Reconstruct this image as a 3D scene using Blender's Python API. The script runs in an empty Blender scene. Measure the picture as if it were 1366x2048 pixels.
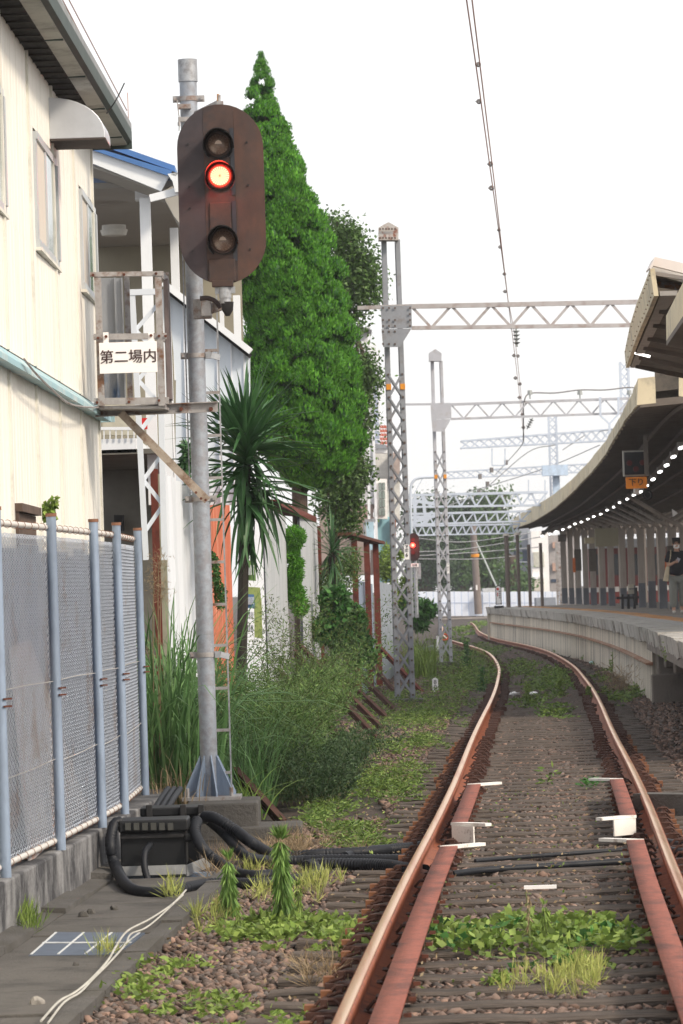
import bpy, math, random
import numpy as np
from mathutils import Vector, Matrix
random.seed(7); rng = np.random.default_rng(7)
S = bpy.context.scene
COL = S.collection
R = math.radians
# ---------------------------------------------------------------- camera
FPX, EYE, PITCH, ROLL = 7900.0, 1.63, 152/7900, R(1.8)
cF = np.array([0, math.cos(PITCH), math.sin(PITCH)])
_u = np.array([0, -math.sin(PITCH), math.cos(PITCH)]); _r = np.array([1., 0, 0])
cR = math.cos(ROLL)*_r - math.sin(ROLL)*_u
cU = math.sin(ROLL)*_r + math.cos(ROLL)*_u
cC = np.array([0, 0, EYE])
cam = bpy.data.cameras.new('camera'); camo = bpy.data.objects.new('camera', cam); COL.objects.link(camo)
camo.matrix_world = Matrix([[cR[i], cU[i], -cF[i], cC[i]] for i in range(3)] + [[0, 0, 0, 1]])
cam.sensor_fit = 'VERTICAL'; cam.sensor_height = 36; cam.lens = FPX/2048*36
cam.clip_start = 1; cam.clip_end = 3000
cam.dof.use_dof = True; cam.dof.focus_distance = 30; cam.dof.aperture_fstop = 13
S.camera = camo
# ---------------------------------------------------------------- world, sun, exposure
W = bpy.data.worlds.new('World'); S.world = W; W.use_nodes = True
nt = W.node_tree; nt.nodes.clear()
SUN_EL, SUN_AZ = R(36), R(128)       # azimuth clockwise from +Y (view direction)
sky = nt.nodes.new('ShaderNodeTexSky'); sky.sky_type = 'NISHITA'; sky.sun_disc = False
sky.sun_elevation = SUN_EL; sky.sun_rotation = SUN_AZ; sky.dust_density = 4
b1 = nt.nodes.new('ShaderNodeBackground'); b1.inputs[1].default_value = 0.12
b2 = nt.nodes.new('ShaderNodeBackground'); b2.inputs[0].default_value = (1, .985, .97, 1); b2.inputs[1].default_value = 1.08
mx = nt.nodes.new('ShaderNodeMixShader'); mx.inputs[0].default_value = .7   # thin bright cloud over the blue
wo = nt.nodes.new('ShaderNodeOutputWorld')
nt.links.new(sky.outputs[0], b1.inputs[0]); nt.links.new(b1.outputs[0], mx.inputs[1])
nt.links.new(b2.outputs[0], mx.inputs[2]); nt.links.new(mx.outputs[0], wo.inputs[0])
sun = bpy.data.lights.new('sun', 'SUN'); suno = bpy.data.objects.new('sun', sun); COL.objects.link(suno)
sun.energy = 2.3; sun.angle = R(9); sun.color = (1, .87, .7)
sd = Vector((math.sin(SUN_AZ)*math.cos(SUN_EL), math.cos(SUN_AZ)*math.cos(SUN_EL), math.sin(SUN_EL)))
suno.rotation_euler = sd.to_track_quat('Z', 'Y').to_euler()
S.view_settings.view_transform = 'Standard'; S.view_settings.look = 'None'
S.view_settings.exposure = 0.5; S.view_settings.gamma = 1
S.cycles.max_bounces = 6; S.cycles.transparent_max_bounces = 8
S.cycles.use_denoising = True
# ---------------------------------------------------------------- projection helpers: where a sight line meets the place
def ray(x, y): return cF + (x-683)/FPX*cR + (1024-y)/FPX*cU
def P(x, y, d): return cC + d*ray(x, y)
def PZ(x, y, z):
    r = ray(x, y); return cC + r*((z-EYE)/r[2])
def zt(d): return -.0025*max(0., min(d, 170.)-50.)      # the line falls gently beyond 50 m
GZ = -.17
def G(x, y, off=GZ):
    z = off
    for _ in range(6):
        p = PZ(x, y, z); z = off + zt(p[1])
    return p
def PL(x, y, p0, n):
    r = ray(x, y); n = np.array(n, float); return cC + r*(np.dot(np.array(p0)-cC, n)/np.dot(r, n))
# ---------------------------------------------------------------- materials
MATS = {}
def mat(name, c, rough=.75, metal=0., var=.18, scale=6., c2=None, amt=0., ts=3., bump=0., bs=60., spec=.3, island=0., stretch=None, emit=0., trans=0., coat=0.):
    if name in MATS: return MATS[name]
    m = bpy.data.materials.new(name); m.use_nodes = True; MATS[name] = m
    n = m.node_tree.nodes; l = m.node_tree.links
    bs_ = n['Principled BSDF']; bs_.inputs['Roughness'].default_value = rough; bs_.inputs['Metallic'].default_value = metal
    bs_.inputs['Specular IOR Level'].default_value = spec
    tc = n.new('ShaderNodeTexCoord'); mp = n.new('ShaderNodeMapping'); l.new(tc.outputs['Object'], mp.inputs[0])
    if stretch: mp.inputs['Scale'].default_value = stretch
    no = n.new('ShaderNodeTexNoise'); no.inputs['Scale'].default_value = scale; no.inputs['Detail'].default_value = 6; no.inputs['Roughness'].default_value = .65
    l.new(mp.outputs[0], no.inputs[0])
    mr = n.new('ShaderNodeMapRange'); mr.inputs[1].default_value = .3; mr.inputs[2].default_value = .7; mr.inputs[3].default_value = 1-var; mr.inputs[4].default_value = 1+var
    l.new(no.outputs[0], mr.inputs[0])
    fac = mr.outputs[0]
    if island:
        ge = n.new('ShaderNodeNewGeometry'); m2 = n.new('ShaderNodeMapRange'); m2.inputs[3].default_value = 1-island; m2.inputs[4].default_value = 1+island
        l.new(ge.outputs['Random Per Island'], m2.inputs[0]); mu = n.new('ShaderNodeMath'); mu.operation = 'MULTIPLY'
        l.new(fac, mu.inputs[0]); l.new(m2.outputs[0], mu.inputs[1]); fac = mu.outputs[0]
    vm = n.new('ShaderNodeVectorMath'); vm.operation = 'SCALE'; l.new(fac, vm.inputs['Scale'])
    if c2 is not None:
        mix = n.new('ShaderNodeMix'); mix.data_type = 'RGBA'; mix.inputs[6].default_value = (*c, 1); mix.inputs[7].default_value = (*c2, 1)
        if amt < 0:      # colour by island
            ge2 = n.new('ShaderNodeNewGeometry'); wn = n.new('ShaderNodeMath'); wn.operation = 'FRACT'; mm = n.new('ShaderNodeMath'); mm.operation = 'MULTIPLY'; mm.inputs[1].default_value = 7.31
            l.new(ge2.outputs['Random Per Island'], mm.inputs[0]); l.new(mm.outputs[0], wn.inputs[0]); l.new(wn.outputs[0], mix.inputs[0])
        else:
            n2 = n.new('ShaderNodeTexNoise'); n2.inputs['Scale'].default_value = ts; n2.inputs['Detail'].default_value = 8; n2.inputs['Roughness'].default_value = .7
            l.new(mp.outputs[0], n2.inputs[0]); r2 = n.new('ShaderNodeMapRange'); r2.inputs[1].default_value = 1-amt-.12+.0; r2.inputs[2].default_value = 1-amt+.1
            r2.inputs[1].default_value = .5+(.5-amt)*.5-.06; r2.inputs[2].default_value = .5+(.5-amt)*.5+.08
            l.new(n2.outputs[0], r2.inputs[0]); l.new(r2.outputs[0], mix.inputs[0])
        l.new(mix.outputs[2], vm.inputs[0])
    else: vm.inputs[0].default_value = c
    l.new(vm.outputs[0], bs_.inputs['Base Color'])
    if bump:
        nb = n.new('ShaderNodeTexNoise'); nb.inputs['Scale'].default_value = bs; nb.inputs['Detail'].default_value = 5; l.new(mp.outputs[0], nb.inputs[0])
        bp = n.new('ShaderNodeBump'); bp.inputs['Strength'].default_value = bump; bp.inputs['Distance'].default_value = .02
        l.new(nb.outputs[0], bp.inputs['Height']); l.new(bp.outputs[0], bs_.inputs['Normal'])
    if emit:
        bs_.inputs['Emission Color'].default_value = (*c, 1); bs_.inputs['Emission Strength'].default_value = emit
    if trans:
        tr = n.new('ShaderNodeBsdfTranslucent'); l.new(vm.outputs[0], tr.inputs[0]); ms = n.new('ShaderNodeMixShader'); ms.inputs[0].default_value = trans
        l.new(bs_.outputs[0], ms.inputs[1]); l.new(tr.outputs[0], ms.inputs[2]); l.new(ms.outputs[0], n['Material Output'].inputs[0])
    if coat: bs_.inputs['Coat Weight'].default_value = coat
    return m
RUST = (.12, .045, .02)
m_galv = mat('galvanised', (.36, .38, .41), .5, .35, .14, 25, c2=(.24, .24, .25), amt=.4, ts=9)
m_galvr = mat('galvanised_rusty', (.34, .33, .33), .6, .25, .15, 20, c2=(.17, .09, .055), amt=.36, ts=6)
m_pole = mat('pole_grey', (.31, .345, .4), .55, .25, .1, 30, c2=(.27, .28, .31), amt=.5, ts=14)
m_post = mat('post_blue_grey', (.27, .34, .45), .55, .2, .12, 9, c2=(.2, .25, .33), amt=.45, ts=4, stretch=(1, 1, .25))
m_rust = mat('rust', (.115, .04, .025), .85, 0, .25, 15, c2=(.05, .022, .016), amt=.35, ts=8)
m_rustpost = mat('rust_post', (.12, .028, .018), .8, 0, .2, 8, c2=(.06, .02, .015), amt=.35, ts=5)
m_white = mat('white_paint', (.78, .8, .84), .5, 0, .05, 4, c2=(.6, .62, .64), amt=.3, ts=4)
m_whiteclean = mat('white_sign', (.85, .84, .84), .45, 0, .03, 3)
m_siding = mat('cream_siding', (.82, .8, .74), .55, 0, .05, 3, c2=(.7, .68, .6), amt=.36, ts=1.2, stretch=(6, 6, .4))
m_conc = mat('concrete', (.3, .28, .25), .9, 0, .2, 5, c2=(.14, .13, .12), amt=.42, ts=2.5, bump=.4, bs=50)
m_concd = mat('concrete_dark', (.1, .095, .09), .9, 0, .25, 6, c2=(.075, .07, .062), amt=.45, ts=3, bump=.5, bs=50)
m_black = mat('black_plastic', (.01, .011, .013), .5, 0, .2, 8, spec=.3)
m_blackr = mat('black_matte', (.02, .02, .022), .7, 0, .2, 8)
# ---------------------------------------------------------------- object helpers
def tag(o, label=None, cat=None, group=None, kind=None):
    if label: o['label'] = label
    if cat: o['category'] = cat
    if group: o['group'] = group
    if kind: o['kind'] = kind
    return o
ORG = {}
def thing(name, loc, label, cat, group=None):
    o = bpy.data.objects.new(name, None); COL.objects.link(o); o.location = tuple(map(float, loc)); o.empty_display_size = .1
    ORG[o.name] = np.array(loc, float); return tag(o, label, cat, group)
def org(o):
    return ORG.get(o.name, np.zeros(3))
STUFFY = {'wire_tie', 'rivets', 'bolts', 'anchor_bolts', 'base_fins', 'tie', 'lens_facets', 'lens_ribs', 'stripes', 'panel_joint', 'board_joint', 'pale_lettering', 'dark_lettering', 'dark_marks', 'slab_underside', 'eyes', 'ears', 'stalk'}
class MB:
    def __init__(s): s.v = []; s.f = []; s.sm = False
    def add(s, v, f):
        k = len(s.v); s.v += [tuple(map(float, p)) for p in v]; s.f += [tuple(i+k for i in q) for q in f]; return s
    def box(s, c, sz, rz=0.):
        x, y, z = [a/2 for a in sz]; ca, sa = math.cos(rz), math.sin(rz)
        v = [(c[0]+a*x*ca-b*y*sa, c[1]+a*x*sa+b*y*ca, c[2]+g*z) for g in (-1, 1) for a, b in ((-1, -1), (1, -1), (1, 1), (-1, 1))]
        return s.add(v, [(3, 2, 1, 0), (4, 5, 6, 7), (0, 1, 5, 4), (1, 2, 6, 5), (2, 3, 7, 6), (3, 0, 4, 7)])
    def bar(s, p, q, w, h=None, up=(0, 0, 1)):
        p = np.array(p, float); q = np.array(q, float); h = h or w
        d = q-p; d = d/(np.linalg.norm(d)+1e-9); u = np.array(up, float)
        if abs(np.dot(d, u)) > .95: u = np.array([0, 1., 0])
        a = np.cross(d, u); a /= np.linalg.norm(a); b = np.cross(a, d)
        v = [e+a*w/2*i+b*h/2*j for e in (p, q) for i, j in ((-1, -1), (1, -1), (1, 1), (-1, 1))]
        return s.add(v, [(3, 2, 1, 0), (4, 5, 6, 7), (0, 1, 5, 4), (1, 2, 6, 5), (2, 3, 7, 6), (3, 0, 4, 7)])
    def tube(s, pts, r, n=8, cap=True):
        pts = [np.array(p, float) for p in pts]; m = len(pts); rs = r if hasattr(r, '__len__') else [r]*m
        v = []; a = None
        for i, p in enumerate(pts):
            d = pts[min(i+1, m-1)]-pts[max(i-1, 0)]; d = d/(np.linalg.norm(d)+1e-9)
            if a is None:
                u = np.array([0, 0, 1.]) if abs(d[2]) < .9 else np.array([1., 0, 0]); a = np.cross(d, u)
            a = a-d*np.dot(a, d); a /= np.linalg.norm(a); b = np.cross(d, a)
            for k in range(n):
                t = 2*math.pi*k/n; v.append(p+rs[i]*(a*math.cos(t)+b*math.sin(t)))
        f = [(i*n+k, i*n+(k+1) % n, (i+1)*n+(k+1) % n, (i+1)*n+k) for i in range(m-1) for k in range(n)]
        if cap: f += [tuple(range(n-1, -1, -1)), tuple((m-1)*n+k for k in range(n))]
        s.sm = True
        return s.add(v, f)
    def prism(s, poly, ext):
        n = len(poly); ext = np.array(ext, float)
        v = [np.array(p, float) for p in poly]+[np.array(p, float)+ext for p in poly]
        return s.add(v, [tuple(range(n)), tuple(range(2*n-1, n-1, -1))]+[(i, i+n, (i+1) % n+n, (i+1) % n) for i in range(n)])
    def px(s, pts, d, th):      # outline seen at distance d, thickness th away from the viewer
        return s.prism([P(x, y, d) for x, y in pts], (0, th, 0))
    def rect(s, x0, y0, x1, y1, d, th):      # upright box between two corners seen at distance d
        a = P(x0, y0, d); b = P(x1, y1, d); c = (a+b)/2; c[1] += th/2
        # true vertical box
        top = P((x0+x1)/2, y0, d)[2]; bot = P((x0+x1)/2, y1, d)[2]; w = abs(P(x1, (y0+y1)/2, d)[0]-P(x0, (y0+y1)/2, d)[0])
        cc = P((x0+x1)/2, (y0+y1)/2, d)
        return s.box((cc[0], cc[1]+th/2, (top+bot)/2), (w, th, abs(top-bot)))
    def build(s, name, m, parent=None, smooth=None, bevel=0):
        me = bpy.data.meshes.new(name); o0 = ORG.get(parent.name, np.zeros(3)) if parent else np.zeros(3)
        V = np.array(s.v, float)-o0
        me.from_pydata(V.tolist(), [], s.f)
        if m: me.materials.append(m)
        sm = s.sm if smooth is None else smooth
        if sm: me.polygons.foreach_set('use_smooth', [True]*len(me.polygons))
        me.update()
        o = bpy.data.objects.new(name, me); COL.objects.link(o)
        if parent: o.parent = parent; ORG[o.name] = o0
        if name in STUFFY: o['kind'] = 'stuff'
        if sm:
            try: me.set_sharp_from_angle(angle=R(40))
            except Exception: pass
        if bevel:
            b = o.modifiers.new('edge', 'BEVEL'); b.width = bevel; b.segments = 2; b.limit_method = 'ANGLE'
        return o
def npmesh(name, V, F, m, parent=None, smooth=False):
    """V (n,3), F (k,4) or (k,3) arrays -> mesh object"""
    o0 = ORG.get(parent.name, np.zeros(3)) if parent else np.zeros(3)
    me = bpy.data.meshes.new(name); V = (np.asarray(V)-o0).astype(np.float32); F = np.asarray(F, dtype=np.int32); k = F.shape[1]
    me.vertices.add(len(V)); me.vertices.foreach_set('co', V.ravel())
    me.loops.add(F.size); me.loops.foreach_set('vertex_index', F.ravel())
    me.polygons.add(len(F)); me.polygons.foreach_set('loop_start', np.arange(0, F.size, k, dtype=np.int32))
    try: me.polygons.foreach_set('loop_total', np.full(len(F), k, dtype=np.int32))
    except Exception: pass
    me.materials.append(m); me.update(calc_edges=True); me.validate()
    if smooth: me.polygons.foreach_set('use_smooth', [True]*len(F))
    o = bpy.data.objects.new(name, me); COL.objects.link(o)
    if parent: o.parent = parent; ORG[o.name] = o0
    return o
def unit(v): return v/(np.linalg.norm(v, axis=-1, keepdims=True)+1e-9)
def leaves(c, n, L, w, out=None):
    """leaf-shaped quads: centres c, long axis n, length L, width w (arrays)"""
    N = len(c); L = np.broadcast_to(L, (N,))[:, None]; w = np.broadcast_to(w, (N,))[:, None]
    n = unit(n); s = unit(np.cross(n, unit(rng.normal(size=(N, 3))) if out is None else unit(out)+rng.normal(size=(N, 3))*.22))
    V = np.stack([c, c+n*L*.45+s*w*.5, c+n*L, c+n*L*.45-s*w*.5], 1).reshape(-1, 3)
    F = np.arange(N*4).reshape(N, 4); return V, F
def copy_tree(o, loc=None, rz=None, parent=None):
    c = o.copy(); COL.objects.link(c)
    if parent: c.parent = parent
    for ch in [x for x in list(o.children)]: copy_tree(ch, parent=c)
    if loc is not None: c.location = tuple(map(float, loc))
    if rz is not None: c.rotation_euler[2] = rz
    return c
def text(body, size, m, parent, c, name='lettering', th=.002, squash=1., bold=.0):
    """upright text facing the viewer, centred on c"""
    cu = bpy.data.curves.new('t', 'FONT'); cu.body = body; cu.size = size; cu.align_x = 'CENTER'; cu.align_y = 'CENTER'; cu.extrude = th; cu.offset = bold
    t = bpy.data.objects.new('t', cu); COL.objects.link(t)
    dg = bpy.context.evaluated_depsgraph_get(); me = bpy.data.meshes.new_from_object(t.evaluated_get(dg)); bpy.data.objects.remove(t)
    me.transform(Matrix.Translation(Vector(np.array(c)-org(parent))) @ Matrix.Rotation(R(90), 4, 'X') @ Matrix.Diagonal((squash, 1, 1, 1)))
    me.materials.clear(); me.materials.append(m); me.name = name
    o = bpy.data.objects.new(name, me); COL.objects.link(o); o.parent = parent; ORG[o.name] = org(parent); return o
# ================================================================ GROUND
def build_ground():
    ys = [-30, 0, 10]+list(np.arange(14, 60, 1.))+list(np.arange(60, 172, 4.))+[200, 300, 600, 1500]
    xs = [-600, -60, -12]+list(np.arange(-6, 8, .5))+[10, 16, 40, 120, 600]
    V = []; nx = len(xs)
    for y in ys:
        for x in xs: V.append((x, y, GZ-.035+zt(y)+(rng.normal()*.008 if abs(x) < 9 and 14 < y < 100 else 0)))
    F = [(j*nx+i, j*nx+i+1, (j+1)*nx+i+1, (j+1)*nx+i) for j in range(len(ys)-1) for i in range(nx-1)]
    m = mat('gravel_soil', (.075, .056, .048), .95, 0, .5, 26, c2=(.038, .034, .028), amt=.5, ts=1.6, bump=1., bs=30, stretch=(1, 1, 1))
    o = npmesh('ground', V, F, m); tag(o, kind='structure')
build_ground()
# ---------------------------------------------------------------- track path
Lp = [(679, 2037), (721, 1936), (769, 1835), (821, 1734), (874, 1666), (930, 1559), (956, 1473), (994, 1405), (1004, 1371), (1008, 1336), (1002, 1319), (987, 1302), (961, 1292), (927, 1284), (905, 1278), (891, 1263), (892, 1248)]
Rp = [(1338, 1724), (1301, 1646), (1260, 1561), (1230, 1498), (1221, 1476), (1200, 1432), (1173, 1374), (1146, 1336), (1118, 1318), (1091, 1304), (1047, 1292), (1002, 1282), (968, 1273), (951, 1265), (944, 1251), (934, 1243)]
La = np.array([G(*p, 0) for p in Lp]); Ra = np.array([G(*p, 0) for p in Rp])
La[1:-1, 0] = La[1:-1, 0]
Dg = np.arange(8, 215, .5)
def _ext(A):
    d, x = A[:, 1], A[:, 0]; k = np.argsort(d); d, x = d[k], x[k]
    y = np.interp(Dg, d, x)
    lo = Dg < d[0]; y[lo] = x[0]+(Dg[lo]-d[0])*(x[2]-x[0])/(d[2]-d[0])
    return y
_c = (_ext(La)+_ext(Ra))/2
_s = np.where(Dg < 90, 7, 7)
_k = np.exp(-.5*(np.arange(-16, 17)/6.)**2); _k /= _k.sum()
_cc = np.pad(_c, 16, mode='reflect', reflect_type='odd'); CXs = np.convolve(_cc, _k, 'valid')
def cx(y): return float(np.interp(y, Dg, CXs))
def dirn(y):
    t = (cx(y+.5)-cx(y-.5)); v = np.array([t, 1., 0]); return v/np.linalg.norm(v)
def TR(y, off, z):      # point on the track: distance y, lateral offset, height
    d = dirn(y); return np.array([cx(y)+off*d[1], y-off*d[0], z+zt(y)])
GA = .75
track = thing('railway_track', (cx(16), 16, -.17), None, None); track['kind'] = 'structure'
m_railtop = mat('rail_polished', (.86, .53, .29), .28, .95, .05, 30, c2=(.72, .33, .14), amt=.45, ts=1.2, stretch=(9, .25, 1))
m_railside = mat('rail_rusty_side', (.27, .085, .04), .62, .15, .25, 14, c2=(.13, .045, .028), amt=.4, ts=6)
m_guard = mat('guard_rail_rust', (.23, .07, .045), .7, 0, .2, 26, c2=(.12, .042, .03), amt=.42, ts=5, bump=.3, bs=90, stretch=(1, .5, 1))
def sweep(ys, prof, name, m, parent, sub=None):
    n = len(prof); V = [TR(y, a, b) for y in ys for a, b in prof]
    F = [(i*n+k, i*n+(k+1) % n, (i+1)*n+(k+1) % n, (i+1)*n+k) for i in range(len(ys)-1) for k in range(n)]
    F0 = len(ys)-1
    o = npmesh(name, V, F, m, parent); return o
ysr = np.concatenate([np.arange(11, 60, 1.), np.arange(60, 200, 1.5)])
for s in (-1, 1):
    c = s*GA
    prof = [(c-.033, -.012), (c-.031, -.04), (c-.009, -.05), (c-.008, -.12), (c-.063, -.14), (c-.063, -.152), (c+.063, -.152), (c+.063, -.14), (c+.008, -.12), (c+.009, -.05), (c+.031, -.04), (c+.033, -.012), (c+.024, -.001), (c-.024, -.001)]
    r = sweep(ysr, prof, 'rail', m_railside, track)
    sweep(ysr, [(c-.024, .0), (c+.024, .0), (c+.02, .0015), (c-.02, .0015)], 'rail_head', m_railtop, r)
# guard rails with white flared ends
m_gwhite = mat('guard_white', (.78, .76, .72), .5, 0, .08, 8, c2=(.35, .3, .26), amt=.25, ts=12)
def dG(x, y): return G(x, y, 0)[1]
for s, segs in ((-1, ((11, dG(892, 1697)), (dG(914, 1650), dG(941, 1572)))), (1, ((11, dG(1262, 1683)), (dG(1244, 1635), dG(1218, 1561))))):
    for y0, y1 in segs:
        ys = np.linspace(y0, y1, 24)
        a, b = s*(GA-.118), s*(GA-.228)
        g = sweep(ys, [(a, .012), (b, .012), (b, -.004), (a-s*.014, -.004), (a-s*.014, -.12), (a, -.12)], 'guard_rail', m_guard, track)
        for e in ([y1] if y0 == 11 else [y0, y1]):
            q = MB(); dy = .06 if e == y1 else -.06; L = .32 if e == y1 else -.32
            p = [TR(e, a, .0165), TR(e, b, .0165), TR(e+L*.55, b-s*.17, .0165), TR(e+L*.65, b-s*.13, .0165)]
            q.prism(p, (0, 0, -.02))
            if e != y1: q.bar(TR(e, a-s*.01, -.06), TR(e+L*.5, a-s*.16, -.06), .012, .11)
            q.build('flared_end', m_gwhite, g)
        for k, y in enumerate(np.arange(y0+.25 if y0 > 11 else 15.3, y1-.1, .6)):
            q = MB(); q.bar(TR(y, b-s*.0, -.03), TR(y, b-s*.03, -.03), .018, .016)
            q.build('bolt', m_rust, g)
# joint plates
for y in (dG(855, 1685), dG(1318, 1672)):
    pass
# sleepers
m_sleeper = mat('sleeper_wood', (.105, .085, .072), .92, 0, .35, 5, c2=(.045, .038, .034), amt=.45, ts=3, bump=.9, bs=18, stretch=(.6, 5, 5))
m_clip = mat('clip_rust', (.065, .03, .022), .75, .1, .3, 20)
m_pad = mat('clip_block_orange', (.2, .085, .042), .8, 0, .25, 12)
def mk_sleeper(v):
    q = MB(); n = 12; xs = np.linspace(-1.2, 1.2, n+1)
    r = np.random.default_rng(v); V = []
    for x in xs:
        z = -.155-.012*(1-(x/1.2)**2)+r.normal()*.006; w = .105+r.normal()*.004
        V += [(x, -w, z-.012), (x, -w*.8, z), (x, w*.8, z), (x, w, z-.012), (x, w, z-.16), (x, -w, z-.16)]
    F = [(i*6+k, i*6+(k+1) % 6, (i+1)*6+(k+1) % 6, (i+1)*6+k) for i in range(n) for k in range(6)]+[tuple(range(5, -1, -1)), tuple(n*6+k for k in range(6))]
    q.add(V, F); me_o = q.build('sleeper', m_sleeper); me = me_o.data; bpy.data.objects.remove(me_o); return me
def mk_mesh(q, m, nm):
    o = q.build(nm, m); me = o.data; bpy.data.objects.remove(o); return me
slm = [mk_sleeper(i) for i in range(5)]
q = MB(); q.box((0, 0, -.125), (.05, .07, .045)); clipA = mk_mesh(q, m_pad, 'clip_block')
q = MB(); q.box((0, 0, -.14), (.17, .13, .03)); q.tube([(-.06, -.05, -.12), (-.03, -.05, -.085), (.03, -.045, -.085), (.06, -.04, -.12), (.06, .03, -.12), (.0, .04, -.1)], .009, 6); q.box((.01, .01, -.095), (.03, .03, .04)); clipB = mk_mesh(q, m_clip, 'rail_clip')
def link(me, nm, parent, loc=(0, 0, 0), rz=0.):
    o = bpy.data.objects.new(nm, me); COL.objects.link(o); o.parent = parent; o.location = tuple(map(float, loc)); o.rotation_euler[2] = rz; return o
far = MB(); torg = org(track); ks = 0
for i, y in enumerate(np.arange(12.2, 150, .6)):
    y = y+rng.normal()*.012; d = dirn(y); rz = math.atan2(-d[0], d[1])+rng.normal()*.012
    p = TR(y, rng.normal()*.02, 0)
    s = link(slm[i % 5], 'sleeper', track, p-torg, rz)
    if 14 < y < 44:
        for a in (-1, 1):
            for b in (-1, 1):
                c = link(clipB, 'clip', s, (a*GA+b*.115, 0, 0), 0 if b > 0 else math.pi)
                if b == a: link(clipA, 'clip_block', s, (a*GA+b*.185, .05, 0))
    elif y >= 44:
        for a in (-1, 1):
            for b in (-1, 1):
                cc = p+np.array([(a*GA+b*.12)*math.cos(rz), (a*GA+b*.12)*math.sin(rz), -.12]); far.box(cc, (.11, .12, .06), rz)
fo = far.build('clip', m_clip, track); fo['kind'] = 'stuff'
# ---------------------------------------------------------------- platform path (edge)
PEd = np.array([28, 36, 43, 50, 58, 67, 75, 84, 96, 110, 124, 137.]); PEx = np.array([3., 3.38, 3.72, 4.04, 4.40, 4.8, 5.13, 5.45, 5.66, 5.6, 5.3, 4.94])
_pd = np.arange(28, 137.1, .5); _px = np.interp(_pd, PEd, PEx); _pp = np.pad(_px, 12, mode='reflect', reflect_type='odd'); _k2 = np.exp(-.5*(np.arange(-12, 13)/5.)**2); _k2 /= _k2.sum(); _px = np.convolve(_pp, _k2, 'valid')
def pex(y): return float(np.interp(y, _pd, _px))
def PF(y, off, z):
    t = pex(y+.5)-pex(y-.5); t = max(-.09, min(.09, t)); n = np.array([1, -t, 0])/math.hypot(1, t); b = np.array([pex(y), y, z+(.1*max(0., min(1., (84-y)/26.)) if z > 0 else 0)]); return b+n*off
# left boundary: line of the concrete kerb
KE = [PZ(405, 1787, GZ), PZ(174, 1992, GZ)]
def kerbx(y): a, b = KE; return a[0]+(y-a[1])*(b[0]-a[0])/(b[1]-a[1])
# ---------------------------------------------------------------- gravel
def stones(name, N, y0, y1, x0f, x1f, s0, s1, m, sub, dens=None, zoff=0., flat=.62):
    import bmesh
    bm = bmesh.new(); bmesh.ops.create_icosphere(bm, subdivisions=1, radius=1.) if sub else bmesh.ops.create_cube(bm, size=1.5)
    bv = np.array([v.co[:] for v in bm.verts]); bf = np.array([[v.index for v in f.verts] for f in bm.faces]); bm.free()
    y = y0+(y1-y0)*rng.random(N)**(1.25 if dens is None else dens); u = rng.random(N)
    xa = np.array([x0f(t) for t in y]); xb = np.array([x1f(t) for t in y]); x = xa+(xb-xa)*u
    cxy = np.array([cx(t) for t in y]); rel = x-cxy
    # gravel lies between the sleepers, keep rails clear
    ok = (np.abs(np.abs(rel)-GA) > .085)
    ph = ((y-12.2) % .6); onS = ((ph < .085) | (ph > .515)) & (np.abs(rel) < 1.12) & (rng.random(N) > .1)
    ok &= ~onS
    y, x, rel = y[ok], x[ok], rel[ok]; N = len(y); zz = np.array([zt(t) for t in y])
    sc = (s0+(s1-s0)*rng.random(N)**2)[:, None, None]
    j = 1+rng.normal(size=(N, len(bv), 1))*.24
    an = np.stack([rng.uniform(.7, 1.3, N), rng.uniform(.6, 1., N), rng.uniform(.45, .8, N)], 1)[:, None, :]
    V = bv[None]*j*an*sc
    a = rng.random(N)*6.28; ca, sa = np.cos(a)[:, None], np.sin(a)[:, None]
    X = V[:, :, 0]*ca-V[:, :, 1]*sa; Y = V[:, :, 0]*sa+V[:, :, 1]*ca
    t = (rng.random(N)-.5)[:, None]*1.2; Z = V[:, :, 2]*np.cos(t)+X*np.sin(t)
    h = -.21+rng.random(N)*.02+zoff; h = np.where(np.abs(rel) > 1.3, h+.02, h)
    V = np.stack([X+x[:, None], Y+y[:, None], Z+(h+zz)[:, None]], 2).reshape(-1, 3)
    F = (bf[None]+(np.arange(N)*len(bv))[:, None, None]).reshape(-1, bf.shape[1])
    o = npmesh(name, V, F, m); tag(o, kind='stuff'); return o
m_stone = mat('gravel_stone', (.2, .13, .1), .85, 0, .15, 40, c2=(.09, .08, .075), amt=-1, island=.6)
stones('gravel', 34000, 14.5, 31, lambda y: max(kerbx(y)+.1, -.0855*y-.1), lambda y: .09*y+.1, .016, .036, m_stone, True)
stones('gravel', 46000, 31, 62, lambda y: .3-.02*(y-31), lambda y: min(.09*y+.1, pex(y)+.8), .018, .036, m_stone, False)
stones('gravel', 12000, 62, 120, lambda y: cx(y)-3.0, lambda y: pex(y), .03, .055, m_stone, False)
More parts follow.
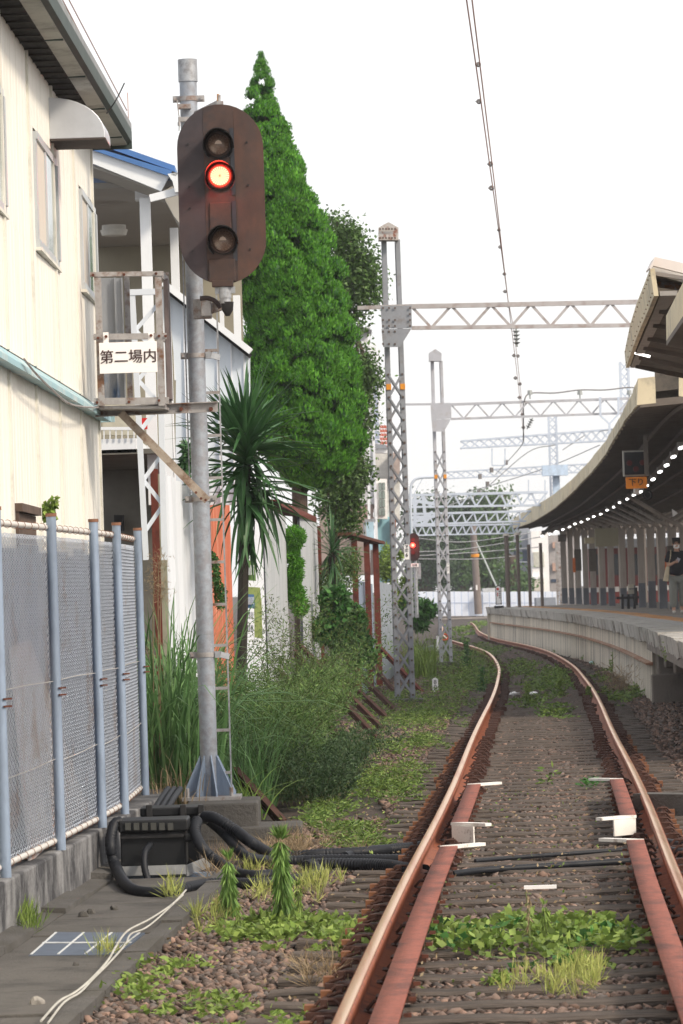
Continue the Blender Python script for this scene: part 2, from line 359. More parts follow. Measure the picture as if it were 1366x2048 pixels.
# ---------------------------------------------------------------- concrete walkway, kerb strip, low wall
wa, wb = PZ(0, 1885, GZ), PZ(215, 1745, GZ)       # foot of the low wall
def wx(y): return wa[0]+(y-wa[1])*(wb[0]-wa[0])/(wb[1]-wa[1])
wk = thing('walkway', (kerbx(20)-.4, 20, GZ), None, None); wk['kind'] = 'structure'
y = 14.0; k = 0
m_slab = mat('walk_slab', (.115, .108, .1), .9, 0, .2, 4, c2=(.06, .057, .054), amt=.45, ts=2, bump=.4, bs=60)
while y < 24.4:
    L = 1.0; q = MB(); z = GZ+.006+rng.normal()*.004
    q.prism([(wx(y)+.13, y, z), (kerbx(y)-.02, y, z+.002), (kerbx(y+L-.015), y+L-.015, z), (wx(y+L)+.13, y+L-.015, z)], (0, 0, -.06))
    q.build('slab', m_slab, wk, bevel=.006); y += L
q = MB()
for y in np.arange(14, 25.5, .9):
    z = GZ+.05+rng.normal()*.006
    q.prism([(kerbx(y), y, z), (kerbx(y)+.11, y, z), (kerbx(y+.88)+.11, y+.88, z+.003), (kerbx(y+.88), y+.88, z)], (0, 0, -.2))
q.build('kerb_strip', m_concd, wk)
q = MB()
for y in np.arange(14, 26, 1.2):
    z = GZ+.03+rng.normal()*.012; w = .12+rng.random()*.02
    q.prism([(wx(y)+.0, y, z+.01), (wx(y)+w, y, z), (wx(y+1.19)+w, y+1.19, z), (wx(y+1.19), y+1.19, z+.01)], (0, 0, -.2))
q.build('gutter_edge', m_concd, wk)
lw = thing('low_wall', (wx(22), 22, GZ), 'low weathered concrete wall under the chain-link fence', 'wall')
zw = .13
for y0 in np.arange(12, 31.5, 1.95):
    q = MB(); y1 = y0+1.94
    q.prism([(wx(y0), y0, zw), (wx(y1), y1, zw), (wx(y1)-.3, y1, zw), (wx(y0)-.3, y0, zw)], (0, 0, -.5)); q.build('wall_block', mat('low_wall_concrete', (.22, .22, .225), .9, 0, .25, 3, c2=(.05, .05, .055), amt=.52, ts=1.3, bump=.6, bs=40, stretch=(1, 1.2, .8)), lw, bevel=.012)
# blue grey cover plates in the walkway
cp = thing('drain_cover', G(160, 1888, GZ), 'blue-grey drain cover with white stripes lying in the concrete walkway', 'drain cover')
m_plate = mat('cover_blue_grey', (.1, .125, .17), .7, 0, .15, 10)
pl = [G(57, 1911, GZ+.012), G(232, 1909, GZ+.012), G(290, 1865, GZ+.012), G(110, 1864, GZ+.012)]
q = MB(); q.prism(pl, (0, 0, -.03)); q.build('plate', m_plate, cp)
q = MB()
A = lambda u, v: (pl[0]*(1-u)+pl[1]*u)*(1-v)+(pl[3]*(1-u)+pl[2]*u)*v
for u in (.02, .33, .64, .95):
    q.prism([A(u-.012, .03)+[0, 0, .004], A(u+.012, .03)+[0, 0, .004], A(u+.012, .97)+[0, 0, .004], A(u-.012, .97)+[0, 0, .004]], (0, 0, -.003))
q.prism([A(0, .49)+[0, 0, .005], A(1, .49)+[0, 0, .005], A(1, .52)+[0, 0, .005], A(0, .52)+[0, 0, .005]], (0, 0, -.004))
q.build('stripes', mat('stripe_white', (.6, .62, .63), .7, 0, .2, 30), cp)
# pale cable pair on the kerb
m_cab = mat('cable_pale', (.45, .44, .4), .6)
def gpts(L, dz): return [G(x, y, GZ+dz) for x, y in L]
def smooth(pts, n=6):
    P_ = [np.array(p) for p in pts]; P_ = [2*P_[0]-P_[1]]+P_+[2*P_[-1]-P_[-2]]; out = []
    for i in range(1, len(P_)-2):
        for t in np.linspace(0, 1, n, endpoint=False):
            a, b, c, d = P_[i-1:i+3]; out.append(.5*((2*b)+(-a+c)*t+(2*a-5*b+4*c-d)*t*t+(-a+3*b-3*c+d)*t**3))
    out.append(P_[-2]); return out
q = MB()
q.tube(smooth(gpts([(372, 1780), (345, 1808), (300, 1838), (255, 1862), (232, 1893), (215, 1922), (180, 1960), (150, 1985), (118, 2003), (82, 2042)], .065)), .0055, 6)
q.tube(smooth(gpts([(366, 1790), (300, 1850), (262, 1868), (250, 1890), (218, 1926), (186, 1958), (160, 1985), (128, 2005), (96, 2046)], .06)), .005, 6)
tag(q.build('cable', m_cab), 'pair of thin white cables running along the kerb to the bottom left corner', 'cable')
for x, y, r_, lb in ((75, 2008, .035, 'pale rough stone on the concrete walkway beside the white cables'), (152, 1932, .02, 'brown stone on the walkway just below the striped drain cover'), (167, 1832, .028, 'grey stone at the foot of the low wall'), (183, 1826, .026, 'grey stone right beside another stone at the foot of the low wall'), (228, 1819, .024, 'dark stone alone on the walkway before the black cable box')):
    import bmesh
    bm = bmesh.new(); bmesh.ops.create_icosphere(bm, subdivisions=2, radius=r_)
    for v in bm.verts: v.co *= 1+random.gauss(0, .12)
    me = bpy.data.meshes.new('stone'); bm.to_mesh(me); bm.free(); me.materials.append(m_conc if r_ > .03 else m_concd)
    o = bpy.data.objects.new('stone', me); COL.objects.link(o); o.location = G(x, y, GZ+r_*.4); tag(o, lb, 'stone')
# ================================================================ CHAIN LINK FENCE
fposts = [PZ(12, 1755, zw), PZ(122, 1700, zw), PZ(205, 1655, zw), PZ(250, 1628, zw)]
fposts = [2*fposts[0]-fposts[1]-(fposts[1]-fposts[0])*.9, 2*fposts[0]-fposts[1]]+fposts+[PZ(291, 1590, zw)]
fence = thing('chain_link_fence', fposts[2], 'tall galvanised chain-link fence with round posts on the low concrete wall', 'fence')
FH = 1.99
m_cap = mat('cap_rust', (.22, .11, .07), .8, 0, .2, 20)
m_wire = mat('mesh_wire', (.44, .49, .58), .55, .1, .1, 8, c2=(.33, .29, .29), amt=.3, ts=2.2)
m_tube = mat('fence_rail', (.6, .58, .55), .5, .1, .08, 9, c2=(.4, .27, .2), amt=.25, ts=8)
for i, p in enumerate(fposts):
    q = MB(); q.tube([p, p+[0, 0, FH]], .03, 14); po = q.build('post', m_post, fence)
    q = MB(); q.tube([p+[0, 0, FH-.012], p+[0, 0, FH+.008]], .034, 14); q.build('cap', m_cap, po)
    q = MB()
    for zz in (.92, .96): q.bar(p+[.02, -.035, zz], p+[.055, .03, zz], .01)
    q.build('tie', m_rust, po)
off = np.array([-.035, 0, 0])
for i in range(len(fposts)-1):
    a, b = fposts[i]+off, fposts[i+1]+off; L = np.linalg.norm(b-a); e = (b-a)/L
    for zz in (.055, FH-.075):
        q = MB(); q.tube([a+[0, 0, zz], b+[0, 0, zz]], .018, 10); tb = q.build('rail', m_tube, fence)
        q = MB()
        for t in np.arange(.12, L, .27):
            c = a+e*t+[0, 0, zz]; th = np.linspace(0, 2*np.pi, 9)
            q.tube([c+np.array([math.cos(k)*.023, 0, math.sin(k)*.023])+e*.004*k/6 for k in th], .0018, 4, cap=False)
        q.build('wire_tie', m_cap, tb)
    q = MB(); q.tube(smooth([a+[0.02, 0, 1.0], (a+b)/2+[.02, 0, 1.006], b+[.02, 0, 1.0]]), .002, 5); q.tube(smooth([a+[.02, 0, .52], (a+b)/2+[.02, 0, .525], b+[.02, 0, .54]]), .002, 5); q.build('tension_wire', m_tube, fence)
    # woven wires: zigzags that hook into each other
    pit = .05; hz = .0235; nW = int(L/pit); nZ = int((FH-.17)/hz)
    base = a+e*(L-nW*pit)/2; V = []; F = []; nr = np.array([e[1], -e[0], 0])
    for w in range(nW):
        pts = np.array([base+e*(w*pit+(pit*1.06 if (k+w) % 2 else 0))+nr*(.0055 if (k+w) % 2 else -.0055)+np.array([0, 0, .075+k*hz/1.+rng.normal()*.0012]) for k in range(nZ)])
        r = .0027; k0 = len(V)
        for k, p in enumerate(pts):
            V += [p+nr*r+[0, 0, r*.8], p-nr*r+[0, 0, r*.8], p-[0, 0, r*1.4]]
        for k in range(nZ-1):
            for j in range(3):
                F.append((k0+k*3+j, k0+k*3+(j+1) % 3, k0+k*3+3+(j+1) % 3, k0+k*3+3+j))
    o = npmesh('wire_mesh', V, F, m_wire, fence); o['kind'] = 'stuff'
# added boards: wall shade behind the fence painted as dark blue, with pale patches
m_bb = mat('board_shade_patchy', (.11, .13, .18), .85, 0, .25, 5, c2=(.3, .29, .3), amt=.36, ts=3, stretch=(1, 1.5, .5))
wbd = thing('shade_boards', fposts[2]-np.array([.17, 0, 0]), 'added dark patchy boards behind the chain-link fence, for the shaded wall there', 'screen')
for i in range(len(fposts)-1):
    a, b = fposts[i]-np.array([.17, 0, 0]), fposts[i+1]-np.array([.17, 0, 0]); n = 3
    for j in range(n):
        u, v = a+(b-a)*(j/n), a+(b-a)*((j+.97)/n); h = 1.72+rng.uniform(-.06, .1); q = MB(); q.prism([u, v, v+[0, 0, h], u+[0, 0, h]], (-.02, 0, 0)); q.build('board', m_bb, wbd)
# rusty pale sheet leaning behind the fence
q = MB()
bx = [PZ(20, 1290, .4)]
for (x0, y0, d0, x1, y1, d1) in ((22, 1300, 24.5, 128, 1670, 25.2),):
    f_ = lambda x, y, o: PL(x, y, fposts[2]+np.array([o, 0, 0]), (dvn[1], -dvn[0], 0)); dvn = fposts[3]-fposts[2]; q.prism([f_(22, 1295, -.14), f_(62, 1280, -.14), f_(176, 1620, -.07), f_(60, 1725, -.06)], (-.012, 0, 0))
tag(q.build('leaning_sheet', mat('sheet_rusty_white', (.4, .38, .38), .7, 0, .1, 4, c2=(.33, .2, .15), amt=.34, ts=5, stretch=(1, 1, .5))), 'pale rust-stained metal sheet leaning behind the chain-link fence', 'metal sheet')
# ================================================================ SIGNAL, POLE, BOX FRAME
D = 30.0
pb = P(420, 1592, D); PZT = P(379, 118, D)[2]
blk = thing('pole_foundation', G(460, 1690), 'stepped dark concrete footing under the grey signal pole', 'footing')
q = MB(); z0 = GZ-.3
a, b = P(372, 1603, 29.3), P(516, 1603, 29.3); zt_ = pb[2]-.02
q.box(((a[0]+b[0])/2, 29.75, (zt_+z0)/2), (b[0]-a[0], .9, zt_-z0)); q.build('upper_block', m_concd, blk, bevel=.015)
a2, b2 = P(480, 1650, 29.2), P(604, 1650, 29.2); q = MB(); zt2 = P(540, 1652, 29.2)[2]; q.box(((a2[0]+b2[0])/2+.0, 29.5, (zt2+z0)/2), (b2[0]-a2[0], .7, zt2-z0)); q.build('lower_block', m_concd, blk, bevel=.015)
q = MB(); q.box((pb[0]+.02, D-.02, zt_+.012), (.44, .44, .024)); q.build('base_plate', m_galvr, blk)
sp = thing('signal_pole', pb, 'tall grey steel signal pole with ladder, standing on a concrete footing', 'signal pole')
q = MB(); q.tube([pb, [pb[0], pb[1], PZT]], .066, 24, cap=True); q.build('mast', m_pole, sp)
q = MB(); q.tube([[pb[0], pb[1], PZT-.16], [pb[0], pb[1], PZT+.01]], .074, 24); q.build('cap', m_galv, sp)
q = MB()
for k in range(8):
    t = k*math.pi/4+.3; v = np.array([math.cos(t), math.sin(t), 0]); s = np.array([-v[1], v[0], 0])*.006
    z1 = np.array([0, 0, .31])
    q.prism([pb+v*.06-s, pb+v*.205-s+[0, 0, 0.0], pb+v*.205-s+[0, 0, .03], pb+v*.07-s+z1], s*2)
q.build('base_fins', m_post, sp)
q = MB()
for k in range(4):
    t = k*math.pi/2+.8; c = pb+np.array([math.cos(t)*.235, math.sin(t)*.235, 0]); q.tube([c, c+[0, 0, .07]], .017, 6)
q.build('anchor_bolts', m_galvr, sp)
def zpx(y, x=400, d=D): return P(x, y, d)[2]
def clamp(y, ext=.12, name='clamp'):
    q = MB(); z = zpx(y); q.tube([[pb[0], pb[1], z-.018], [pb[0], pb[1], z+.018]], .071, 24); q.box((pb[0], pb[1]-.0, z), (.13+ext*2*.8, .012, .05)); 
    for s in (-1, 1): q.box((pb[0]+s*(.066+ext*.5), pb[1]-.02, z), (.022, .03, .022))
    return q.build(name, m_galvr, sp)
for y, e in ((352-158, .07), (710, .07), (998, .07), (1310, .07)): clamp(y, e)
q = MB()   # ladder
lx = pb[0]+.165; lyy = pb[1]+.03
q.bar((lx, lyy, zpx(1590)), (lx, lyy, zpx(560)), .012); lad = q.build('ladder_rail', m_galv, sp)
q = MB(); q.bar((pb[0]-.085, lyy+.05, zpx(990)), (pb[0]-.085, lyy+.05, zpx(420)), .01); q.build('ladder_rail', m_galv, sp)
for y in [612, 700, 785, 871, 956, 1040, 1125, 1210, 1292, 1378, 1462, 1547]:
    q = MB(); z = zpx(y); q.bar((pb[0]-.02, lyy, z), (lx+.006, lyy, z), .02, .022); q.build('rung', m_galvr, sp)
for y in (710, 1310):
    q = MB(); z = zpx(y); q.bar((pb[0]+.07, pb[1]-.03, z), (pb[0]+.11, pb[1]-.03, z), .012, .05); q.bar((pb[0]+.11, pb[1]-.03, z), (lx+.01, lyy, z-.02), .012, .045); q.build('ladder_bracket', m_galv, sp)
# upper brackets between mast and head
q = MB(); z = zpx(205)
q.bar((pb[0]+.05, D-.05, zpx(228)), P(438, 205, 29.75), .02, .04); q.tube([P(438, 206, 29.75), P(438, 190, 29.75)], .012, 8); q.box(P(440, 207, 29.72), (.05, .05, .03))
for y in (212, 238): q.box((pb[0]-.03, D-.06, zpx(y)), (.1, .06, .035))
q.build('top_bracket', m_galvr, sp)
q = MB(); q.tube([P(436, 204, 29.75), P(436, 188, 29.75)], .009, 8); q.build('top_bolt', mat('brass', (.45, .25, .12), .5, .5), sp)
q = MB(); q.tube(smooth([P(354, 200, 29.9), P(357, 225, 29.9), P(359, 240, 29.9), P(358, 262, 29.9)]), .004, 5); q.tube([P(358, 244, 29.9), P(358, 252, 29.9)], .012, 6); q.build('bond_wire', m_galvr, sp)
q = MB()   # arm carrying the head
c = P(424, 618, 29.7); q.box(P(405, 618, 29.86), (.14, .05, .15)); q.box(P(413, 614, 29.7), (.075, .2, .15)); q.build('arm_clamp', m_galvr, sp, bevel=.006)
q = MB(); q.bar(P(420, 618, 29.68), P(456, 606, 29.68), .06, .075); q.build('arm', m_galvr, sp, bevel=.004)
q = MB(); q.tube(smooth([P(400, 597, 29.6), P(415, 596, 29.6), P(430, 602, 29.6), P(440, 615, 29.62)]), .018, 10); q.build('cable_tail', mat('cable_brown', (.05, .035, .035), .6), sp)
# ---------------------------------------------------------------- signal head
sg = thing('railway_signal', P(443, 600, 29.5), 'large oval brown signal head with three lenses, the red lamp lit', 'railway signal')
DH = 29.5
def hx(u, v, dy=0.):       # metres right / up from the plate centre, dy towards the viewer
    c = P(443, 388, DH); return np.array([c[0]+u, c[1]-dy, c[2]+v])
m_brown = mat('signal_brown', (.085, .045, .034), .6, 0, .2, 4, c2=(.06, .038, .033), amt=.5, ts=2.5, stretch=(1, 1, .6))
m_sdark = mat('signal_dark', (.045, .037, .042), .62, 0, .2, 5, c2=(.055, .04, .042), amt=.4, ts=3)
m_scen = mat('signal_centre', (.06, .036, .03), .6, 0, .25, 6, c2=(.03, .027, .03), amt=.4, ts=4)
HW, HH = .322, .672
def stad(n=20):
    r = HW; return [(r*math.cos(t), (HH-r)+r*math.sin(t)) for t in np.linspace(0, math.pi, n)]+[(-r*math.cos(t), -(HH-r)-r*math.sin(t)) for t in np.linspace(0, math.pi, n)]
def clip(poly, x0, x1):
    def cl(p, f, x):
        o = []
        for i in range(len(p)):
            a, b = p[i-1], p[i]; ia, ib = f(a[0]), f(b[0])
            if ia != ib: t = (x-a[0])/(b[0]-a[0]); o.append((x, a[1]+t*(b[1]-a[1])))
            if ib: o.append(b)
        return o
    return cl(cl(poly, lambda v: v >= x0, x0), lambda v: v <= x1, x1)
for x0, x1, m, dy in ((-HW-.01, -.1232, m_sdark, .0), (-.1228, .1048, m_scen, .003), (.1052, HW+.01, m_brown, .0)):
    q = MB(); q.prism([hx(u, v, dy) for u, v in clip(stad(), x0, x1)], (0, .02, 0)); q.build('backplate', m, sg, bevel=.0008)
q = MB()
for u, v in ((-.24, .38), (-.24, .06), (-.24, -.1), (-.23, -.42), (.2, .38), (.2, .06), (.2, -.42)):
    q.tube([hx(u, v, .0), hx(u, v, .012)], .008, 6)
q.build('rivets', m_blackr, sg)
q = MB()
for u, v, w, h in ((.09, .24, .03, .5), (.09, -.28, .03, .45)): q.box(hx(u, v, .008), (w, .006, h))
q.build('hinge_strip', mat('strip_bluegrey', (.035, .038, .048), .6), sg)
q = MB(); q.box(hx(-.012, -.165, .012), (.16, .012, .2)); q.build('blank_cover', m_scen, sg, bevel=.004)
q = MB(); q.box(hx(-.012, -.572, .01), (.2, .02, .17)); q.box(hx(-.012, -.67, .0), (.16, .05, .05)); q.build('lower_cover', m_scen, sg, bevel=.006)
m_hood = mat('hood_black', (.018, .017, .018), .6, 0, .2, 9)
m_lens = mat('lens_smoked', (.2, .13, .1), .22, 0, .3, 90, spec=.8)
m_red = mat('lens_red_lit', (1., .12, .05), .3, 0, 0, 3, emit=0)
nn = m_red.node_tree; bsd = nn.nodes['Principled BSDF']; bsd.inputs['Emission Color'].default_value = (1, .05, .025, 1); bsd.inputs['Emission Strength'].default_value = 1.5
m_redhot = mat('lens_core_lit', (1., .55, .3), .3, 0, 0, 3); bsd = m_redhot.node_tree.nodes['Principled BSDF']; bsd.inputs['Emission Color'].default_value = (1, .55, .36, 1); bsd.inputs['Emission Strength'].default_value = 1.25
for (x, y, lit) in ((437, 289, 0), (440, 353, 1), (446, 482, 0)):
    c = P(x, y, DH); u, v = c[0]-hx(0, 0)[0], c[2]-hx(0, 0)[2]
    q = MB(); t0, t1 = -50, 230; n = 26; ro, ri = .115, .109; vv = []
    for k in range(n+1):
        t = R(t0+(t1-t0)*k/n); L = .06+.24*max(0., math.sin(t))**.6
        ct, st = math.cos(t), math.sin(t)
        vv += [hx(u+ro*ct, v+ro*st, .0), hx(u+ro*ct, v+ro*st-.02, L), hx(u+ri*ct, v+ri*st-.02, L), hx(u+ri*ct, v+ri*st, .0)]
    q.add(vv, [(k*4+j, k*4+(j+1) % 4, k*4+4+(j+1) % 4, k*4+4+j) for k in range(n) for j in range(4)]+[(0, 1, 2, 3), (n*4+3, n*4+2, n*4+1, n*4)])
    ho = q.build('hood', m_hood, sg, smooth=True)
    q = MB(); q.tube([hx(u, v, .006), hx(u, v, .024)], .104, 28); q.build('hood_plate', m_hood, sg)
    q = MB(); th = np.linspace(0, 2*np.pi, 29); q.tube([hx(u+.088*math.cos(t), v+.088*math.sin(t), .03) for t in th], .01, 6, cap=False); q.build('lens_ring', m_scen, sg)
    # lens dome
    rr, n = .079, 28; vv = [hx(u, v, .055)]; ff = []
    for i, (f, dd) in enumerate(((.4, .05), (.75, .04), (1, .026))):
        vv += [hx(u+rr*f*math.cos(2*math.pi*k/n), v+rr*f*math.sin(2*math.pi*k/n), dd) for k in range(n)]
    ff = [(0, 1+k, 1+(k+1) % n) for k in range(n)]+[(1+i*n+k, 1+(i+1)*n+k, 1+(i+1)*n+(k+1) % n, 1+i*n+(k+1) % n) for i in range(2) for k in range(n)]
    q = MB(); q.add(vv, ff); ln = q.build('lens', m_red if lit else m_lens, sg, smooth=True)
    if lit:
        q = MB()
        for k in range(24):
            t = 2*math.pi*k/24; q.add([hx(u+.004*math.cos(t), v+.004*math.sin(t), .06), hx(u+.07*math.cos(t-.1), v+.07*math.sin(t-.1), .05), hx(u+.07*math.cos(t+.1), v+.07*math.sin(t+.1), .05)], [(0, 1, 2)])
        q.build('lens_facets', m_redhot, ln)
        # the lamp's own light inside its hood
        li = bpy.data.lights.new('lamp_glow', 'POINT'); li.energy = 4; li.color = (1, .03, .015); li.shadow_soft_size = .05
        lo = bpy.data.objects.new('lamp_glow', li); COL.objects.link(lo); lo.location = hx(u, v, .1)
    else:
        q = MB()
        for k in range(20):
            t = 2*math.pi*k/20; q.bar(hx(u+.02*math.cos(t), v+.02*math.sin(t), .054), hx(u+.074*math.cos(t), v+.074*math.sin(t), .032), .0022)
        q.build('lens_ribs', mat('lens_rib', (.32, .22, .17), .4), ln)
        q = MB(); q.add([hx(u-.028, v+.0, .057), hx(u-.018, v+.02, .057), hx(u, v+.03, .057), hx(u+.018, v+.02, .057), hx(u+.028, v, .057)], [(0, 1, 2, 3, 4)]); q.build('lens_window', mat('lens_bright', (.7, .55, .45), .2), ln)
q = MB(); q.box(hx(-.009, 0, -.105), (.3, .16, 1.05)); q.build('lamp_case', m_sdark, sg)
q = MB(); a = P(450, 575, DH+.02); q.tube([a+[0, 0, .04], a-[0, 0, .08]], .046, 16); q.tube([a-[0, 0, .08], a-[0, 0, .12]], .04, 16); q.box(a-[0, 0, .02], (.15, .03, .05)); q.build('mounting_socket', m_galv, sg)
q = MB(); a = P(455, 620, DH+.02); q.tube([a+[0, 0, .06], a+[0, 0, 0], a-[0, 0, .045]], [.048, .042, .016], 12); q.build('cable_gland', m_hood, sg)
# ---------------------------------------------------------------- box frame, sign and arm
bf = thing('equipment_cage', P(262, 810, 29.7), 'open box frame of rusty steel angles on an arm beside the signal pole', 'steel frame')
F0, F1 = 29.45, 29.95
def vbar(x, y0, y1, w, d, name='upright', m=m_galvr, dd=.035, par=None):
    q = MB(); a = P(x, y0, d); zb = P(x, y1, d)[2]; q.box((a[0], a[1], (a[2]+zb)/2), (w, dd, a[2]-zb)); return q.build(name, m, par or bf)
xt = lambda x, y: x+(y-545)*.0314
vbar(195, 545, 812, .05, F0); vbar(253, 548, 800, .04, F1); vbar(316, 545, 812, .05, F0); vbar(331, 548, 812, .04, F1)
def hbar(x0, x1, y, h, d, name='crossbar', m=m_galvr, dd=.03, par=None):
    q = MB(); a = P(x0, y, d); b = P(x1, y-(x1-x0)*.03*0, d); b[2] = a[2]+(b[2]-a[2])*.6; q.bar(a, b, dd, h, ); return q.build(name, m, par or bf)
hbar(180, 327, 549, .035, F0-.01, 'top_bar'); hbar(187, 333, 674, .045, F0-.01); hbar(188, 338, 803, .05, F0-.01)
hbar(186, 338, 550, .03, F1, 'top_bar'); hbar(190, 338, 674, .035, F1)
for y in (549, 674, 803):
    q = MB(); a = P(322, y, F0); b = np.array([a[0]+.03, F1, a[2]]); q.bar(a, b, .012, .045); q.build('side_bar', m_galvr, bf)
q = MB(); a = P(190, 812, F0); b = P(330, 812, F0); q.prism([a, b, b+[.02, .5, 0], a+[.02, .5, 0]], (0, 0, -.02)); q.build('tray', m_galvr, bf)
q = MB()
for x, y in ((186, 550), (248, 549), (312, 547), (196, 676), (318, 672), (331, 672), (194, 805), (258, 804), (318, 801)): q.tube([P(x, y, F0-.015), P(x, y, F0-.045)], .011, 6)
q.build('bolts', m_rust, bf)
m_bsheet = mat('sheet_blue_worn', (.3, .32, .35), .6, .2, .1, 6, c2=(.05, .1, .2), amt=.36, ts=3, stretch=(2.5, 1, .5))
for x, w, dd in ((213, .13, .05), (236, .06, .1)):
    q = MB(); a = P(x, 556, F1-dd); zb = P(x, 800, F1)[2]; q.box((a[0], a[1], (a[2]+zb)/2), (w, .02, a[2]-zb)); q.box((a[0]+w/2, a[1]-.02, (a[2]+zb)/2), (.008, .05, a[2]-zb)); q.build('back_sheet', m_bsheet, bf)
vbar(333, 560, 800, .03, F1-.1, 'side_sheet', mat('sheet_side_dark', (.16, .13, .13), .7, 0, .2, 6), .3)
arm = thing('support_arm', P(300, 818, 29.8), 'horizontal rusty channel and diagonal brace holding the box frame to the pole', 'bracket')
q = MB(); a = P(191, 824, 29.86); b = P(436, 815, 29.86); b[2] = a[2]+.01; q.bar(a+[0, -.02, 0], b+[0, -.02, 0], .01, .075); q.bar(a+[0, -.04, .035], b+[0, -.04, .035], .05, .008); q.bar(a+[0, -.04, -.035], b+[0, -.04, -.035], .05, .008); q.build('channel', m_galvr, arm)
q = MB()
for x in (362, 422): q.tube([P(x, 818, 29.83), P(x, 818, 29.78)], .017, 6)
q.build('bolts', m_rust, arm)
q = MB(); a = P(240, 826, 29.78); b = P(414, 1002, 29.84); q.bar(a, b, .05, .012, up=(0, 1, 0)); q.bar(a+[.02, .02, .02], b+[.02, .02, .02], .012, .05, up=(0, 1, 0)); q.build('brace', mat('brace_tan', (.36, .31, .26), .6, .2, .15, 12, c2=(.2, .13, .09), amt=.4, ts=7), arm)
q = MB()
for x, y in ((392, 985), (402, 997), (411, 1000)): q.tube([P(x, y, 29.8), P(x, y, 29.75)], .011, 6)
q.build('bolts', m_rust, arm)
sb = thing('sign_board', P(257, 745, 29.38), 'white board with four dark Japanese characters hung on the box frame', 'sign')
q = MB(); c = P(256.5, 715, 29.38); q.box(c, (.43, .008, .23)); q.build('board', m_whiteclean, sb, bevel=.002)
q = MB()
for x in (212, 302): q.box(P(x, 678, 29.383), (.04, .006, .1))
q.build('tabs', m_whiteclean, sb)
q = MB()
for x, y in ((212, 673), (302, 671)): q.tube([P(x, y, 29.38), P(x, y, 29.36)], .012, 6)
q.build('bolts', m_rust, sb)
m_ink = mat('ink_brown', (.055, .03, .03), .6)
text('第二場内', .107, m_ink, sb, c+[0.0, -.0065, 0], bold=.0)
text('第二場内', .107, m_ink, sb, c+[0.0025, -.0072, 0.001], bold=.0)
# ================================================================ TERMINAL BOXES AND HOSES
DB = 25.2
tb = thing('cable_box', G(300, 1760), 'black plastic cable junction box with ribbed lid on a grey steel tray', 'junction box')
def bx3(x0, y0, x1, y1, d, dep, name, m, par, bev=.01):
    q = MB(); q.rect(x0, y0, x1, y1, d, dep); return q.build(name, m, par, bevel=bev)
bx3(241, 1662, 372, 1733, DB, .32, 'body', m_black, tb)
lid = bx3(236, 1640, 376, 1664, DB-.05, .4, 'lid', m_black, tb, .012)
q = MB()
for k in range(6): q.box(P(256+k*17, 1653, DB-.055), (.035, .02, .045))
q.build('lid_rib', mat('rib_grey', (.06, .062, .058), .5), lid)
bx3(240, 1668, 368, 1676, DB-.03, .05, 'lid_seal', m_blackr, lid, 0)
bx3(368, 1668, 392, 1684, DB-.02, .06, 'latch', m_black, tb)
q = MB(); a, b = P(236, 1742, DB-.06), P(372, 1742, DB-.06); q.box(((a[0]+b[0])/2, DB-.06, a[2]), (b[0]-a[0], .012, .06)); q.box(((a[0]+b[0])/2, DB+.14, a[2]-.025), (b[0]-a[0], .4, .01)); q.bar(b, P(421, 1722, DB+.3), .012, .07); q.build('tray', mat('tray_steel', (.34, .35, .36), .5, .4, .2, 8), tb)
q = MB(); q.rect(184, 1748, 430, 1766, DB+.02, .06); q.build('skid', m_post, tb)
t2 = thing('cable_box', G(345, 1740), 'second black junction box half hidden behind the ribbed one', 'junction box')
t2.location[1] += 0
bx3(280, 1615, 403, 1632, DB+.7, .35, 'lid', m_black, t2); bx3(286, 1632, 398, 1730, DB+.72, .3, 'body', m_black, t2)
for x in (298, 366, 402): bx3(x-6, 1610, x+6, 1636, DB+.66, .05, 'latch', m_blackr, t2, .004)
bx3(396, 1628, 416, 1648, DB+.6, .1, 'side_port', mat('port_grey', (.14, .14, .14), .5), t2)
m_hose = mat('hose_black', (.012, .014, .019), .55, 0, .2, 5, spec=.3)
def hose(pts, r, lb, ridge=True, name='cable_hose'):
    p = smooth(pts, 8); d = [0]
    for a, b in zip(p, p[1:]): d.append(d[-1]+np.linalg.norm(b-a))
    L = d[-1]; st = .0125 if ridge else .05; n = int(L/st); A_ = np.array(p); t = np.linspace(0, L, n)
    pp = np.stack([np.interp(t, d, A_[:, k]) for k in range(3)], 1)
    rr = [r*(1.06 if (i % 2) else .93) if ridge else r for i in range(n)]
    q = MB(); q.tube(pp, rr, 12); o = q.build(name, m_hose, smooth=True); return tag(o, lb, 'cable conduit')
hose([P(243, 1643, DB), P(228, 1650, DB-.03), P(221, 1690, DB-.12), P(232, 1735, DB-.25)]+gpts([(262, 1778), (320, 1786), (372, 1776), (430, 1767), (520, 1767), (600, 1758), (638, 1745), (625, 1733)], .03), .035, 'thick black ridged hose looping from the left side of the cable box over the gravel')
hose([P(300, 1690, DB-.06), P(290, 1705, DB-.14), P(289, 1735, DB-.2), P(298, 1768, DB-.25)], .022, 'short black hose hanging from the middle of the cable box front', True)
hose([P(394, 1640, DB+.1), P(390, 1665, DB), P(404, 1695, DB-.1), P(428, 1718, DB-.1)]+gpts([(470, 1745), (505, 1752), (545, 1750)], .035), .036, 'black ridged hose curling down from the right side of the cable box')
hose([P(408, 1633, DB+.6), P(430, 1636, DB+.5), P(470, 1660, DB+.4), P(510, 1690, DB+.2)]+gpts([(560, 1712), (640, 1708), (730, 1704), (790, 1698), (835, 1694)], .04), .036, 'black ridged hose arching from the rear junction box towards the left rail')
hose([P(418, 1640, DB+.7), P(450, 1668, DB+.5), P(478, 1700, DB+.2), P(500, 1716, DB)]+gpts([(560, 1722), (660, 1719), (740, 1719), (830, 1718)], .03), .034, 'black hose lying flat on the gravel in the middle of the bundle', True)
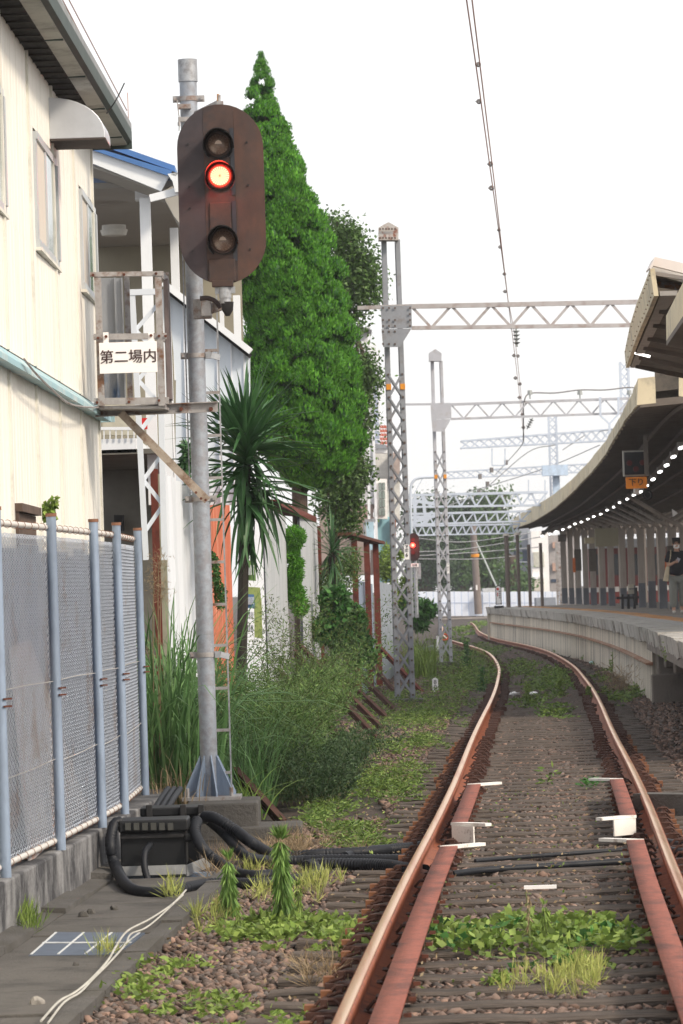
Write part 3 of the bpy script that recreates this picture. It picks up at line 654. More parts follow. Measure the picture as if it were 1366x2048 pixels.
hose(gpts([(612, 1733), (640, 1729), (720, 1729), (780, 1732), (812, 1738), (850, 1742)], .035), .04, 'thickest black hose reaching the left rail nearest the camera')
hose(gpts([(690, 1712), (740, 1700), (800, 1695), (845, 1690)], .03), .028, 'thin black hose disappearing under the left rail behind the others', False)
hose(gpts([(905, 1748), (960, 1741), (1050, 1735), (1150, 1729), (1262, 1722)], .014), .021, 'black ridged hose crossing between the rails, the nearer of two')
hose(gpts([(950, 1722), (1020, 1716), (1130, 1708), (1250, 1700)], .012), .014, 'thinner black ridged hose crossing between the rails, the farther of two')
for y in (1690, 1705):
    hose(gpts([(1322, y-6), (1350, y), (1400, y+4)], .04), .035, 'smooth black hose beyond the right rail at the picture edge, '+('upper one' if y == 1690 else 'lower one'), False)
for k, x in enumerate((310, 322, 334)):
    hose([P(x, 1618, 27.5), P(x+12, 1598, 27.8), P(x+26, 1578, 28.2)], .022, ['leftmost', 'middle', 'rightmost'][k]+' of three black pipe stubs leaning behind the junction boxes', False, 'pipe_stub')
# small things on the track
q = MB(); a, b = G(1048, 1775, -.145), G(1113, 1773, -.145); q.bar(a, b, .035, .02); tag(q.build('white_marker', m_whiteclean), 'short white plastic strip lying across a sleeper between the rails', 'marker')
q = MB(); a, b = G(1282, 1607, -.08), G(1480, 1610, -.08); q.bar(a, b, .2, .16); tag(q.build('timber_beam', m_concd), 'dark timber beam lying across the gravel outside the right rail', 'timber beam')
# ================================================================ CREAM FACTORY BUILDING (left)
KW = .0125; Cn = P(203, 900, 31.2); WX0 = Cn[0]; WD = Cn[1]
def wl(y): return WX0+KW*(y-WD)                 # wall face x at distance y
WN = (1, -KW, 0)
def WLp(px_, py_, out=0.): return PL(px_, py_, (WX0+out, WD, 0), WN)
fb = thing('factory_building', (WX0, WD, GZ), 'cream ribbed-metal building with teal band, windows and deep dark eaves at the left edge', 'building')
ZB, ZT = P(203, 838, 31.2)[2], P(192, 292, 31.2)[2]
jy = [float(WLp(x, 600)[1]) for x in (12, 66, 115, 157, 190)]
sp_ = (jy[-1]-jy[0])/4; joints = [jy[-1]-sp_*k for k in range(9, -1, -1)]
q = MB(); q.prism([(wl(14)-.06, 14, GZ-.2), (WX0-.06, WD, GZ-.2), (WX0-.06, WD, ZT), (wl(14)-.06, 14, ZT)], (-5, 0, 0)); q.build('wall_core', m_siding, fb)
win = []
for (xa, ya, xb, yb, yc) in ((65, 262, 110, 0, 490), (157, 377, 188, 0, 575)):
    p0 = WLp(xa, ya); p1 = WLp(xb, ya); pz = WLp(xa+3, yc); win.append((p0[1], p1[1], pz[2], p0[2]))
w0 = win[0]; win.append((w0[0]-3.75, w0[0]-2.0, w0[2]+.02, w0[3]+.02))
def panel(ya, yb, za, zb_, ribs=9):
    """ribbed sheet between two joints"""
    prof = []; n = ribs; L = yb-ya-.05
    for k in range(n):
        t0 = ya+.025+L*k/n; w = L/n
        prof += [(t0, .0), (t0+w*.8, .0), (t0+w*.86, -.003), (t0+w*.95, -.003)]
    prof.append((yb-.025, 0.)); V = []
    for z in (za, zb_):
        for y, o in prof: V.append((wl(y)+o, y, z))
    m = len(prof); q = MB(); q.add(V, [(i, i+1, m+i+1, m+i) for i in range(m-1)])
    q.build('siding_panel', m_siding, fb)
def holes(ya, yb):
    r = []
    for (a, b, c, d) in win:
        if b > ya+.02 and a < yb-.02: r.append((a, b, c, d))
    return r
m_bat = mat('batten_cream', (.7, .69, .63), .6, 0, .06, 3, c2=(.5, .5, .46), amt=.35, ts=2)
for a, b in zip(joints, joints[1:]):
    panel(a, b, GZ-.1, ZB-.02)
    h = holes(a, b)
    if h:
        za, zb_ = h[0][2], h[0][3]; panel(a, b, ZB+.1, za-.03); panel(a, b, zb_+.03, ZT)
        for (ya_, yb_) in ((a, h[0][0]+.03), (h[0][1]-.03, b)):
            if yb_-ya_ > .12: panel(ya_, yb_, za-.03, zb_+.03, max(2, int((yb_-ya_)/.2)))
    else: panel(a, b, ZB+.1, ZT)
for a in joints:
    q = MB(); q.box((wl(a)+.004, a, (GZ+ZB)/2), (.02, .07, ZB-GZ)); q.box((wl(a)+.004, a, (ZB+.1+ZT)/2), (.02, .07, ZT-ZB-.1)); bt = q.build('batten', m_bat, fb); q = MB(); q.box((wl(a)+.0015, a+.052, (GZ+ZB)/2), (.01, .03, ZB-GZ)); q.box((wl(a)+.0015, a+.052, (ZB+.1+ZT)/2), (.01, .03, ZT-ZB-.1)); q.build('batten_shadow', mat('batten_shadow_grey', (.3, .29, .25), .8), bt)  # grey strip beside each batten is its shadow line, put into colour
m_teal = mat('band_teal', (.3, .47, .52), .6, 0, .08, 3, c2=(.5, .56, .55), amt=.4, ts=1.8)
bp_ = [14.]+joints[-9:]
for a, b in zip(bp_, bp_[1:]):
    q = MB(); y0, y1 = a+.004, b-.004
    q.prism([(wl(y0)-.01, y0, ZB+.1), (wl(y0)+.1, y0, ZB+.0), (wl(y0)+.1, y0, ZB-.035), (wl(y0)-.01, y0, ZB-.02)], (KW*(y1-y0), y1-y0, 0)); q.build('band_flashing', m_teal, fb)
q = MB(); q.box((WX0+.045, WD+.03, ZB+.02), (.13, .03, .09)); q.build('band_end', m_teal, fb)
m_alu = mat('window_alu', (.5, .53, .55), .4, .3, .05, 5)
m_curt = mat('curtain_beige', (.6, .55, .49), .8, 0, .06, 4, stretch=(1, 12, .3))
m_gl = mat('glass_green', (.12, .17, .17), .08, 0, .4, 2.5, c2=(.4, .46, .46), amt=.45, ts=2, spec=.9, stretch=(1, 1, .6))
for (a, b, c, d) in win:
    fr = MB(); w = .05
    for (y0, y1, z0, z1) in ((a, b, d-w, d), (a, b, c, c+w), (a, a+w*2, c+w, d-w), (b-w*2, b, c+w, d-w)):
        ym = (y0+y1)/2; fr.box((wl(ym)-.004, ym, (z0+z1)/2), (.045, y1-y0, z1-z0))
    wf = fr.build('window', m_alu, fb)
    mid = (a+b)/2-.1
    q = MB(); q.box((wl((a+mid)/2)-.0, (a+mid)/2+w, (c+d)/2), (.02, mid-a-w*2, d-c-2*w)); q.build('curtained_pane', m_curt, wf)
    q = MB(); q.box((wl((b+mid)/2)-.004, (b+mid)/2-w, (c+d)/2), (.02, b-mid-w*2, d-c-2*w)); q.build('pane', m_gl, wf)
    q = MB(); q.box((wl(mid)-.002, mid, (c+d)/2), (.034, .09, d-c-2*w)); q.build('sash', m_alu, wf)
    q = MB(); q.box((wl(mid)+.008, (a+b)/2, c-.014), (.045, b-a+.06, .022)); q.build('sill', m_bat, wf)
# eaves
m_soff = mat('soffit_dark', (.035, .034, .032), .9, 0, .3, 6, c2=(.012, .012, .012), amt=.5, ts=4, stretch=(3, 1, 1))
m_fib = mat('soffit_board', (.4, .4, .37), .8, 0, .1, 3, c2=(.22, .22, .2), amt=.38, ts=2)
m_gut = mat('gutter_green', (.045, .065, .06), .6, 0, .2, 6)
e1, e2, e3 = P(230, 291, 31.2)[0]-P(190, 291, 31.2)[0], P(260, 291, 31.2)[0]-P(190, 291, 31.2)[0], P(269, 291, 31.2)[0]-P(190, 291, 31.2)[0]
q = MB(); yA = 12.; Ly = WD-yA
def strip(o0, o1, z0, z1, th): 
    return [(wl(yA)+o0, yA, z0), (wl(yA)+o1, yA, z1), (wl(yA)+o1, yA, z1+th), (wl(yA)+o0, yA, z0+th)], (KW*Ly, Ly, 0)
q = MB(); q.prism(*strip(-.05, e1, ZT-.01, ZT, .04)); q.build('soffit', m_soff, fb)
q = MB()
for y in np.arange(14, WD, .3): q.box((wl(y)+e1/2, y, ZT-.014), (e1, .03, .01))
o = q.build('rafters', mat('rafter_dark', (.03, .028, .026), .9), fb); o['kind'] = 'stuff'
q = MB(); q.prism(*strip(e1+.001, e2, ZT+.0, ZT+.005, .03)); q.build('soffit_board', m_fib, fb)
q = MB()
for y in np.arange(14.2, WD, 1.82): q.box((wl(y)+(e1+e2)/2, y, ZT+.0), (e2-e1, .02, .012))
q.build('board_joint', m_gut, fb)
q = MB(); q.prism(*strip(e2+.001, e3, ZT+.01, ZT+.03, .1)); q.build('gutter', m_gut, fb)
q = MB(); q.prism([(WX0-3, WD+.01, ZT-.02), (WX0+e3, WD+.01, ZT-.02), (WX0+e3, WD+.01, ZT+.12), (WX0-.2, WD+.01, ZT+.5), (WX0-3, WD+.01, ZT+1.2)], (0, .06, 0)); q.build('gable_trim', m_gut, fb)
q = MB(); q.prism([(wl(yA)+e3, yA, ZT+.13), (wl(WD)+e3, WD+.06, ZT+.13), (wl(WD)-4, WD+.06, ZT+1.2), (wl(yA)-4, yA, ZT+1.2)], (0, 0, .05)); q.build('roof', mat('roof_grey', (.25, .26, .27), .7), fb)
q = MB()
for dz, ex in ((.62, .0), (.38, .05)):
    q.tube([(wl(14)+e3+ex, 14, ZT+dz*.6), (wl(WD)+e3-.03, WD, ZT+dz*.45)], .004, 5)
q.bar((WX0+e3-.02, WD, ZT+.1), (WX0+e3-.02, WD, ZT+.42), .006); q.build('roof_wire', mat('copper_wire', (.4, .2, .14), .6), fb)
# vent hood
vh = WLp(97, 195); vy = vh[1]; vb = WLp(97, 275)[2]; hh = vh[2]-vb; vw = .38
q = MB(); prof = [(0, 0), (vw, 0), (vw, .03)]+[(vw*math.cos(t), .03+(hh-.03)*math.sin(t)) for t in np.linspace(.12, math.pi/2, 9)]+[(0, hh)]
q.prism([(wl(vy)+a, vy, vb+b) for a, b in prof], (KW*.55, .55, 0)); vo = q.build('vent_hood', mat('vent_steel', (.6, .62, .66), .35, .5, .08, 5), fb, bevel=.004)
q = MB(); q.box((wl(vy)+vw/2, vy+.27, vb-.008), (vw+.01, .57, .012)); q.build('vent_lip', mat('lip_brown', (.07, .055, .05), .8), vo)
q = MB(); q.tube(smooth([(wl(vy)+vw+.0, vy+.3, vb+.2), (wl(vy)+.45, vy+.3, ZT-.1), (wl(vy)+.5, vy+.5, ZT+.04)]), .005, 5); q.build('wire', m_blackr, fb)
q = MB(); pts = [WLp(48, 718, .12), WLp(70, 745, .13), WLp(100, 775, .13), WLp(140, 808, .13), WLp(190, 815, .13), P(205, 812, 30.6)]; q.tube(smooth(pts), .007, 6); tag(q.build('wall_cable', m_galvr), 'thin grey cable sagging along the teal band of the cream building', 'cable')
q = MB(); y0, y1 = WLp(25, 1010)[1], WLp(70, 1020)[1]; zz = WLp(50, 1020)[2]
q.box((wl((y0+y1)/2)+.02, (y0+y1)/2, zz), (.06, y1-y0, .05)); q.box((wl(y0)+.015, y0+.05, zz-.15), (.04, .08, .26)); q.box((wl((y0+y1)/2)+.006, (y0+y1)/2+.1, zz-.12), (.02, y1-y0-.25, .18)); q.build('low_vent', mat('vent_rusty', (.1, .07, .055), .9, 0, .3, 9), fb)
# ================================================================ WHITE APARTMENT HOUSE WITH BLUE ROOF
hb = thing('apartment_house', P(260, 1100, 42), 'white house with blue roof edge, open landing and stair panels behind the cream building', 'house')
m_hw = mat('house_white', (.74, .77, .8), .6, 0, .04, 2)
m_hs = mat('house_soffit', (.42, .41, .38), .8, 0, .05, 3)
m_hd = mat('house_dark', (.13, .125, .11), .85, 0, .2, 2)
m_blue = mat('roof_blue', (.07, .17, .4), .45, 0, .08, 4)
DHs = 40.
def hp(pts, d, th, nm, m, par=hb, **k):
    q = MB(); q.px(pts, d, th); return q.build(nm, m, par, **k)
hp([(120, 268), (188, 300), (322, 345), (338, 352), (322, 382), (188, 328), (120, 310)], DHs, .08, 'bargeboard', m_hw)
hp([(120, 262), (188, 294), (350, 343), (350, 352), (338, 352), (188, 301), (120, 270)], DHs-.05, .3, 'roof_edge', m_blue)
q = MB(); a, b, c_, d_ = P(120, 262, DHs), P(350, 343, DHs), P(350, 343, DHs)+[0, 8, 0], P(120, 262, DHs)+[0, 8, 0]; q.prism([a, b, c_, d_], (0, 0, .06)); q.build('roof', m_blue, hb)
hp([(344, 342), (356, 346), (352, 352), (342, 350)], DHs-.1, .1, 'ridge_tip', m_blackr)
# soffit and ceiling: real planes going back
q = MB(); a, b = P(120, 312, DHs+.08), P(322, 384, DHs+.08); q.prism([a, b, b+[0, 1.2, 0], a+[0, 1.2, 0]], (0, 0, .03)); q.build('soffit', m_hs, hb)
zc = P(250, 376, DHs+1.2)[2]; xl, xr = P(80, 400, DHs)[0], P(440, 400, DHs)[0]
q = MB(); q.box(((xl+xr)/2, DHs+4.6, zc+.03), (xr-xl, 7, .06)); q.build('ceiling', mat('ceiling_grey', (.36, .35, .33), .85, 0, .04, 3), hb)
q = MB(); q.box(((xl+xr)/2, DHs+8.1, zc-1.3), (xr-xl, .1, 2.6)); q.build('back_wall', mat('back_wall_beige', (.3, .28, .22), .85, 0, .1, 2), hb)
hp([(270, 372), (300, 382), (300, 397), (270, 400)], DHs+1.1, .2, 'beam', m_hw)
q = MB(); c = P(228, 460, DHs+2.6); q.tube([c+[0, 0, .05], c+[0, 0, -.0]], .13, 24); q.tube([c, c-[0, 0, .06]], [.15, .13], 24); q.build('ceiling_lamp', mat('lamp_dull', (.55, .54, .5), .6), hb)
def post(x0, y0, x1, y1, d, nm='post', m=m_hw, th=.12):
    q = MB(); q.rect(x0, y0, x1, y1, d, th); return q.build(nm, m, hb)
post(288, 395, 309, 1010, DHs+.3); post(344, 455, 360, 760, DHs+2.2); post(472, 590, 486, 1000, DHs+2.5); post(440, 600, 448, 700, DHs+3)
# downpipe and gutter
q = MB(); q.bar(P(300, 397, DHs), P(362, 381, DHs), .06, .075); q.build('downpipe', m_hw, hb)
q = MB(); q.px([(335, 348), (362, 343), (370, 346), (370, 362), (345, 362)], DHs-.1, .3); q.px([(345, 362), (368, 362), (366, 384), (350, 384)], DHs-.1, .2); q.build('gutter', m_hw, hb)
hp([(322, 384), (345, 372), (362, 400), (362, 450), (348, 432)], DHs+.5, 1.5, 'eave_return', m_hs)
# upper landing: slab, rail, sloped stair parapet
q = MB(); a = P(150, 880, DHs); b = P(272, 880, DHs); z1 = P(230, 906, DHs)[2]; q.box(((a[0]+b[0])/2, DHs+1.5, (a[2]+z1)/2), (b[0]-a[0], 3, a[2]-z1)); q.build('landing_slab', m_hw, hb)
q = MB()
q.bar(P(150, 857, DHs), P(272, 857, DHs), .03)
for x in np.arange(160, 270, 12): q.bar(P(x, 857, DHs), P(x, 880, DHs), .012)
q.build('railing', m_hw, hb)
hp([(205, 870), (270, 870), (270, 800), (205, 800)], DHs+4, .1, 'landing_wall', mat('wall_cream_far', (.55, .52, .42), .8), hb)
q = MB(); q.px([(335, 572), (345, 578), (500, 706), (500, 1010), (350, 1010), (352, 760)], DHs-1.2, .1); q.build('stair_panel', mat('stair_panel_blue', (.62, .68, .75), .45, 0, .06, 3, stretch=(2, 1, .3)), hb)
q = MB()
for x in (345, 372, 410, 438, 466, 492): 
    yt = 578+(x-345)*.826; q.rect(x-1.5, yt, x+1.5, 1005, DHs-1.23, .03)
q.build('panel_joint', m_white, hb)
q = MB(); q.rect(322, 578, 342, 1010, DHs-1.25, .1); q.build('corner_post', m_hw, hb)
q = MB(); q.bar(P(326, 566, DHs-1.3), P(502, 704, DHs-1.3), .16, .06); q.build('handrail', m_hw, hb)
q = MB(); q.bar(P(330, 578, DHs-1.26), P(502, 713, DHs-1.26), .1, .04); q.build('rail_shadow_gap', m_blackr, hb)
# lower level: dark open passage
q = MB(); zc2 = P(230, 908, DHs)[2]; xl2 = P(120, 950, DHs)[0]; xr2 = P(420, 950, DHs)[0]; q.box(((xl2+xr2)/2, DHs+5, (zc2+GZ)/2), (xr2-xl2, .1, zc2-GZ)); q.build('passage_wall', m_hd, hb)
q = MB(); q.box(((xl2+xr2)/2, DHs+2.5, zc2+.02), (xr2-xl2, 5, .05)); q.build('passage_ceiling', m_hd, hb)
hp([(228, 1030), (248, 1030), (248, 1062), (228, 1062)], DHs+4.8, .08, 'wall_box', m_blackr)
q = MB(); q.rect(282, 836, 294, 858, DHs+.1, .1); fe = q.build('fire_extinguisher', mat('red_paint', (.5, .02, .02), .4), smooth=False); tag(fe, 'small red extinguisher box on the white post of the house landing', 'extinguisher')
# ================================================================ WHITE LACED MAST (behind the box frame)
wm = thing('laced_mast', P(300, 1120, 33), 'slim white laced steel mast rising behind the sign frame', 'mast')
DM = 33.
m_mast = mat('mast_white', (.68, .73, .8), .5, 0, .05, 3)
def seg(y0, y1, f):    # interpolates the two legs
    return [(f(y0)), (f(y1))]
lf = lambda y: 259+(y-580)*.052; rf = lambda y: 322+(y-580)*.028
q = MB(); q.bar(P(lf(580)+5, 580, DM), P(lf(1120)+5, 1120, DM), .048, .03, up=(0, 1, 0)); q.build('leg', m_mast, wm)
q = MB(); q.bar(P(rf(580)-5, 580, DM), P(rf(1000)-5, 1120, DM), .048, .03, up=(0, 1, 0)); q.build('leg', m_mast, wm)
q = MB(); q.bar(P(259, 585, DM), P(322, 583, DM), .05, .04, up=(0, 1, 0)); q.build('head_bar', m_mast, wm)
ys_ = list(range(610, 1110, 50)); sd_ = 1
for a, b in zip(ys_, ys_[1:]):
    q = MB(); x0, x1 = (lf(a)+8, rf(b)-8) if sd_ < 0 else (rf(a)-8, lf(b)+8); q.bar(P(x0, a, DM+.02), P(x1, b, DM+.02), .034, .012, up=(0, 1, 0)); q.build('lacing_bar', m_mast, wm); sd_ = -sd_
# ================================================================ LINE OF SHEET FENCES AND POSTS
def wseg(x0, d0, x1, d1, yt0, yt1, zb_, m, nm, label, cat='fence panel', ribs=0, th=.03, group=None, parent=None):
    a, b = P(x0, yt0, d0), P(x1, yt1, d1); n = max(1, ribs)
    q = MB(); V = []; F = []
    N = n*4 if ribs else 1
    e = (b-a)/N; nn_ = np.array([e[1], -e[0], 0]); nn_ = nn_/np.linalg.norm(nn_)
    for i in range(N+1):
        o = 0 if not ribs else (.014 if i % 4 in (0, 1) else -.014)
        p = a+e*i+nn_*o; V += [p, [p[0], p[1], zb_]]
    F = [(2*i, 2*i+1, 2*i+3, 2*i+2) for i in range(N)]
    q.add(V, F); V2 = [np.array(v, float)-nn_*th for v in V]; q.add(V2, [tuple(reversed(f)) for f in F]); m0 = len(V)
    q.f += [(2*i, 2*i+2, m0+2*i+2, m0+2*i) for i in range(N)]+[(0, m0, m0+1, 1), (2*N, 2*N+1, m0+2*N+1, m0+2*N)]
    o = q.build(nm, m, parent, smooth=False)
    if label: tag(o, label, cat, group)
    return o
def hpost(x0, x1, yt, d, zb_, m, label, nm='steel_post', cat='post', th=.14):
    q = MB(); a, b = P(x0, yt, d), P(x1, yt, d); cx_ = (a[0]+b[0])/2; w = b[0]-a[0]; h = a[2]-zb_
    q.box((cx_, d, zb_+h/2), (w, .014, h)); q.box((cx_, d+th, zb_+h/2), (w, .014, h)); q.box((cx_, d+th/2, zb_+h/2), (.014, th-.016, h))
    return tag(q.build(nm, m), label, cat)
hpost(300, 315, 938, 33.6, -.3, m_rustpost, 'dark red rusty steel post left of the white corrugated sheet')
hpost(315, 327, 948, 33.7, -.3, mat('post_lichen', (.3, .3, .24), .8, 0, .2, 5, c2=(.18, .19, .12), amt=.4), 'grey-green weathered post right beside the first dark red post')
m_wsh = mat('sheet_white', (.7, .74, .8), .55, 0, .05, 2, c2=(.52, .54, .58), amt=.34, ts=2, stretch=(3, 3, .3))
wseg(327, 34, 398, 37.5, 943, 990, .45, m_wsh, 'white_sheet', 'white corrugated sheet fence panel behind the grey signal pole', ribs=5)
m_orange = mat('sheet_orange', (.5, .13, .06), .6, 0, .1, 3, c2=(.62, .3, .2), amt=.36, ts=3, stretch=(3, 3, .3))
wseg(398, 38, 456, 42, 972, 986, .4, m_orange, 'orange_sheet', 'faded orange corrugated sheet panel right of the grey signal pole', ribs=4)
m_adv = mat('sign_sheet_white', (.74, .77, .83), .5, 0, .05, 3)
adv = thing('advert_sign', P(502, 1240, 46), 'white advertising sheet with green logo patch, olive band and blue block beside the yucca trunk', 'sign')
wseg(478, 45.5, 524, 47.5, 1020, 1035, .3, m_adv, 'sheet', None, parent=adv)
def dec(x0, y0, x1, y1, m, nm, k):
    q = MB(); q.px([(x0, y0), (x1, y0+2), (x1+2, y1+2), (x0+1, y1)], 45.3-k*.02, .01); return q.build(nm, m, adv)
m_og = mat('print_olive', (.3, .37, .13), .6, 0, .1, 5); m_ob = mat('print_blue', (.08, .17, .36), .6, 0, .1, 5)
dec(489, 1120, 510, 1160, mat('print_green', (.14, .25, .08), .6), 'logo_patch', 0); dec(479, 1173, 520, 1196, m_og, 'olive_band', 0); dec(508, 1196, 523, 1275, m_og, 'olive_band', 0); dec(480, 1187, 508, 1215, m_ob, 'blue_block', 1)
q = MB()
for x in (492, 497, 501, 506): q.px([(x, 1130), (x+2, 1130), (x+2, 1150), (x, 1150)], 45.26, .01)
for x in np.arange(496, 507, 2.6): q.px([(x, 1194), (x+1.2, 1194), (x+1.2, 1209), (x, 1209)], 45.25, .01)
q.build('pale_lettering', m_adv, adv)
q = MB()
for yy in (1224, 1250):
    for x in np.arange(483, 507, 3.1): q.px([(x, yy), (x+1.6, yy), (x+1.6, yy+13+(x % 3)*2), (x, yy+14)], 45.27, .01)
q.build('dark_lettering', mat('print_ink', (.09, .1, .15), .6), adv)
hpost(516, 526, 1010, 47.8, -.3, mat('post_black', (.05, .055, .07), .7), 'black square post between the advertising sheet and the first grey panel')
m_gsh = mat('panel_grey', (.48, .5, .53), .7, 0, .08, 2, c2=(.3, .34, .36), amt=.42, ts=2, stretch=(4, 4, .25))
wseg(526, 49, 571, 54, 1012, 1034, .25, m_gsh, 'fence_sheet', 'wide plain grey fence panel stained with dark streaks, left of the topiary ball')
wseg(598, 57, 634, 61, 1033, 1046, .55, m_gsh, 'fence_sheet', 'narrow grey fence panel right of the topiary ball')
q = MB(); q.prism([P(563, 1012, 52), P(600, 1030, 56), P(633, 1046, 61), P(633, 1034, 61), P(596, 1018, 56), P(560, 1000, 52)], (0, .3, 0)); q.prism([P(560, 1000, 52), P(560, 1003, 52), P(633, 1037, 61), P(633, 1034, 61)], (-.8, .4, 0.1)); tag(q.build('shed_eave', m_rustpost), 'rusty sloping eave on top of the two grey panels', 'eave')
for x0, x1, yt, d, m, lb in ((594, 599, 1030, 56.8, 'post_black', 'slim black post on the left edge of the narrow grey panel'),
    (628, 641, 1052, 62, None, 'rusty post right of the narrow grey panel, leaves climbing it'), (702, 714, 1077, 67, None, 'leftmost of the three bare dark red posts before the tiled house'),
    (727, 739, 1083, 70.5, None, 'middle of the three bare dark red posts before the tiled house'), (745, 757, 1088, 74, None, 'rightmost of the three bare dark red posts before the tiled house')):
    hpost(x0, x1, yt, d, -.4, MATS[m] if m else m_rustpost, lb)
q = MB(); q.bar(P(690, 1068, 65), P(757, 1086, 74.5), .25, .05); tag(q.build('capping_rail', m_rust), 'thin rusty capping rail resting on the three dark red posts', 'rail')
wseg(715, 69, 745, 73, 1160, 1168, -.4, m_post, 'back_sheet', 'blue-grey sheet standing behind the three dark red posts', 'sheet')
wseg(757, 76, 792, 86, 1163, 1172, -.4, mat('sheet_galv', (.38, .43, .5), .5, .3, .12, 3, c2=(.25, .29, .33), amt=.4), 'galvanised_sheet', 'curved galvanised sheet fence left of the near lattice mast', ribs=7)
# struts: old rails propped from the wall down to the gravel
stl = ((777, 1466, 600, 1288), (763, 1482, 590, 1300), (790, 1447, 650, 1315), (795, 1422, 690, 1318), (800, 1392, 700, 1275), (848, 1386, 753, 1285), (722, 1516, 560, 1340), (700, 1545, 540, 1380), (567, 1640, 470, 1535))
nms = ('long rusty strut ending in front of the near lattice mast', 'lowest of the long rusty struts reaching the gravel left of the track', 'thin rusty strut just above the two longest ones', 'rusty strut ending at the foot of the near lattice mast', 'rusty strut passing behind the leg of the near lattice mast', 'red-brown strut from the rightmost post to beyond the lattice mast', 'short rusty strut half hidden in the feathery shrub', 'rusty strut buried in the feathery shrub, only its foot bare', 'rusty strut leaning down beside the concrete pole footing')
for (x, y, x2, y2), nm in zip(stl, nms):
    g = G(x, y, GZ-.03); d = g[1]; t = P(x2, y2, d*(1.02)); q = MB(); q.bar(g, t, .06, .012); q.bar(g-[0, 0, .035], t-[0, 0, .035], .014, .07); q.bar(g-[0, 0, .07], t-[0, 0, .07], .04, .014)
    tag(q.build('rail_strut', m_rustpost if '753' in str(x2) else mat('rust_strut', (.07, .032, .024), .8, 0, .25, 10)), nm, 'strut')
# ================================================================ PLATFORM
ZP = .8
pf = thing('station_platform', (pex(70)+2, 70, ZP), 'long curved concrete station platform with stained side wall and crumbling edge', 'platform')
m_pw = mat('platform_wall', (.52, .47, .39), .85, 0, .12, 1.2, c2=(.2, .185, .165), amt=.4, ts=.9, stretch=(2.5, 2.5, .25), bump=.3, bs=8)
m_edge = mat('platform_edge', (.4, .38, .35), .9, 0, .2, 3, c2=(.15, .145, .135), amt=.33, ts=2, bump=.6, bs=14)
m_top = mat('platform_top', (.3, .27, .24), .9, 0, .12, 1, c2=(.21, .19, .17), amt=.45, ts=.7)
m_tile = mat('platform_tiles', (.42, .41, .4), .8, 0, .15, 8, c2=(.28, .27, .26), amt=.45, ts=3)
m_tac = mat('tactile_orange', (.55, .3, .14), .8, 0, .12, 4, c2=(.4, .26, .16), amt=.4, ts=1)
ys = np.arange(38, 137, 1.)
def ribbon(o0, o1, z, nm, m, y0=38, y1=137, z1=None):
    yy = np.arange(y0, y1+.1, 1.); V = []
    for y in yy: V += [PF(y, o0, z), PF(y, o1, z1 if z1 is not None else z)]
    n = len(yy); F = [(2*i, 2*i+1, 2*i+3, 2*i+2) for i in range(n-1)]
    return npmesh(nm, V, F, m, pf)
ribbon(1.4, 14, ZP, 'deck', m_top); ribbon(.02, 1.0, ZP+.001, 'tile_strip', m_tile)
V = []; 
q = MB()
for y in np.arange(38, 137, .6):
    z = ZP+.01+rng.normal()*.004; a, b, c, d = PF(y+.01, .98, z), PF(y+.01, 1.42, z), PF(y+.59, 1.42, z), PF(y+.59, .98, z)
    q = MB(); q.prism([a, b, c, d], (0, 0, -.03)); q.build('tactile_slab', m_tac, pf)
for y in np.arange(38, 137, 1.25):     # edge slabs, uneven and chipped
    z = ZP+.008+rng.normal()*.004; o = rng.normal()*.01; n = 5; top = []; bot = []
    yy = np.linspace(y+.01, y+1.24, n)
    for t in yy:
        k = rng.random()*.03; top.append((PF(t, -.02+o+rng.normal()*.006, z))); bot.append(PF(t, -.0+o+k, z-.2-rng.random()*.035))
    q = MB(); V = top+bot+[PF(t, .62, z) for t in yy]+[PF(t, .62, z-.2) for t in yy]
    F = [(i, i+1, 2*n+i+1, 2*n+i) for i in range(n-1)]+[(n+i+1, n+i, 3*n+i, 3*n+i+1) for i in range(n-1)]+[(i+1, i, n+i, n+i+1) for i in range(n-1)]
    F += [(0, 2*n, 3*n, n), (n-1, 2*n-1, 4*n-1, 3*n-1)]
    q.add(V, F); q.build('edge_slab', m_edge, pf)
yc = 58.0      # wall starts here; nearer the slab stands on piers
yw = np.arange(yc, 137.3, 4.0)
for a, b in zip(yw, list(yw[1:])+[137.]):
    q = MB(); ts = np.linspace(a+.015, b-.005, 5); V = [PF(t, .1, ZP-.1) for t in ts]+[PF(t, .07, GZ-.3+zt(t)) for t in ts]; V += [v+[.3, 0, 0] for v in V]
    F = [(i+1, i, 5+i, 6+i) for i in range(4)]+[(0, 10, 15, 5), (4, 9, 19, 14)]+[(10+i, 11+i, 16+i, 15+i) for i in range(4)]; q.add(V, F); q.build('wall_panel', m_pw, pf)
q = MB(); V = []
for y in np.arange(yc, 137, 1.): V += [PF(y, .1, .3), PF(y, .0, .29), PF(y, .0, .26), PF(y, .1, .25)]
n = len(V)//4; q.add(V, [(i*4+k, i*4+4+k, i*4+4+(k+1) % 4, i*4+(k+1) % 4) for i in range(n-1) for k in range(4)]+[(0, 1, 2, 3)]); q.build('ledge', mat('ledge_rust', (.25, .13, .08), .9, 0, .25, 4, c2=(.33, .28, .22), amt=.4), pf)
q = MB(); q.prism([PF(136.9, 0, ZP-.05), PF(136.9, 14, ZP-.05), PF(136.9, 14, -.8), PF(136.9, 0, -.8)], (0, .3, 0)); q.build('end_wall', m_pw, pf)
m_pier = mat('pier_concrete', (.2, .175, .155), .9, 0, .15, 2, c2=(.12, .105, .095), amt=.4, ts=2, stretch=(1, 1, .4))
q = MB(); c = PF(yc, .55, 0); q.box((c[0]+.1, yc-.15, (ZP-.12+GZ-.3)/2), (1.0, .3, ZP-.12-GZ+.3)); q.build('return_wall', m_pier, pf, bevel=.02)
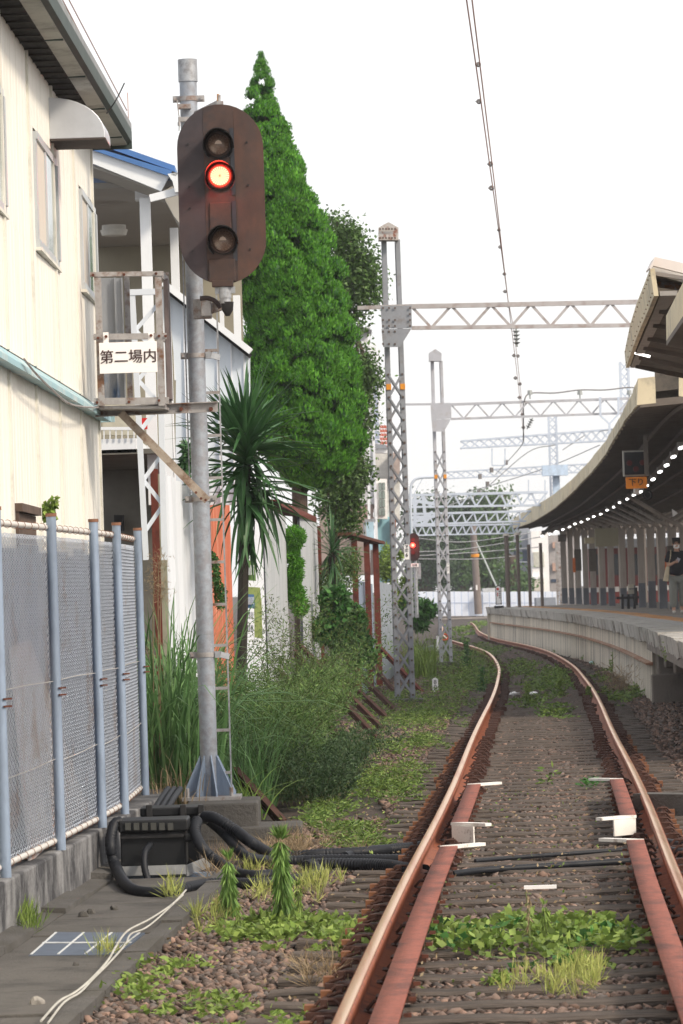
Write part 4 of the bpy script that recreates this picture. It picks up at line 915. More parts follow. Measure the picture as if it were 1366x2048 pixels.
q = MB(); q.box((c[0]+.05, yc-.36, GZ+.1), (1.12, .15, .6)); q.build('return_footing', m_pier, pf, bevel=.02)
for y in (54.6, 51.2, 47.8, 44.4, 41):
    c = PF(y, .75, 0); q = MB(); q.box((c[0], y, (ZP-.35+GZ-.3)/2), (.35, .35, ZP-.35-GZ+.3)); q.box((c[0]+.2, y, ZP-.28), (1.6, .3, .26)); q.box((c[0], y, GZ+.12), (.6, .6, .3)); q.build('pier', m_pier, pf, bevel=.02)
q = MB()
for y in np.arange(38, yc-.5, 1.25): q.prism([PF(y+.01, .02, ZP-.17), PF(y+.01, 1.6, ZP-.17), PF(y+1.24, 1.6, ZP-.17), PF(y+1.24, .02, ZP-.17)], (0, 0, -.14))
q.build('slab_underside', m_pier, pf)
q = MB(); q.prism([PF(38, 1.9, ZP-.1), PF(yc, 1.9, ZP-.1), PF(yc, 1.9, -.6), PF(38, 1.9, -.6)], (.2, 0, 0)); q.build('inner_wall', m_pier, pf)
m_stl = mat('white_stake', (.45, .45, .43), .7)
# ================================================================ CANOPY
cp_ = [(1026, 1057, 1040, 146), (1042, 1052, 1026, 136), (1060, 1046, 1016, 127), (1085, 1032, 1003, 117), (1112, 1014, 985, 107), (1140, 989, 962, 97), (1168, 960, 934, 88), (1190, 936, 908, 81), (1212, 906, 880, 74), (1235, 866, 842, 66), (1252, 838, 810, 59), (1266, 820, 782, 54), (1276, 810, 757, 50)]
m_fas = mat('fascia_cream', (.6, .53, .38), .7, 0, .08, 3, c2=(.38, .34, .26), amt=.36, ts=2)
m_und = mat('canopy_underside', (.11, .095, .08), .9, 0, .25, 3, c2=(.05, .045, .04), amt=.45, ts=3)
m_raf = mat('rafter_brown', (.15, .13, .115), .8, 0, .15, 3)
can = thing('platform_canopy', P(1180, 1000, 90), 'long curved platform canopy with cream fascia, dark underside and a row of lamps', 'canopy')
lo = [P(x, yl, d) for x, yl, yt, d in cp_]; hi = [P(x, yt, d) for x, yl, yt, d in cp_]
for p, h in zip(lo, hi): p_ = p
def resamp(A, n):
    A = smooth(A, 6); return [A[int(i)] for i in np.linspace(0, len(A)-1, n)]
NL = 27
lo = resamp(lo, NL); hi = resamp(hi, NL)
for i in range(NL-1):
    a, b, c, d = lo[i], lo[i+1], hi[i+1], hi[i]; w = .006*((i % 3)-1)
    q = MB(); e = (b-a)*.005
    q.prism([a+e+[w, 0, 0], b-e+[w, 0, 0], c-e+[w, 0, 0], d+e+[w, 0, 0]], (.05, 0, 0)); q.build('fascia_panel', m_fas, can)
def inn(p, off, dz=0.):       # point inward from the eave
    return np.array([p[0]+off, p[1]+off*.02, p[2]+dz])
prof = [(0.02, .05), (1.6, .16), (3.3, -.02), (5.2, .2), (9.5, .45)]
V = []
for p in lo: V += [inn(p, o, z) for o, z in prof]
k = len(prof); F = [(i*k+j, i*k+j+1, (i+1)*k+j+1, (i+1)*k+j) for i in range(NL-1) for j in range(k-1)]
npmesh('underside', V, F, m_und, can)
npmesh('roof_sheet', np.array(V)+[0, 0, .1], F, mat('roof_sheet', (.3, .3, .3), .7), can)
for i in range(0, NL*2-1):
    f = i/2; a = lo[int(f)]*(1-f % 1)+lo[min(int(f)+1, NL-1)]*(f % 1)
    q = MB()
    for (o0, z0), (o1, z1) in zip(prof[:-1], prof[1:]): q.bar(inn(a, o0, z0-.04), inn(a, o1, z1-.04), .06, .09)
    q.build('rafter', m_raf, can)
for o in (.6, 1.1, 2.0, 2.6, 4.2, 6.5):
    z = np.interp(o, [p[0] for p in prof], [p[1] for p in prof]); q = MB(); q.tube([inn(p, o, z-.1) for p in lo], .035, 4); q.build('purlin', m_raf, can)
# end cap facing the viewer
q = MB(); q.px([(1276, 757), (1310, 753), (1312, 806), (1274, 810)], 49.7, .05); q.build('end_cap', m_fas, can)
q = MB(); q.px([(1358, 753), (1420, 745), (1420, 802), (1358, 792)], 49.5, .05); q.build('end_cap', m_fas, can)
q = MB(); q.px([(1310, 742), (1500, 770), (1500, 815), (1310, 800)], 50.2, .05); q.build('end_board', m_und, can)
# nearer, higher canopy piece
nc = thing('near_canopy', P(1300, 700, 46), 'near higher canopy corner with cream riveted fascia, rusty recess and one tube lamp', 'canopy')
fa = [(1309, 516, 591, 33.5), (1301, 535, 596, 34.5), (1290, 570, 622, 36), (1275, 612, 660, 39), (1258, 658, 700, 42.5), (1250, 690, 722, 44.5), (1251, 704, 737, 45)]
# riveted fascia
fl = [P(1308, 592, 33.6), P(1296, 622, 35.2), P(1281, 656, 38), P(1267, 692, 41.5), P(1252, 736, 46)]
fh = [P(1300, 537, 33.6), P(1287, 572, 35.2), P(1272, 610, 38), P(1260, 650, 41.5), P(1249, 704, 46)]
for i in range(4):
    q = MB(); q.prism([fl[i], fl[i+1]*.998+fl[i]*.002, fh[i+1]*.998+fh[i]*.002, fh[i]], (.04, 0, 0)); q.build('fascia_panel', m_fas, nc)
q = MB()
for i in range(4):
    for t in (.1, .35, .6, .85):
        a = fl[i]*(1-t)+fl[i+1]*t; b = fh[i]*(1-t)+fh[i+1]*t
        for s in (.15, .8): q.box(a*(1-s)+b*s-[.004, .0, 0], (.012, .012, .012))
o = q.build('rivets', mat('rivet_brown', (.2, .14, .08), .8), nc); o['kind'] = 'stuff'
m_pink = mat('trim_pale', (.72, .66, .62), .6, 0, .05, 3)
def ncp(pts, d, th, nm, m):
    q = MB(); q.px(pts, d, th); return q.build(nm, m, nc)
ncp([(1309, 515), (1312, 513), (1306, 532), (1301, 538), (1299, 536)], 33.5, .4, 'corner_trim', m_pink)
ncp([(1311, 514), (1420, 538), (1420, 560), (1305, 531)], 33.6, .08, 'gable_fascia', m_pink)
ncp([(1305, 533), (1420, 561), (1420, 578), (1303, 548)], 33.75, .08, 'gable_board', mat('gable_grey', (.5, .49, .47), .7))
ncp([(1303, 547), (1366, 560), (1362, 580), (1304, 562)], 34.4, .05, 'recess_top', m_und)
ncp([(1308, 560), (1366, 571), (1350, 601), (1309, 592)], 34.3, .05, 'rusty_plate', mat('plate_rusty', (.42, .4, .37), .7, 0, .1, 5, c2=(.4, .17, .05), amt=.52, ts=9))
und = [P(1308, 592, 33.7)+[0, 0, .03], P(1440, 612, 33.7)+[0, 0, .03], P(1440, 772, 46)+[0, 0, .03], P(1252, 736, 46)+[0, 0, .03]]
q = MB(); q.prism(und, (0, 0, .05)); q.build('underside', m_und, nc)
q = MB(); q.prism([u+[0, 0, .15] for u in und[:2]]+[u+[0, 0, .15] for u in und[2:]], (0, 0, .03)); q.build('roof_sheet', m_pink, nc)
q = MB(); q.prism([fl[0]+[.05, 0, 0], fl[4]+[.05, 0, 0], fl[4]+[.2, 0, .0], fl[0]+[.2, 0, 0]], (0, 0, .04)); q.build('edge_plate', mat('edge_plate_grey', (.3, .28, .26), .7), nc)
for t in (.15, .32, .5, .64, .8, .95):
    a = und[0]*(1-t)+und[3]*t; b = und[1]*(1-t)+und[2]*t; q = MB(); q.bar(a-[-.1, 0, .03], b-[0, 0, .03], .04, .07); q.build('crossbeam', m_raf if t < .9 else m_und, nc)
m_tube = mat('tube_lit', (1, .98, .95), .4); b_ = m_tube.node_tree.nodes['Principled BSDF']; b_.inputs['Emission Color'].default_value = (1, .98, .94, 1); b_.inputs['Emission Strength'].default_value = 3
def ncp2(a, b, r): q = MB(); q.tube([a, b], r, 8); return q
tl = thing('tube_lamp', P(1285, 709, 43), 'single long lit fluorescent tube under the near canopy corner', 'lamp'); ncp2(P(1268, 705, 43), P(1300, 713, 43), .014).build('tube', m_tube, tl); q = MB(); q.bar(P(1268, 702, 43.02), P(1300, 710, 43.02), .05, .02); q.build('housing', m_raf, tl)
f2 = [P(1332, 630, 31), P(1332, 691, 31), P(1392, 600, 25), P(1380, 500, 25)]
q = MB(); q.prism([P(1332, 632, 31), P(1333, 692, 31), P(1396, 600, 26), P(1396, 505, 26)], (.04, 0, 0)); q.build('nearest_fascia', m_fas, nc)
q = MB(); q.prism([P(1333, 692, 31), P(1396, 600, 26), P(1500, 620, 26), P(1440, 712, 31)], (0, 0, .04)); q.build('nearest_underside', m_raf, nc)
# ---------------------------------------------------------------- columns with branching arms
ctx = [1130, 1144, 1158.5, 1173, 1188, 1207, 1224.5, 1248, 1265, 1285, 1305, 1327, 1348, 1372]
cwd = [12, 11, 12, 12, 13, 13, 13.5, 14, 14.5, 15, 16, 17, 18, 20]
lx_ = [1085, 1100, 1112, 1126, 1139, 1150, 1163, 1176, 1188, 1202, 1215, 1228, 1240, 1255, 1268, 1281, 1293, 1306, 1320, 1333, 1347, 1362]
ly_ = [1072, 1068, 1063, 1059, 1054, 1048, 1044, 1038, 1033, 1028, 1020, 1014, 1005, 998, 990, 984, 972, 959, 944, 931, 914, 896]
ld_ = list(np.linspace(143, 106, 13))+list(np.linspace(102.5, 66, 9))
m_col = mat('column_grey', (.4, .36, .33), .8, 0, .12, 3, c2=(.3, .26, .235), amt=.45, ts=2, stretch=(2, 2, .2))
m_cold = mat('column_dark_band', (.13, .14, .165), .7, 0, .15, 3)
where = ['far left end, beside the thin lattice post', 'second from the far end', 'third from the far end with a cable box round it', 'fourth from the far end', 'fifth from the far end under the small cream box', 'left of two below the cream panel', 'right of two below the cream panel', 'just left of the bench', 'right behind the bench', 'first right of the bench', 'second right of the bench', 'third right of the bench, nearest full one', 'behind the walking person', 'at the picture edge beyond the person']
for i, (x, w) in enumerate(zip(ctx, cwd)):
    d = 145-(145-100)*i/13.; b = P(x, 1213, d); b[2] = ZP; zt0 = P(x, 1210-148*(1+.05*i/11), d)[2]
    W = w*d/FPX*.92
    cl = thing('canopy_column', b, 'grey canopy column with dark lower band, '+where[i], 'column', 'columns along the platform')
    zm = P(x, 1176 if i < 8 else 1150+(13-i)*4, d)[2]
    q = MB(); q.box((b[0], d, (ZP+zm)/2), (W, W*.8, zm-ZP)); q.build('lower_shaft', m_cold, cl)
    q = MB(); q.box((b[0], d, (zm+zt0)/2), (W*.96, W*.76, zt0-zm)); q.build('shaft', m_col, cl)
    L = P(lx_[min(i, 12)]+2, ly_[min(i, 12)]-1, ld_[min(i, 12)]) if i < 13 else b+[-1.4, 0, 2.9]
    q = MB(); q.tube(smooth([np.array([b[0]-W*.3, d, zt0-.25]), np.array([b[0]-W*.4, d, zt0+.02]), np.array([b[0]-W*.4-.3, d, zt0+.2]), L+[0, 0, .05]], 5), .06, 6); q.build('arm', m_col, cl)
    q = MB(); q.tube(smooth([np.array([b[0]+W*.3, d, zt0-.25]), np.array([b[0]+W*.4, d, zt0+.02]), np.array([b[0]+W*.4+.3, d, zt0+.22]), np.array([b[0]+2.6, d, zt0+1.2])], 5), .06, 6); q.build('arm', m_col, cl)
    if i in (2, 4, 12):
        q = MB(); z = P(x, 1120, d)[2]; q.box((b[0], d, z), (W*1.25, W*1.1, .75)); q.build('wrap_box', mat('wrap_brown', (.12, .105, .09), .8), cl)
    if i in (2, 12):
        z = P(x, 1130, d)[2]; q = MB(); q.box((b[0]-W*.75, d-.1, z), (.1, .02, .5)); q.build('hazard_board', mat('hazard_orange', (.6, .16, .04), .6), cl)
ORD = 'farthest,second,third,fourth,fifth,sixth,seventh,eighth,ninth,tenth,eleventh,twelfth,thirteenth,fourteenth,fifteenth,sixteenth,seventeenth,eighteenth,nineteenth,twentieth,twenty-first,twenty-second'.split(',')
m_lamp = mat('lamp_lit', (1, 1, 1), .4); b_ = m_lamp.node_tree.nodes['Principled BSDF']; b_.inputs['Emission Color'].default_value = (1, .99, .96, 1); b_.inputs['Emission Strength'].default_value = 4
for i, (x, y, d) in enumerate(zip(lx_, ly_, ld_)):
    p = P(x, y, d); s = 1.0
    t = thing('canopy_lamp', p, ORD[i]+' lit lamp from the far end of the row under the canopy', 'lamp', 'lamps in a row under the canopy')
    q = MB(); q.bar(p+[-.03, -.04, -.012], p+[.03, .04, .016], .045, .035); q.build('glowing_tube', m_lamp, t)
    q = MB(); q.box(p+[.01, .03, .065], (.13, .2, .07)); q.build('housing', mat('lamp_housing', (.4, .39, .37), .6), t)
q = MB(); q.tube([P(x, y-8, d) for x, y, d in zip(lx_, ly_, ld_)], .05, 5); tag(q.build('lamp_rail', m_raf), 'long rail under the canopy carrying the row of lamps', 'rail')
# things hanging under the canopy
def hang(nm, lb, cat, x, y, d): return thing(nm, P(x, y, d), lb, cat)
h = hang('signal_repeater', 'square dark signal repeater with pale frame above the orange sign', 'signal', 1271, 925, 63)
q = MB(); q.rect(1246, 901, 1297, 952, 63.1, .1); q.build('frame', mat('frame_pale', (.42, .4, .36), .6), h); q = MB(); q.rect(1249, 904, 1289, 949, 63.02, .05); q.build('face', m_blackr, h)
q = MB()
for x, y in ((1259, 926), (1272, 938), (1285, 925)): c = P(x, y, 62.98); q.tube([c, c+[0, .05, 0]], .045, 10)
q.build('dim_lamp', mat('lamp_dull_red', (.09, .012, .012), .5), h)
q = MB(); q.rect(1288, 870, 1296, 950, 62.9, .06); q.build('hanger', m_raf, h)
h = hang('orange_sign', 'orange hanging platform sign with one black character', 'sign', 1273, 965, 63)
q = MB(); q.rect(1252, 954, 1294, 977, 63, .04); q.build('board', mat('sign_orange', (.85, .27, .03), .6), h)
ink = mat('ink_black', (.02, .02, .02), .6)
text('下り', .125, ink, h, P(1273, 965, 62.97), bold=.001)
q = MB(); c = P(1273, 983, 63.2); q.tube([c+[0, 0, .06], c-[0, 0, .05]], .05, 10); tag(q.build('dome_camera', mat('dome_white', (.6, .6, .6), .4)), 'small pale dome camera under the orange sign', 'camera')
q = MB(); c = P(1295, 990, 66); th = np.linspace(0, 6.283, 20); q.tube([c+[.07*math.cos(t), 0, .07*math.sin(t)] for t in th], .018, 6, cap=False); q.tube([c, c+[0, .12, 0]], [.05, .02], 14); tag(q.build('loudspeaker', m_blackr), 'round dark loudspeaker below the lamp row right of the orange sign', 'loudspeaker')
q = MB(); q.rect(1190, 1056, 1237, 1093, 112, .15); tag(q.build('hanging_signboard', mat('panel_cream', (.33, .31, .23), .7, 0, .06, 2), bevel=.01), 'large blank cream panel hanging between the platform columns', 'panel')
q = MB(); q.rect(1170, 1075, 1189, 1087, 124, .5); tag(q.build('hanging_box', mat('box_cream', (.55, .5, .36), .7), bevel=.01), 'small cream box hanging left of the large cream panel', 'box')
q = MB(); q.rect(1117, 1069, 1133, 1083, 132, .4); tag(q.build('hanging_box', m_raf), 'brown boxed sign hanging at the far end of the canopy', 'box')
q = MB(); q.px([(1344, 1018), (1356, 1026), (1346, 1034)], 84, .05); tag(q.build('arrow_sign', m_whiteclean), 'small white triangular sign under the canopy above the person', 'sign')
# bench
bn = thing('platform_bench', PZ(1252, 1213, ZP)*0+P(1252, 1213, 112)*[1, 1, 0]+[0, 0, ZP], 'dark-framed bench with pale backrests between the columns', 'bench')
bx_ = P(1252, 1213, 112); X = lambda x: P(x, 1190, 110)[0]; Z = lambda y: ZP+(1212-y)*112/FPX
for x in (1244, 1256, 1268): q = MB(); q.box((X(x), 110, ZP+.2), (.06, .4, .42)); q.build('leg', m_blackr, bn)
q = MB(); q.box(((X(1232)+X(1277))/2, 110, Z(1190)), (X(1277)-X(1232), .42, .07)); q.build('seat', m_blackr, bn)
for a, b in ((1164, 1172), (1174, 1183)): q = MB(); q.box(((X(1258)+X(1268))/2, 110.2, (Z(a)+Z(b))/2), (.17, .05, Z(a)-Z(b))); q.build('backrest', mat('bench_beige', (.45, .42, .35), .7), bn)
q = MB(); q.box((X(1273), 110.2, Z(1188)), (.07, .3, .5)); q.build('arm', m_blackr, bn)
# train beyond
tr = thing('red_train', P(1290, 1212, 165), 'dark red train with pale stripe standing beyond the platform columns', 'train')
m_tr = mat('train_red', (.17, .035, .03), .45, 0, .06, 1); DT = 160.
q = MB(); q.rect(1178, 1093, 1500, 1214, DT, 3); q.build('body', m_tr, tr)
q = MB(); q.rect(1176, 1075, 1500, 1092, DT-.1, 3); q.build('roof', mat('train_roof', (.5, .52, .55), .5), tr)
q = MB(); q.rect(1178, 1170, 1500, 1180, DT-.03, .1); q.build('stripe', mat('train_stripe', (.6, .58, .55), .5), tr)
for x in (1196, 1234, 1272, 1310, 1348): q = MB(); q.rect(x-6, 1108, x+6, 1150, DT-.04, .1); q.build('window', mat('train_glass', (.04, .045, .05), .1), tr)
for x in (1184, 1245, 1302): q = MB(); q.rect(x, 1130, x+9, 1168, DT-.05, .1); q.build('door', mat('train_door', (.1, .04, .035), .4), tr)
fc = thing('far_canopy', P(1300, 1040, 158), 'dark roof of the opposite platform glimpsed above the red train', 'canopy')
q = MB(); q.rect(1128, 1000, 1520, 1066, 158, 1); q.build('fascia', mat('far_canopy_brown', (.1, .085, .075), .8, 0, .3, 1), fc)
for x in (1150, 1168, 1197, 1216, 1238, 1262, 1290, 1315, 1338): q = MB(); q.rect(x, 1060, x+4, 1212, 157.8, .3); q.build('post', m_raf, fc)
# ================================================================ LATTICE MASTS, BEAMS, WIRES
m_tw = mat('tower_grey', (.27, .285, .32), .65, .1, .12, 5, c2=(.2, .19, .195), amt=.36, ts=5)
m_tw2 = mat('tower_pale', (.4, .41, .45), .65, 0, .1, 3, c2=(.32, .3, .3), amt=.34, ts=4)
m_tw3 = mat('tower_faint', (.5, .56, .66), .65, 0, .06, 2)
m_ob_ = mat('band_orange', (.7, .28, .03), .6)
m_rivet = mat('rivet_dark', (.1, .075, .065), .8)
def pent(x0, x1, ytop, ysh, ybot, d, th, nm, m, par):
    q = MB(); q.px([(x0, ysh), ((x0+x1)/2, ytop), (x1, ysh), (x1, ybot), (x0, ybot)], d, th); return q.build(nm, m, par)
def rivets(par, pts, d, r):
    q = MB()
    for x, y in pts: c = P(x, y, d); q.box((c[0], c[1]-r*.4, c[2]), (r*2, r, r*2))
    o = q.build('rivets', m_rivet, par); o['kind'] = 'stuff'
def tower(nm, lb, d, bx_, by, w, wtop, leg, ylo, ygus, ybeam, ycap, ytop, m, xo, pitch, band):
    """bx_: left px of foot; xo(y): left px at height y; w px width"""
    base = P(bx_+w/2, by, d); T = thing(nm, base, lb, 'lattice mast')
    sz = w*d/FPX; lw = leg*d/FPX
    ztop = P(xo(ycap), ycap, d)[2]; zl = lambda y: P(xo(y)+w/2, y, d)[2]
    zg = zl(ygus)
    sx = lambda z: sz*(1-(1-wtop/w)*max(0, min(1, (z-base[2])/(ztop-base[2]))))
    rz = R(3.5); ca, sa = math.cos(rz), math.sin(rz)
    def cor(a, b, z): s = sx(z)/2-lw/2; return np.array([base[0]+(a*s)*ca-(b*s)*sa, d+sz/2+a*s*sa+b*s*ca, z])
    for a, b in ((-1, -1), (1, -1), (1, 1), (-1, 1)):
        q = MB(); q.bar(cor(a, b, base[2]), cor(a, b, ztop), lw, .012, up=(0, 1, 0)); q.bar(cor(a, b, base[2])+[a*(lw/2-.006), .04*-b, 0], cor(a, b, ztop)+[a*(lw/2-.006), .04*-b, 0], .012, lw, up=(0, 1, 0)); q.build('leg', m, T)
    zb = zl(by-12); zz = zb; n = int((zg-.1-zb)/pitch); rv = []
    for fa, fb in (((-1, -1), (1, -1)), ((-1, 1), (1, 1)), ((-1, -1), (-1, 1)), ((1, -1), (1, 1))):
        oy = {(-1, -1): 0}.get(fa, 0)
        for i in range(n):
            z0, z1 = zb+i*pitch, zb+(i+1)*pitch
            q = MB(); q.bar(cor(*fa, z0), cor(*fb, z1), lw*.42, .01, up=(0, 1, 0)); q.build('lacing_bar', m, T)
            if not (by == 1325 and i < 0):
                q = MB(); q.bar(cor(*fb, z0)+[0, -.012, 0], cor(*fa, z1)+[0, -.012, 0], lw*.42, .01, up=(0, 1, 0)); q.build('lacing_bar', m, T)
    q = MB()
    for i in range(n*2+1):
        z = zb+i*pitch/2
        for a in (-1, 1): c = cor(a, -1, z); q.box(c-[0, .012, 0], (.03, .02, .03))
    o = q.build('rivets', m_rivet, T); o['kind'] = 'stuff'
    q = MB(); q.box((base[0], d+sz/2, base[2]-.12), (sz+.3, sz+.3, .3)); q.build('plinth', m_concd, T, bevel=.02)
    for yb in band:
        z = zl(yb); q = MB()
        for a in (-1, 1): c = cor(a, -1, z); q.box(c-[0, .012, 0], (lw+.006, .03, .09))
        q.build('orange_band', m_ob_, T)
    return T, cor, zl
l1 = lambda y: 791-(1400-y)*.0314
T1, c1, z1_ = tower('lattice_mast', 'nearer tall riveted lattice mast standing left of the track on a concrete plinth', 62, 791, 1402, 39, 36, 9, 0, 695, 610, 478, 448, m_tw, l1, .36, (773,))
q = MB(); q.px([(761, 612), (823, 611), (824, 656), (764, 657)], 61.9, .02); q.px([(763, 658), (823, 657), (800, 694), (766, 694)], 61.88, .02); q.build('gusset_plate', m_tw, T1)
pent(757, 797, 444, 455, 480, 61.92, .3, 'cap_plate', mat('cap_rusty_pale', (.5, .48, .47), .7, 0, .1, 6, c2=(.22, .09, .06), amt=.4, ts=12), T1)
rivets(T1, [(x, y) for y in (616, 640, 652, 663, 688) for x in (766, 778, 790)]+[(820, y) for y in (616, 628, 640, 652)]+[(760+6*k, y) for k in range(6) for y in (458, 476)], 61.88, .014)
l2 = lambda y: 880-(1325-y)*.0345
T2, c2_, z2_ = tower('lattice_mast', 'farther pale lattice mast with orange bands left of the curving track', 91, 880, 1326, 25, 23, 5.5, 0, 865, 808, 722, 700, m_tw2, l2, .43, (953,))
q = MB(); q.px([(861, 809), (902, 808), (903, 837), (863, 839)], 90.9, .02); q.px([(863, 839), (902, 838), (888, 863), (865, 863)], 90.88, .02); q.build('gusset_plate', m_tw2, T2)
pent(858, 883, 698, 706, 722, 90.92, .3, 'cap_plate', m_tw2, T2)
# number plates
def plate(x0, y0, x1, y1, d, lines, sz, lb):
    t = thing('number_plate', P((x0+x1)/2, y1, d), lb, 'sign'); q = MB(); q.rect(x0, y0, x1, y1, d, .01); q.build('plate', m_whiteclean, t)
    for (s, y, k) in lines: text(s, sz*k, ink, t, P((x0+x1)/2, y, d-.006), bold=.0015)
    return t
plate(808.5, 1089, 818.5, 1119, 61.7, [('下', 1093.5, .8), ('横', 1101, .8), ('6', 1110, 1.25)], .062, 'narrow white plate reading 6 on the nearer lattice mast')
plate(893.5, 1126, 898.5, 1147, 90.5, [('下', 1129, .7), ('横', 1135, .7), ('7', 1141, 1.0)], .055, 'narrow white plate on the farther lattice mast')
def truss(nm, lb, A, B, C_, D_, n, w, m, d0=None, dep=.0, X=False, ext=None, cat='gantry beam', group=None):
    """A,B top chord ends; C_,D_ bottom chord ends (world points)"""
    t = thing(nm, C_, lb, cat, group)
    for k, off in enumerate([np.zeros(3)]+([np.array([0, dep, 0])] if dep else [])):
        a, b, c, e = A+off, B+off, C_+off, D_+off
        q = MB(); q.bar(a, b, w, w*1.2); q.build('top_chord', m, t); q = MB(); q.bar(c, e, w, w); q.build('bottom_chord', m, t)
        for i in range(n):
            t0, t1 = i/n, (i+.5)/n; t2 = (i+1)/n
            for (u, v) in (((t0, 1), (t1, 0)), ((t1, 0), (t2, 1))) if not X else (((t0, 1), (t2, 0)), ((t0, 0), (t2, 1))):
                p = (a+(b-a)*u[0]) if u[1] else (c+(e-c)*u[0]); r = (a+(b-a)*v[0]) if v[1] else (c+(e-c)*v[0])
                q = MB(); q.bar(p, r, w*.7, .012, up=(0, 1, 0)); q.build('web_bar', m, t)
    if dep:
        q = MB()
        for i in range(n+1): u = i/n; q.bar(A+(B-A)*u, A+(B-A)*u+[0, dep, 0], w*.6); q.bar(C_+(D_-C_)*u, C_+(D_-C_)*u+[0, dep, 0], w*.6)
        o = q.build('cross_ties', m, t); o['kind'] = 'stuff'
    return t
m_beam = mat('beam_rosy', (.4, .38, .385), .7, 0, .1, 5, c2=(.3, .25, .235), amt=.38, ts=6)
B1 = truss('gantry_beam', 'nearest overhead W-braced beam from the near mast to the canopy roof', P(823, 613, 62), P(1300, 603.5, 62), P(823, 656, 62), P(1300, 650, 62), 6, .06, m_beam)
q = MB(); q.bar(P(715, 616, 62), P(823, 612, 62), .05, .06); q.build('stub_chord', m_beam, B1)
B2 = truss('gantry_beam', 'second overhead W-braced beam carried by the farther pale mast', P(902, 809, 91), P(1260, 797, 91), P(902, 838, 91), P(1260, 826, 91), 7, .05, m_tw2)
q = MB(); q.bar(P(806, 809, 91), P(902, 808, 91), .04, .05); q.build('stub_chord', m_tw2, B2)
q = MB(); q.bar(P(1200, 794, 90.9), P(1201, 832, 90.9), .05); q.bar(P(1237, 794, 90.9), P(1237, 828, 90.9), .05); q.bar(P(1201, 831, 90.9), P(1219, 848, 90.9), .04); q.bar(P(1237, 828, 90.9), P(1219, 848, 90.9), .04); q.bar(P(1219, 846, 90.9), P(1219, 872, 90.9), .05); q.build('yoke', m_tw3, B2)
def T(x, y, d): return P(x, y, d)
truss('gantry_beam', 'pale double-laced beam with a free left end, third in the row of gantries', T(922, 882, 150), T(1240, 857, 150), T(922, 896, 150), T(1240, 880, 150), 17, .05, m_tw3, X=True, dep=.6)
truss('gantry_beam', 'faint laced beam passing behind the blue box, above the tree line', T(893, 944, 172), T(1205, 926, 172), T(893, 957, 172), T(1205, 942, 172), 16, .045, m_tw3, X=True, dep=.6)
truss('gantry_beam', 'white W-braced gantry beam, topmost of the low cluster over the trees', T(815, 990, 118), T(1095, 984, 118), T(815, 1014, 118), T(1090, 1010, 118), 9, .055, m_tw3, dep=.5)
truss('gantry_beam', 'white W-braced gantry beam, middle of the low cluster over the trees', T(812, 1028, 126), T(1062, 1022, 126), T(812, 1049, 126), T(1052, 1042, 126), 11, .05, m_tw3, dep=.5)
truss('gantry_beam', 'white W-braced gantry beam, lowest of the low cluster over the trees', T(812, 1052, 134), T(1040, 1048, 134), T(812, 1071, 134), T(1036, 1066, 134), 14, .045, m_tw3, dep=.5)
# far masts
def lmast(nm, lb, x0, x1, y0, y1, d, m, n):
    t = thing(nm, P((x0+x1)/2, y1, d), lb, 'lattice mast'); w = .08
    a0, a1, b0, b1 = P(x0, y0, d), P(x0+(y1-y0)*.03, y1, d), P(x1, y0, d), P(x1+(y1-y0)*.03, y1, d)
    for p, r in ((a0, a1), (b0, b1)): q = MB(); q.bar(p, r, w, w, up=(0, 1, 0)); q.build('leg', m, t)
    for i in range(n):
        u, v = i/n, (i+1)/n
        for s, e, f, g in ((a0, a1, b0, b1), (b0, b1, a0, a1)):
            q = MB(); q.bar(s+(e-s)*u, f+(g-f)*v, w*.5, .02, up=(0, 1, 0)); q.build('lacing_bar', m, t)
    return t
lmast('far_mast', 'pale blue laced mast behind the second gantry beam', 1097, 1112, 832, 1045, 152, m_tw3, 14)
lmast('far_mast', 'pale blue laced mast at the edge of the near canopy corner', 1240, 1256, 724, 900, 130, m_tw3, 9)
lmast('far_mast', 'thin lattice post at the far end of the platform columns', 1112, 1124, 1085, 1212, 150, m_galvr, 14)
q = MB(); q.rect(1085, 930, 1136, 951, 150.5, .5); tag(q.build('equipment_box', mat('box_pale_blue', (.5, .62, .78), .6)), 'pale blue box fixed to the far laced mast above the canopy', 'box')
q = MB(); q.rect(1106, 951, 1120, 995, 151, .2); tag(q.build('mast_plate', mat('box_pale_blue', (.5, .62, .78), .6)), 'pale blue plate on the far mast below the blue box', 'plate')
# struts and droppers hanging from the far beams
for k, (x0, x1, y0, y1, d) in enumerate(((984, 1010, 897, 931, 150), (1057, 1090, 960, 1000, 172))):
    q = MB(); q.bar(P(x0, y0, d), P(x0, y1, d), .05); q.bar(P(x1, y0, d), P(x1, y1, d), .05); q.bar(P(x0, y1, d), P(x1, y1, d), .05); tag(q.build('wire_hoop', m_tw3), ['thin rectangular frame hanging under the free-ended beam', 'thin rectangular frame above the roof end of the canopy'][k], 'frame')
cc = thing('curved_pole', P(822, 1080, 100), 'white pole curving over at its top left of the farther lattice mast', 'pole')
q = MB(); q.tube(smooth([P(823, 1085, 100), P(822, 1040, 100), P(821, 985, 100), P(825, 965, 100), P(838, 956, 100), P(870, 954, 100)]), .035, 8); q.build('tube', m_tw3, cc)
q = MB(); q.bar(P(845, 957, 100), P(824, 995, 100), .02); q.build('stay', m_tw3, cc)
q = MB()
for (x0, y0, x1, y1) in ((812, 1036, 850, 1034), (820, 1046, 876, 1030), (848, 1034, 866, 1024), (848, 1050, 862, 1030), (820, 1000, 870, 1008), (830, 990, 830, 1050), (812, 1003, 812, 1050), (846, 992, 850, 1030)):
    q.bar(P(x0, y0, 112), P(x1, y1, 112), .09)
o = tag(q.build('bracket_cluster', m_tw3), 'tangle of white brackets and arms between the two lattice masts', 'brackets')
